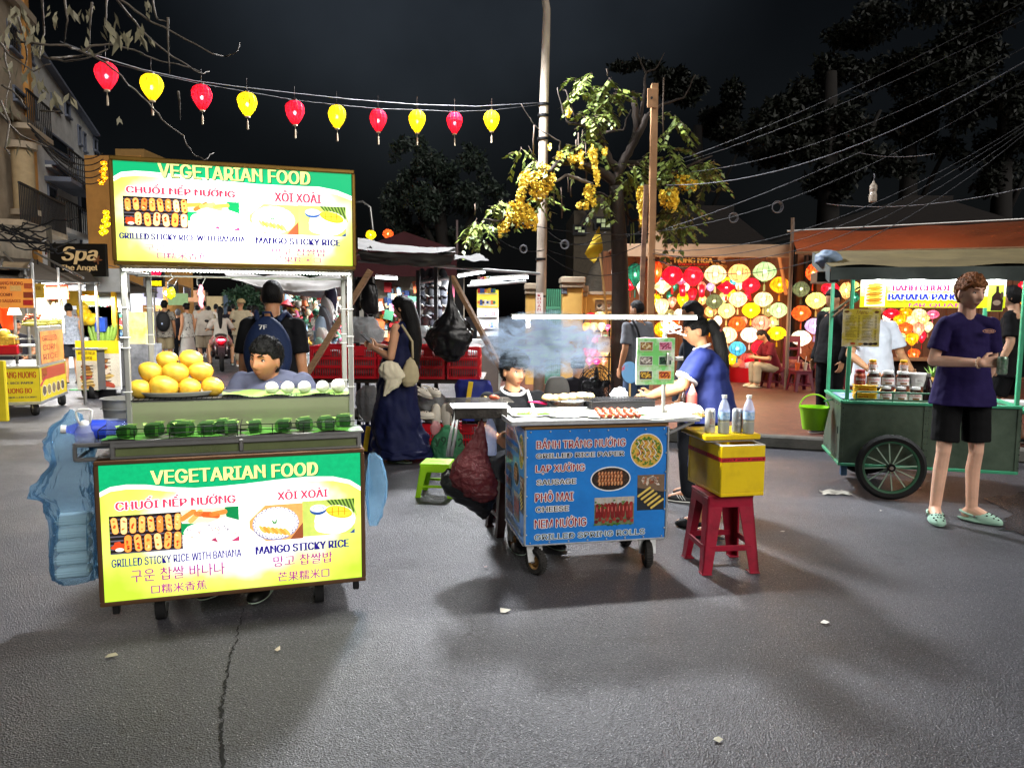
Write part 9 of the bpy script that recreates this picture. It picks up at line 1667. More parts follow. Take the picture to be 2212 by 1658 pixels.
for i in range(5): F.ell(.2+.23*i,Hs*.3,.1,Hs*.17,LM('#d8d4c4','n'),1);F.ell(.2+.23*i,Hs*.3,.085,Hs*.145,LM(['#5c5048','#8a7a54','#7a6a58','#6a5040','#4a4440'][i],'n'),2,jit=.1)
mb.build('side_panel',t)
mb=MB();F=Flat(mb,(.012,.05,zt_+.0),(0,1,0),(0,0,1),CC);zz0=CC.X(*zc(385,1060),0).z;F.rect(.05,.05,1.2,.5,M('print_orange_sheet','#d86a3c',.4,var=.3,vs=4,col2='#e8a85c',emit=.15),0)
for i in range(3): F.text(['GRILLED','CORN','RICE'][i],.15,.36-.13*i,.85,.44-.13*i,LM('#8a2430','n'),1,bold=.02)
mb.box((.0,.65,zt_+.28),(.012,1.25,.56),SILV);mb.build('upper_sheet',t)
for (x,y_) in ((-.1,.1),(-.05,1.25),(-1.35,.1)):
 mb=MB();Rw=Euler((0,pi/2,.5)).to_matrix();mb.lathe([(.05,-.03),(.09,-.035),(.1,0),(.09,.035),(.05,.03)],RUB,(x,y_,.1),22,Rw);w=mb.build('wheel',t);mb=MB();mb.lathe([(0,-.025),(.05,-.028),(.052,0),(.05,.028),(0,.025)],ALU,(x,y_,.1),16,Rw);mb.beam((x,y_,.1),(x,y_,.19),.05,.07,SILV);mb.build('rim',w)
mb=MB()
for x,y_ in ((-.02,.04),(-.02,1.3),(-1.45,.04)): zq=2.1;mb.box((x,y_,(zt_+zq)/2),(.03,.03,zq-zt_),ALU)
for z in (zt_+.18,zt_+.4): mb.beam((-1.48,.03,z),(-.02,.03,z),.02,.02,ALU)
mb.box((-.75,.3,zt_+.3),(1.4,.5,.02),SILV);mb.build('frame',t)
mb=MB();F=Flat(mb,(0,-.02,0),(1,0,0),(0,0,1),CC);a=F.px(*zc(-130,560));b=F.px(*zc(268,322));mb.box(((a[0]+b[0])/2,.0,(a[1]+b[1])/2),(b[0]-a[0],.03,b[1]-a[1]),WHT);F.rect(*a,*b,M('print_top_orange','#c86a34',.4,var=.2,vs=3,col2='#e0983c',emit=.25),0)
for s,p,r,c in (('BANH TRANG NUONG',(-120,370),(188,345),'#8a2a1c'),('RICE PAPER',(-80,403),(52,383),'#6a2418'),('BAP CORN',(-80,463),(98,440),'#6a2418'),('GRILLED SAUSAGES',(-110,515),(170,492),'#8a2a1c')): F.tpx(s,zc(*p),zc(*r),LM(c,'n'),2,bold=.03)
for (x,y_,rx,ry,c) in ((130,400,45,22,'#d8a860'),(235,455,40,24,'#8a3c24'),(235,380,35,22,'#b0542c'),(232,518,40,22,'#b02c28')): p=F.px(*zc(x-rx,y_+ry));r=F.px(*zc(x+rx,y_-ry));F.rect(*p,*r,LM(c,'n'),1)
mb.build('top_sign',t);l=area('cart_light',t,(-.6,.5,2.0),(1.2,.05),70,(1,.97,.9))
CORN=M('corn','#c8b44c',.5,var=.2,vs=40,col2='#a8ac50',bump=.5,bs=60)
for i in range(12): mb=MB();mb.ell((-.06-.03*(i%2),.12+.1*i,zt_+.6+.035*(i%3==1)),(.15,.034,.032),CORN,12,Matrix.Rotation(.35*(-1)**i+.2*(i%3),3,'Z'),lambda p,d:p*(1-.25*max(0,d.x)));o=mb.build('corn_cob',None,CC.o,CC.rz);tag(o,f'pale corn cob on the side board of the corn cart, {od[i]} from the front','corn','corn cobs on the cart')
mb=MB()
for i in range(12): mb.ell((-.2+.05*(i%4),.25+.06*(i//4),zt_+.66+.03*(i%3)),(.022,.09,.022),M('orange_sausage','#b0502c',.4,var=.3),8,Matrix.Rotation(RU(-.3,.3),3,'Z'))
o=mb.build('sausage_heap',None,CC.o,CC.rz);tag(o,'heap of orange sausages beside the corn cobs','sausages')
mb=MB();mb.box((-.4,.1,zt_+.38),(.28,.18,.13),M('wicker_yellow','#c8982c',.6,var=.4,vs=40,bump=.6,bs=60),bev=.02);o=mb.build('wicker_basket',None,CC.o,CC.rz);tag(o,'small yellow wicker basket on the shelf of the corn cart','basket')
mb=MB();q=CC.L(*zc(60,910),.0);mb.box((q.x,.1,q.z),(.26,.2,.14),CRED,bev=.02);o=mb.build('red_tray',None,CC.o,CC.rz);tag(o,'red plastic basket of mangoes at the picture edge','basket')
for i,(x,y_) in enumerate(((20,870),(62,862),(40,815),(5,820),(78,815),(30,775))): q=CC.L(*zc(x,y_),.08);mb=MB();mb.ell((0,0,0),(.085,.07,.065),M('mango_pale','#d8b440',.4,var=.2),16);o=mb.build('mango',None,CC.w(q),.2*i);tag(o,f'pale yellow mango in the red basket of the corn cart, {od[i]} in the heap','mango','mangoes in the red basket')
q=CC.L(*zc(118,590),.5);t=thing('table_lamp','small white shaded lamp standing on the corn cart','lamp',CC.w((q.x,.5,0)));mb=MB();mb.lathe([(.03,q.z+.07),(.05,q.z+.07),(.09,q.z-.05),(.08,q.z-.05)],M('lamp_shade','#e8dcc4',.6,emit=.8),n=16);mb.build('lamp_shade',t);mb=MB();mb.cyl((0,0,zt_+.03),(0,0,q.z),.02,ALU,n=8);mb.build('stem',t)
q=CC.L(*zc(60,625),.6);mb=MB();mb.lathe([(.1,.2),(.12,.1),(.1,-.05),(.06,-.2),(0,-.2)],silk('#f0602c'),n=12);o=mb.build('orange_bag',None,CC.w(q));tag(o,'orange cloth bag hanging beside the lamp over the corn cart','bag')
mb=MB();a=CC.L(*zc(-20,690),1.6);mb.box((-1.45,1.7,1.2),(1.3,.06,1.1),M('black_curtain','#08080a',.9));o=mb.build('black_curtain',None,CC.o,CC.rz);tag(o,'black cloth backdrop behind the man with glasses','curtain')
y=9.2;a=P(-14,518+.26061*1505,y);b=P(*zc(28,1000),y);mb=MB();mb.box((b.x-.3,y+.03,(a.z+b.z)/2),(.6,.05,b.z-a.z),M('print_corn_yellow','#c8b424'),bev=.01);mb.box((b.x-.4,y+.06,a.z/2),(.1,.1,a.z),BLKM);o=mb.build('yellow_cart_side');tag(o,'edge of a yellow painted cart just inside the picture edge','food cart')
# second cart: pancakes
q=G(*zc(650,1240),.16);C2=Fr((q.x,q.y,0),-.12);t=fthing(C2,'crepe_cart','yellow banana pancake cart with crepe photos beside the corn cart','food cart');w=C2.L(*zc(815,1200),0).x;zt_=C2.L(*zc(650,905),0).z
mb=MB();mb.box((w/2,.5,(zt_+.16)/2),(w,1.0,zt_-.16),M('cart_core','#4a4a48'));mb.box((w/2,.5,zt_+.01),(w+.1,1.05,.03),SILV);mb.build('body',t)
def crepe(F,x0,x1,H,k):
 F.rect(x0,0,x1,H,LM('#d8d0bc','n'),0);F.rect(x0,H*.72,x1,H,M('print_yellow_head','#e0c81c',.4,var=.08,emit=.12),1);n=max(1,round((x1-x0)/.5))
 for j in range(n):
  cx=x0+(x1-x0)*(j+.5)/n
  for i in range(5): F.ell(cx+RU(-.03,.03),H*(.1+.11*i),(x1-x0)/n*.36*(1-.08*i),H*.08,LM(RC(['#c89a50','#a8743c','#d8b870','#b0503c']),'n'),2+i*.4,RU(-.3,.3),n=12,jit=.15)
  for i in range(7): F.poly([(cx-(x1-x0)/n*.3,H*(.08+.08*i)),(cx+(x1-x0)/n*.3,H*(.12+.08*i)),(cx+(x1-x0)/n*.3,H*(.135+.08*i)),(cx-(x1-x0)/n*.3,H*(.1+.08*i))],LM('#3a2014','n'),5)
mb=MB();F=Flat(mb,(0,-.004,.16),(1,0,0),(0,0,1),C2);H=zt_-.16;crepe(F,0,w,H,0);F.text('BANH CHUOI THAI LAN',.03,H*.87,w-.03,H*.95,LM('#6a3a1c','n'),3,bold=.03);F.text('BANANA PANCAKE',.08,H*.75,w-.08,H*.83,LM('#6a3a1c','n'),3,bold=.03);mb.build('front_panel',t)
mb=MB();F=Flat(mb,(-.004,1.0,.16),(0,-1,0),(0,0,1),C2);crepe(F,0,1.0,H,0);F.text('PAN',.5,H*.86,.92,H*.95,LM('#6a3a1c','n'),3,bold=.03);F.text('CAKE',.45,H*.75,.92,H*.83,LM('#6a3a1c','n'),3,bold=.03);mb.build('side_panel',t)
for (x,y_) in ((-.0,.2),(w-.15,.1),(0,.8)):
 mb=MB();Rw=Euler((0,pi/2,.3)).to_matrix();mb.lathe([(0,-.04),(.1,-.045),(.13,-.04),(.14,0),(.13,.04),(.1,.045),(0,.04)],RUB,(x,y_,.14),22,Rw);mb.build('wheel',t)
mb=MB();mb.box((.0,.3,.14),(.5,.4,.02),M('green_shelf','#3c9a4c',.5));mb.build('shelf',t)
q=G(*zc(545,1235),.2);C3=Fr((q.x,q.y+.4,0),.1);t=fthing(C3,'picture_board','crepe photo board leaning between the corn cart and the pancake cart','sign');mb=MB();F=Flat(mb,(0,-.01,.2),(1,0,0),(0,0,1),C3);mb.box((.3,.02,.55),(.7,.04,.8),WHT);mb.box((.3,.03,.1),(.5,.05,.2),BLKM);crepe(F,-.04,.64,.76,0)
for i in range(10): F.ell(.3+RU(-.15,.15),.35+RU(-.1,.2),.05,.05,LM(RC(['#b02c2c','#e8d8c0','#8a3c24']),'n'),7,jit=.2)
mb.build('board',t)
# tobacco stand with shelves
y=15.6;a=P(*zc(812,1170),y);b=P(*zc(1008,870),y);t=thing('tobacco_stand','black tobacco kiosk front with a portrait poster and yellow foot board','stall',((a.x+b.x)/2,y,0));hw=(b.x-a.x)/2;mb=MB();mb.box((0,.4,(a.z+b.z)/2),(2*hw,.75,b.z-a.z),M('stand_black','#14110e',.5));mb.build('body',t)
mb=MB();F=Flat(mb,(0,.02,0),(1,0,0),(0,0,1),Fr(t.location,0));n_=lambda x,y_:F.px(*zc(x,y_))
def E(cx,cy,rx,ry,c,l,**k): p=n_(cx-rx,cy+ry);r=n_(cx+rx,cy-ry);F.ell((p[0]+r[0])/2,(p[1]+r[1])/2,(r[0]-p[0])/2,(r[1]-p[1])/2,LM(c,'n'),l,**k)
E(900,1100,95,70,'#28408a',2);E(880,1000,58,48,'#a87c60',3);E(868,920,55,25,'#3c5a3c',4);E(880,945,75,14,'#2c4630',5);E(870,985,26,8,'#4a3428',5);E(882,1022,26,6,'#7a4a40',5);E(920,1018,22,3,'#e8e4d8',6);E(950,1105,18,18,'#c8b83c',4);E(845,1105,18,30,'#8a2c3c',4)
for i in range(4): p=n_(880+8*i,1140);r=n_(885+8*i,1080);F.rect(*p,*r,LM('#c8c4c0','n'),4)
F.tpx('TOBACCO',zc(700,978),zc(866,952),LM('#c8c46a','n'),7,bold=.03);F.tpx('ROLLING PAPERS',zc(740,1068),zc(970,1040),LM('#c8c46a','n'),7,bold=.03);mb.build('poster',t)
mb=MB();p=P(*zc(812,1172),y-.1);r=P(*zc(1015,1128),y-.1);mb.box((0,-.06,(p.z+r.z)/2),(r.x-p.x,.06,r.z-p.z),M('board_yellow','#b8b81c',.5));F2=Flat(mb,(p.x-t.location.x,-.095,p.z),(1,0,0),(0,0,1));F2.text('Reyeyarajo!',.15,.1,1.4,.3,LM('#3a3a14','n'),1,ital=.2);
mb.build('foot_board',t)
for x in (-hw+.1,hw-.2): mb=MB();mb.box((x,.3,p.z/2),(.08,.08,p.z),M('board_yellow','#b8b81c'));mb.build('leg',t)
y=17;a=P(*zc(655,860),y);b=P(*zc(1000,430),y);t=thing('goods_shelves','brightly lit kiosk of small goods on shelves between yellow posts','stall',((a.x+b.x)/2,y,0));hw=(b.x-a.x)/2;mb=MB();mb.box((0,.4,1.2),(2*hw,.05,2.4),M('kiosk_white','#c8cccc',.6));mb.build('back_panel',t)
for r in range(5):
 z=a.z+.15+(b.z-a.z-.5)*r/5;mb=MB();mb.box((0,.2,z),(2*hw,.3,.03),WHT)
 for i in range(16): mb.box((-hw+.1+(2*hw-.2)*i/15,.1,z+.1),(.14,.1,RU(.1,.24)),M('good_'+(c:=RC(['#2c4a8a','#c8c4b4','#3a7a5c','#b03c3c','#d8b43c','#5c7a9a','#e4e4e0','#2c2c34']))[1:],c,.5),bev=.005)
 mb.build('shelf',t)
for u in (672,958): p=P(*zc(u,700),y);mb=MB();mb.box((p.x-t.location.x,-.02,(b.z)/2),(.09,.09,b.z),M('post_yellow','#c89a1c',.5));mb.build('post',t)
mb=MB();p=P(*zc(650,545),y-.3);r=P(*zc(805,420),y-.3);mb.box(((p.x+r.x)/2-t.location.x,-.3,(p.z+r.z)/2),(r.x-p.x,.1,r.z-p.z),M('post_yellow','#c89a1c'));F=Flat(mb,(p.x-t.location.x,-.36,p.z),(1,0,0),(0,0,1));F.text('Round World',.03,.12,r.x-p.x-.03,.7*(r.z-p.z),LM('#e8e0d0','n'),3,bold=.05,outline=LM('#7a2c2c','n'));mb.build('name_board',t)
area('kiosk_light',t,(0,-.35,b.z-.1),(2*hw,.1),220,(.97,1,.97))
y=14.8;q=P(*zc(850,790),y);mb=MB()
for i in range(9): mb.ell((-.22+.055*i,.02*(i%3),.04*sin(i)),(.04,.05,.2),M('green_banana','#7a9a3c',.5,var=.2),10,Euler((0,.25*(i-4)/4,0)).to_matrix())
o=mb.build('banana_bunch',None,q);tag(o,'bunch of green bananas on the kiosk counter','bananas')
q=P(*zc(720,620),y);mb=MB()
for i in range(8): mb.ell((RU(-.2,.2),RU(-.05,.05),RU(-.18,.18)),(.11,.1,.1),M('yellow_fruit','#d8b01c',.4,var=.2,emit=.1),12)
o=mb.build('fruit_bunch',None,q);tag(o,'bunch of yellow fruit hung under the kiosk name board','fruit')
q=P(*zc(838,700),y);mb=MB();mb.box((0,0,0),(.2,.1,.28),M('blue_pack','#2c50b0',.4,var=.3));o=mb.build('blue_packet',None,q);tag(o,'blue packet hanging above the green bananas','packet')
for i,(u0,v0,u1,v1,y,c,s,lab) in enumerate(((372,490,560,372,13.5,'#c8583c','GRILLED CORN','orange red menu board beneath the tube beside the corn cart'),(280,480,370,360,13.0,'#c8a03c','XOAI','small yellow and red board beside the orange menu board'),(560,545,645,420,15.5,'#b08a2c','','plain ochre board next to the kiosk name board'),(485,740,505,505,14.5,'#c8c84c','','narrow yellow strip banner by the hanging clothes'),(600,780,660,575,15.5,'#a8a8a8','MENU','grey menu sheet behind the person in the tank top'))):
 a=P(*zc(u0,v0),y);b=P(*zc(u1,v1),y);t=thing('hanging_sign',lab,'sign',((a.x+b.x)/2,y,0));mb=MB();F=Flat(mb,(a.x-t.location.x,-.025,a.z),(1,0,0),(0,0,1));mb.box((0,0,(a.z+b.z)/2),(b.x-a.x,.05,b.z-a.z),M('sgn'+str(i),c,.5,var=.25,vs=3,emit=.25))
 if s: F.text(s,.06,(b.z-a.z)*.55,b.x-a.x-.06,(b.z-a.z)*.8,LM('#8a2430','n'),1,bold=.02)
 mb.build('board',t)
 if i<2: mb=MB();mb.box((0,0,b.z+.2),(.02,.02,.42),IRON);mb.build('hanger',t)
y=13.2;a=P(*zc(350,358),y);b=P(*zc(552,352),y);t=thing('tube_lamp','bright fluorescent tube over the orange menu board by the corn cart','tube lamp',a);mb=MB();mb.cyl((0,0,0),b-a,.022,glow('tube_stall','#f4fbff',14),n=8);mb.build('tube',t);area('tube_glow',t,(b-a)/2+V3((0,0,-.05)),(1.4,.05),230,(1,.98,.95),rot=(0,0,.2))
CLO=[M('hung_cloth_'+str(i),c,.8,var=.2) for i,c in enumerate(('#c8b48a','#d8d4c4','#b09a6a','#8a8474'))]
y=13.6
for i in range(9):
 u=325+20*i;q=P(*zc(u,600+RU(-30,30)),y);mb=MB();w=.07;mb.grid(lambda a,b:(w*(a-.5)*2*(1+.2*b),.03*sin(a*6+i),.35-.75*b+.03*sin(a*9)),8,8,CLO[i%4]);o=mb.build('hanging_cloth',None,q);o.rotation_euler=(0,0,.5*(i%3-1));tag(o,f'{["straw coloured","white","tan","grey"][i%4]} cloth strip hung under the tube by the corn cart, {od[i]} in line','cloth','cloth strips hung under the tube')
# far stalls along the left side of the street
LXF=-4.6;t=fthing(ST,'stall_row','row of brightly lit shop stalls lining the house side of the street','stall');mb=MB();SHOPL=M('shop_glow_wall','#d4d8da',.7,var=.4,vs=2.5,emit=1.1);mb.box((LXF-.5,31,1.1),(1,20,2.2),SHOPL)  # wall glows by itself, painted stand-in for lit shopfronts
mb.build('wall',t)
mb=MB()
for i in range(60): yy=21.5+.32*i;c=RC(['#2c4a8a','#c8c4b4','#3a7a5c','#b03c3c','#d8b43c','#e0703c','#e4e4e0','#2c2c34']);mb.box((LXF+.1+RU(0,.3),yy,RU(.2,1.0)),(.3,.25,RU(.2,.5)),M('good_'+c[1:],c,.5),bev=.01)
mb.build('goods',t)
sheet('roof_awning',t,[(LXF-.6,21,2.9),(LXF-.6,41,2.9),(LXF+1.3,41,2.35),(LXF+1.3,21,2.35)],M('awning_grey','#6a6862',.8,var=.3,vs=2),30,6,.05,50)
for k in range(4):
 mb=MB();yy=22+4.5*k;mb.box((LXF+1.25,yy+1.4,2.05),(.03,2.8,.5),M('banner_grey','#77777c',.7,var=.15));F=Flat(mb,(LXF+1.28,yy+.1,1.85),(0,1,0),(0,0,1));F.text(['Vi ET','MY','CAFE','TAILOR'][k],.3,.08,2.2,.38,LM(['#7a2c40','#2c2c34','#7a3c2c','#2c3c5a'][k],'n'),1,bold=.03);mb.build('banner',t)
for k in range(5): l=point('shop_bulb',t,(LXF+.7,22.5+4*k,2.0),170,(.97,.99,1),.08);mb=MB();mb.ell((LXF+.7,22.5+4*k,2.05),.07,glow('shop_bulb','#f8fcff',30),8);mb.build('bulb',t)
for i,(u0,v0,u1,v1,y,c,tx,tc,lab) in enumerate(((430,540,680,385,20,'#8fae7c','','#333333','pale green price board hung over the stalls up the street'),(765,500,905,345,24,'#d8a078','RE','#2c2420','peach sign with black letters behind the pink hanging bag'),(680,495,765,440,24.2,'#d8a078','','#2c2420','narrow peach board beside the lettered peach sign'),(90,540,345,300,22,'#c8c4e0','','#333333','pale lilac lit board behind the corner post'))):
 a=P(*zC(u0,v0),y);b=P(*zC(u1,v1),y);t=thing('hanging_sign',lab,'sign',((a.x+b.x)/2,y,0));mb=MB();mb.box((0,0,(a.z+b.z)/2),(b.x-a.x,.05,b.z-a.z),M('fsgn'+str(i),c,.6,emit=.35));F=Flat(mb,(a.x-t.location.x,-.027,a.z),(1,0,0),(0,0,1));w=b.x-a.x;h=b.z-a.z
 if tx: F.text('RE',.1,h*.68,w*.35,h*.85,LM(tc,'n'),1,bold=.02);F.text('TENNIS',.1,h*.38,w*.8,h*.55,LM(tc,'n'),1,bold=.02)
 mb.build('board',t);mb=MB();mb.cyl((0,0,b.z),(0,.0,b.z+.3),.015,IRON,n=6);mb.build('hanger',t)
y=21;a=P(*zC(118,300),y);b=P(*zC(350,85),y);t=thing('neon_sign','dark box with red and yellow glowing massage lettering inside the lit cart frame','sign',((a.x+b.x)/2,y,0));mb=MB();mb.box((0,.08,(a.z+b.z)/2),(b.x-a.x,.12,b.z-a.z),BLK);mb.cyl((-.2,.08,b.z),(-.2,.08,b.z+.6),.02,IRON,n=6);mb.build('case',t);mb=MB();F=Flat(mb,(0,.015,0),(1,0,0),(0,0,1),Fr(t.location,0));F.tpx('HOT MASSAGE',zC(124,155),zC(330,92),glow('neon_red','#ff1c40',3.2),1,bold=.05);F.tpx('FOOT MASSAGE',zC(130,284),zC(335,222),glow('neon_yellow','#ffe010',2.6),1,bold=.05);mb.build('lettering',t)
# yellow lit column of goods right of the corner post
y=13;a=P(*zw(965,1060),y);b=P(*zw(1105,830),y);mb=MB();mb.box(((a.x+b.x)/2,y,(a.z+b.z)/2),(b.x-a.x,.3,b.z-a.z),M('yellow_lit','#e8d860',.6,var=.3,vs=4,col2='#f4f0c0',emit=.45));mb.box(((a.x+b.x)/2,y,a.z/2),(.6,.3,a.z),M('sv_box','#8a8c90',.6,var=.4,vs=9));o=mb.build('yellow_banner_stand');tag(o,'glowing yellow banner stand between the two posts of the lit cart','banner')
# ================================================================ MIDDLE DISTANCE
MAR2=M('maroon_roof','#40161c',.8,var=.2,vs=2,bump=.2,bs=10)
y=20;A=P(*zs(60,120),y);B=P(*zs(390,48),y);C9=P(*zs(730,165),y);t=thing('market_hall','low market hall with a dark maroon gabled cloth roof behind the shoe stall','building',(B.x,y,0));mb=MB();bx=B.x;
pts=[(A.x-bx,0,A.z-.9),(A.x-bx,0,A.z-.2),(0,0,B.z),(C9.x-bx,0,C9.z),(C9.x-bx,0,C9.z-.7)];bk=[(p[0],7,p[2]+.2) for p in pts];mb.add(pts+bk,[(0,4,3,2,1),(1,2,7,6),(2,3,8,7)],MAR2);mb.build('roof',t);mb=MB()
for x in (A.x-bx,-1.5,1.5,C9.x-bx): mb=MB();mb.box((x,.1,(A.z-.8)/2),(.12,.12,A.z-.8),IRON);mb.build('post',t)
for x in (-1.6,1.4): mb=MB();mb.box((x,-.03,A.z+.1),(.05,.05,1.0),M('seam_grey','#6a5c5c',.7));mb.build('strut',t)
mb=MB()
mb.box(((A.x+C9.x)/2-bx,3.2,1.3),(C9.x-A.x,.1,2.6),M('hall_back','#8a8478',.8,var=.4,vs=3))
for i in range(110): c=RC(scol);mb.box((A.x-bx+.2+(C9.x-A.x-.4)*RN.random(),2.6+RU(-.3,.4),RU(.6,2.2)),(RU(.1,.3),.2,RU(.12,.4)),M('sv_'+c[1:],c,.6),R=Euler((0,RU(-.3,.3),0)).to_matrix())
mb.build('goods',t);l=area('hall_light',t,(.5,1.5,2.2),(3.5,.1),260,(1,.97,.92))
YP=M('pillar_yellow','#a8803c',.85,var=.3,vs=3,bump=.2,bs=14,col2='#b8944c');CAPS=M('pillar_cap','#8a7c68',.85,var=.2,vs=4)
def pillar(label,x0,y0,x1,y1,Y,depth=.5):
 a=P(*zl(x0,y1),Y);b=P(*zl(x1,y0),Y);t=thing('gate_pillar',label,'pillar',((a.x+b.x)/2,Y,.0));w=b.x-a.x;mb=MB();mb.box((0,depth/2,(b.z-.2)/2),(w*.84,depth,b.z-.2),YP,bev=.02);mb.build('shaft',t);mb=MB();mb.box((0,depth/2,b.z-.16),(w*.94,depth+.1,.08),CAPS,bev=.015);mb.box((0,depth/2,b.z-.06),(w,depth+.16,.12),CAPS,bev=.02);mb.build('capital',t);return t
pt=pillar('tall ochre gate pillar with a house number plate beside the green gate',415,530,590,960,13.6);pillar('shorter ochre pillar joined to the tall gate pillar',505,592,610,960,13.9);pillar('ochre pillar behind the street lamp pole',168,575,282,900,13.8)
mb=MB();F=Flat(mb,P(*zl(422,650),13.58)-pt.location,(1,0,0),(0,0,1));F.rect(0,0,.11,.18,LM('#20242c','n'),0)
for i in range(6): F.text('HOI AN 17' if i%2 else 'SO NHA',.012,.15-.027*i,.1,.167-.027*i,LM('#b8bcc4','n'),1)
mb.build('number_plate',pt)
y=13.9;a=P(*zl(300,910),y);b=P(*zl(418,615),y);t=thing('iron_gate','green iron bar gate between two ochre pillars','gate',((a.x+b.x)/2,y,0));mb=MB();w=b.x-a.x;GG=M('gate_green','#3c7a5c',.6,var=.2)
for i in range(9): mb.cyl((-w/2+w*i/8,0,.1),(-w/2+w*i/8,0,b.z),.016,GG,n=6)
mb.build('bars',t)
for z in (.3,b.z-.35,b.z*.5): mb=MB();mb.box((0,0,z),(w,.03,.05),GG);mb.build('rail',t)
y=14.1;a=P(*zl(560,900),y);b=P(*zl(840,655),y);t=thing('garden_wall','ochre garden wall with a pierced block opening','wall',((a.x+b.x)/2,y,0));w=b.x-a.x;o0=P(*zl(655,770),y);o1=P(*zl(790,690),y);ox0,ox1=o0.x-t.location.x,o1.x-t.location.x;mb=MB()
for (x0,x1,z0,z1) in ((-w/2,w/2,0,o0.z),(-w/2,w/2,o1.z,b.z),(-w/2,ox0,o0.z,o1.z),(ox1,w/2,o0.z,o1.z)): mb.box(((x0+x1)/2,.1,(z0+z1)/2),(x1-x0,.2,z1-z0),YP,bev=.003)
mb.box((0,.1,b.z+.03),(w+.06,.28,.06),CAPS);mb.build('wall_body',t);mb=MB()
for i in range(2):
 cx=ox0+(ox1-ox0)*(.25+.5*i);cz=(o0.z+o1.z)/2;r=(o1.z-o0.z)*.3;mb.tube([(cx+r*cos(a_),.08,cz+r*sin(a_)) for a_ in [2*pi*k/16 for k in range(17)]],.035,CAPS,6,cap=False)
 for sx in (-1,1):
  for sz in (-1,1): mb.beam((cx+sx*r*.7,.08,cz+sz*r*.7),(cx+sx*r*1.5,.08,cz+sz*r*1.55),.06,.05,CAPS)
mb.build('pierced_block',t)
y=16;c=P(*zl(680,650),y);t_=P(*zl(690,425),y);mb=MB();rx=(P(*zl(768,650),y).x-P(*zl(580,650),y).x)/2;hz=t_.z-c.z;mb.ell((0,0,c.z),(rx,rx,hz),M('bamboo_mat','#5c5448',.9,var=.35,vs=8,bump=.6,bs=30,stretch=(1,1,4)),28,fn=lambda p,d:V3((p.x,p.y,max(p.z,-.3))));mb.cyl((0,0,0),(0,0,c.z-.2),rx*.9,M('bamboo_mat','#5c5448'),n=20);o=mb.build('round_hut',None,(c.x,y,0));tag(o,'round woven bamboo hut behind the garden wall','hut')
y=40;a=P(*zt(885,1370),y);b=P(*zt(1195,1180),y);t=thing('apartment_block','grey building with lit window panes far behind the flowering tree','building',((a.x+b.x)/2,y,0));w=b.x-a.x;mb=MB();mb.box((.3,3,b.z/2),(w,6,b.z),M('far_plaster','#4c4438',.9,var=.2));mb.box((.9,3,b.z+.4),(w*.6,5,.9),M('far_plaster','#4c4438'));mb.build('wall',t)
for (x0,y0,x1,y1) in ((930,1288,1002,1332),(1080,1232,1180,1295)):
 p=P(*zt(x0,y1),y-.2);r=P(*zt(x1,y0),y-.2);mb=MB();mb.box(((p.x+r.x)/2-t.location.x,-.05,(p.z+r.z)/2),(r.x-p.x+.2,.1,r.z-p.z+.2),IRON);w_=mb.build('window',t);n=3
 for i in range(n):
  for k in range(2): mb=MB();ww=(r.x-p.x)/n;hh=(r.z-p.z)/2;mb.box((p.x-t.location.x+ww*(i+.5),-.12,p.z+hh*(k+.5)),(ww*.8,.04,hh*.8),M('pane_lit','#a8b488',.4,emit=.35) if (i+k)%3 else GLS);mb.build('pane',w_)
mb=MB();p=P(*zt(1020,1200),y-.3)-t.location
for s in (-1,1): mb.beam((p.x-.4*s,-.3,p.z-.5),(p.x+.4*s,-.3,p.z+.5),.1,.1,IRON)
mb.build('lattice',t)
TILE=M('roof_tiles','#17110e',.85,var=.5,vs=14,bump=1.0,bs=22,stretch=(1,.4,1))
for i,(ap,l,r,Y0,Y1,lab) in enumerate((((1524,452),(1395,550),(1700,536),15.1,19.5,'dark tiled hip roof over the lantern workshop'),((2000,430),(1750,505),(2300,472),16.2,21.5,'dark tiled hip roof behind the orange awning'))):
 A=P(*ap,Y1);L=P(*l,Y0);R_=P(*r,Y0);z=min(L.z,R_.z);t=thing('tiled_roof',lab,'roof',(A.x,Y1,0));mb=MB();k=12;g_l=V3((L.x-A.x,Y0-Y1,z));g_r=V3((R_.x-A.x,Y0-Y1,z));ap0=V3((-.6,0,A.z));ap1=V3((.6,0,A.z))
 mb.grid(lambda a,b:(g_l.lerp(g_r,a)).lerp(ap0.lerp(ap1,a),b),160,14,TILE);mb.add([g_l,ap0,ap0+V3((0,4,0)),g_l+V3((0,8,0))],[(0,1,2,3)],TILE);mb.add([g_r,ap1,ap1+V3((0,4,0)),g_r+V3((0,8,0))],[(0,3,2,1)],TILE);mb.build('tiles',t);mb=MB();mb.box((0,0,A.z),(1.4,.25,.16),TILE);mb.build('ridge',t)
 mb=MB();mb.box(((g_l.x+g_r.x)/2,3.6,z/2),(g_r.x-g_l.x-.6,1,z-.1),DKB);mb.build('wall',t)
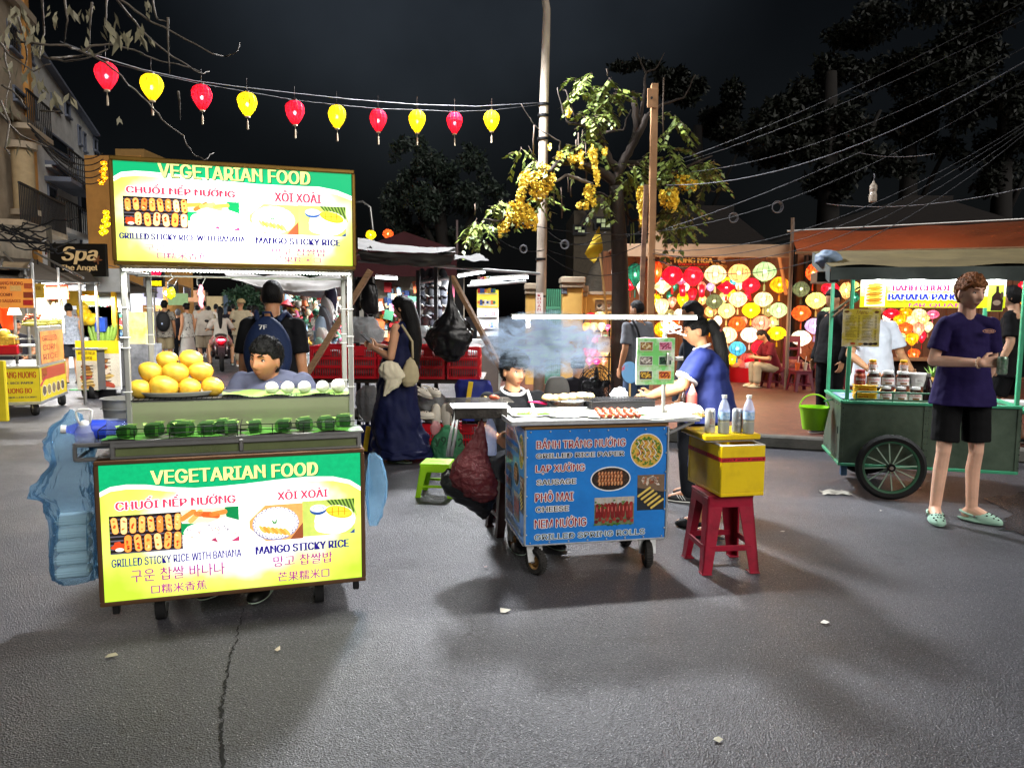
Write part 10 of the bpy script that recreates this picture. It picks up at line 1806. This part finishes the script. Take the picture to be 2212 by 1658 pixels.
# far right-hand street side and lights down the street
t=fthing(ST,'stall_row','row of lit stalls and pale awnings far down the other side of the street','stall');mb=MB();mb.box((2.6,34,1.0),(1,14,2.0),M('shop_glow_wall2','#b8b4a8',.7,var=.4,vs=2.5,emit=.3));mb.build('wall',t);sheet('roof_awning',t,[(1.0,26,2.3),(1.0,42,2.3),(3.2,42,2.9),(3.2,26,2.9)],M('awning_cream','#9a968a',.8,var=.2),20,6,.05,60)  # this wall too carries its own glow in place of lit shopfronts
for k in range(3): mb=MB();mb.ell((1.3,28+4*k,2.1),.09,glow('shop_bulb','#f8fcff',30),8);mb.build('bulb',t);point('shop_bulb',t,(1.3,28+4*k,2.0),150,(.98,.99,1),.1)
y=45;a=P(560,800,y);t=thing('street_end_stalls','far blurred lit stalls closing the end of the street','stall',(a.x,y,0));mb=MB()
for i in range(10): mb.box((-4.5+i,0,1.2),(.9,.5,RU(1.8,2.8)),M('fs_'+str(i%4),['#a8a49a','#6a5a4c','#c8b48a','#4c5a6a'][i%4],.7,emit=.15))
mb.build('wall',t)
y=40;p=P(800,448,y);q=P(806,500,y);mb=MB();mb.tube([(p.x-.9,y,p.z+.25),(p.x-.4,y,p.z+.3),p,(q.x,q.y,q.z),(q.x,q.y,0)],.07,STEEL,6);o=mb.build('far_lamp_post');tag(o,'thin curved lamp post far behind the red market roof','lamp post')
for i,(u,v,y,c) in enumerate(((801,507,22,'#fadc20'),(838,505,22,'#f0602c'))): lantern(P(u,v,y),.32,.26,'round',c,['small yellow lantern over the ridge of the market hall','small orange lantern over the ridge of the market hall'][i],'lanterns on the market hall',tassel=False)
# ================================================================ SMOKE over the grill
cs=P(*zb(625,235),4.95);sm_=bpy.data.meshes.new('smoke');bm=bmesh.new();bmesh.ops.create_cube(bm,size=2);bm.to_mesh(sm_);bm.free();so=link('smoke',sm_,None,cs);so.scale=(.44,.2,.235);tag(so,'pale blue grill smoke drifting over the boy','smoke',None,'stuff')
m=bpy.data.materials.new('smoke');m.use_nodes=True;nt=m.node_tree;n=nt.nodes;l=nt.links;n.clear();o=n.new('ShaderNodeOutputMaterial');v=n.new('ShaderNodeVolumePrincipled');v.inputs['Color'].default_value=(.6,.77,1,1);v.inputs['Anisotropy'].default_value=.2
tc=n.new('ShaderNodeTexCoord');nz=n.new('ShaderNodeTexNoise');nz.inputs['Scale'].default_value=2.4;nz.inputs['Detail'].default_value=6;nz.inputs['Roughness'].default_value=.62;nz.inputs['Distortion'].default_value=2.0;l.new(tc.outputs['Object'],nz.inputs[0])
ln=n.new('ShaderNodeVectorMath');ln.operation='LENGTH';l.new(tc.outputs['Object'],ln.inputs[0]);fa=n.new('ShaderNodeMapRange');fa.inputs[1].default_value=.1;fa.inputs[2].default_value=1.0;fa.inputs[3].default_value=1;fa.inputs[4].default_value=0;l.new(ln.outputs['Value'],fa.inputs[0])
mr=n.new('ShaderNodeMapRange');mr.inputs[1].default_value=.47;mr.inputs[2].default_value=.8;mr.inputs[3].default_value=0;mr.inputs[4].default_value=210;l.new(nz.outputs[0],mr.inputs[0]);mu=n.new('ShaderNodeMath');mu.operation='MULTIPLY';l.new(mr.outputs[0],mu.inputs[0]);l.new(fa.outputs[0],mu.inputs[1]);l.new(mu.outputs[0],v.inputs['Density']);l.new(v.outputs[0],o.inputs['Volume']);sm_.materials.append(m)
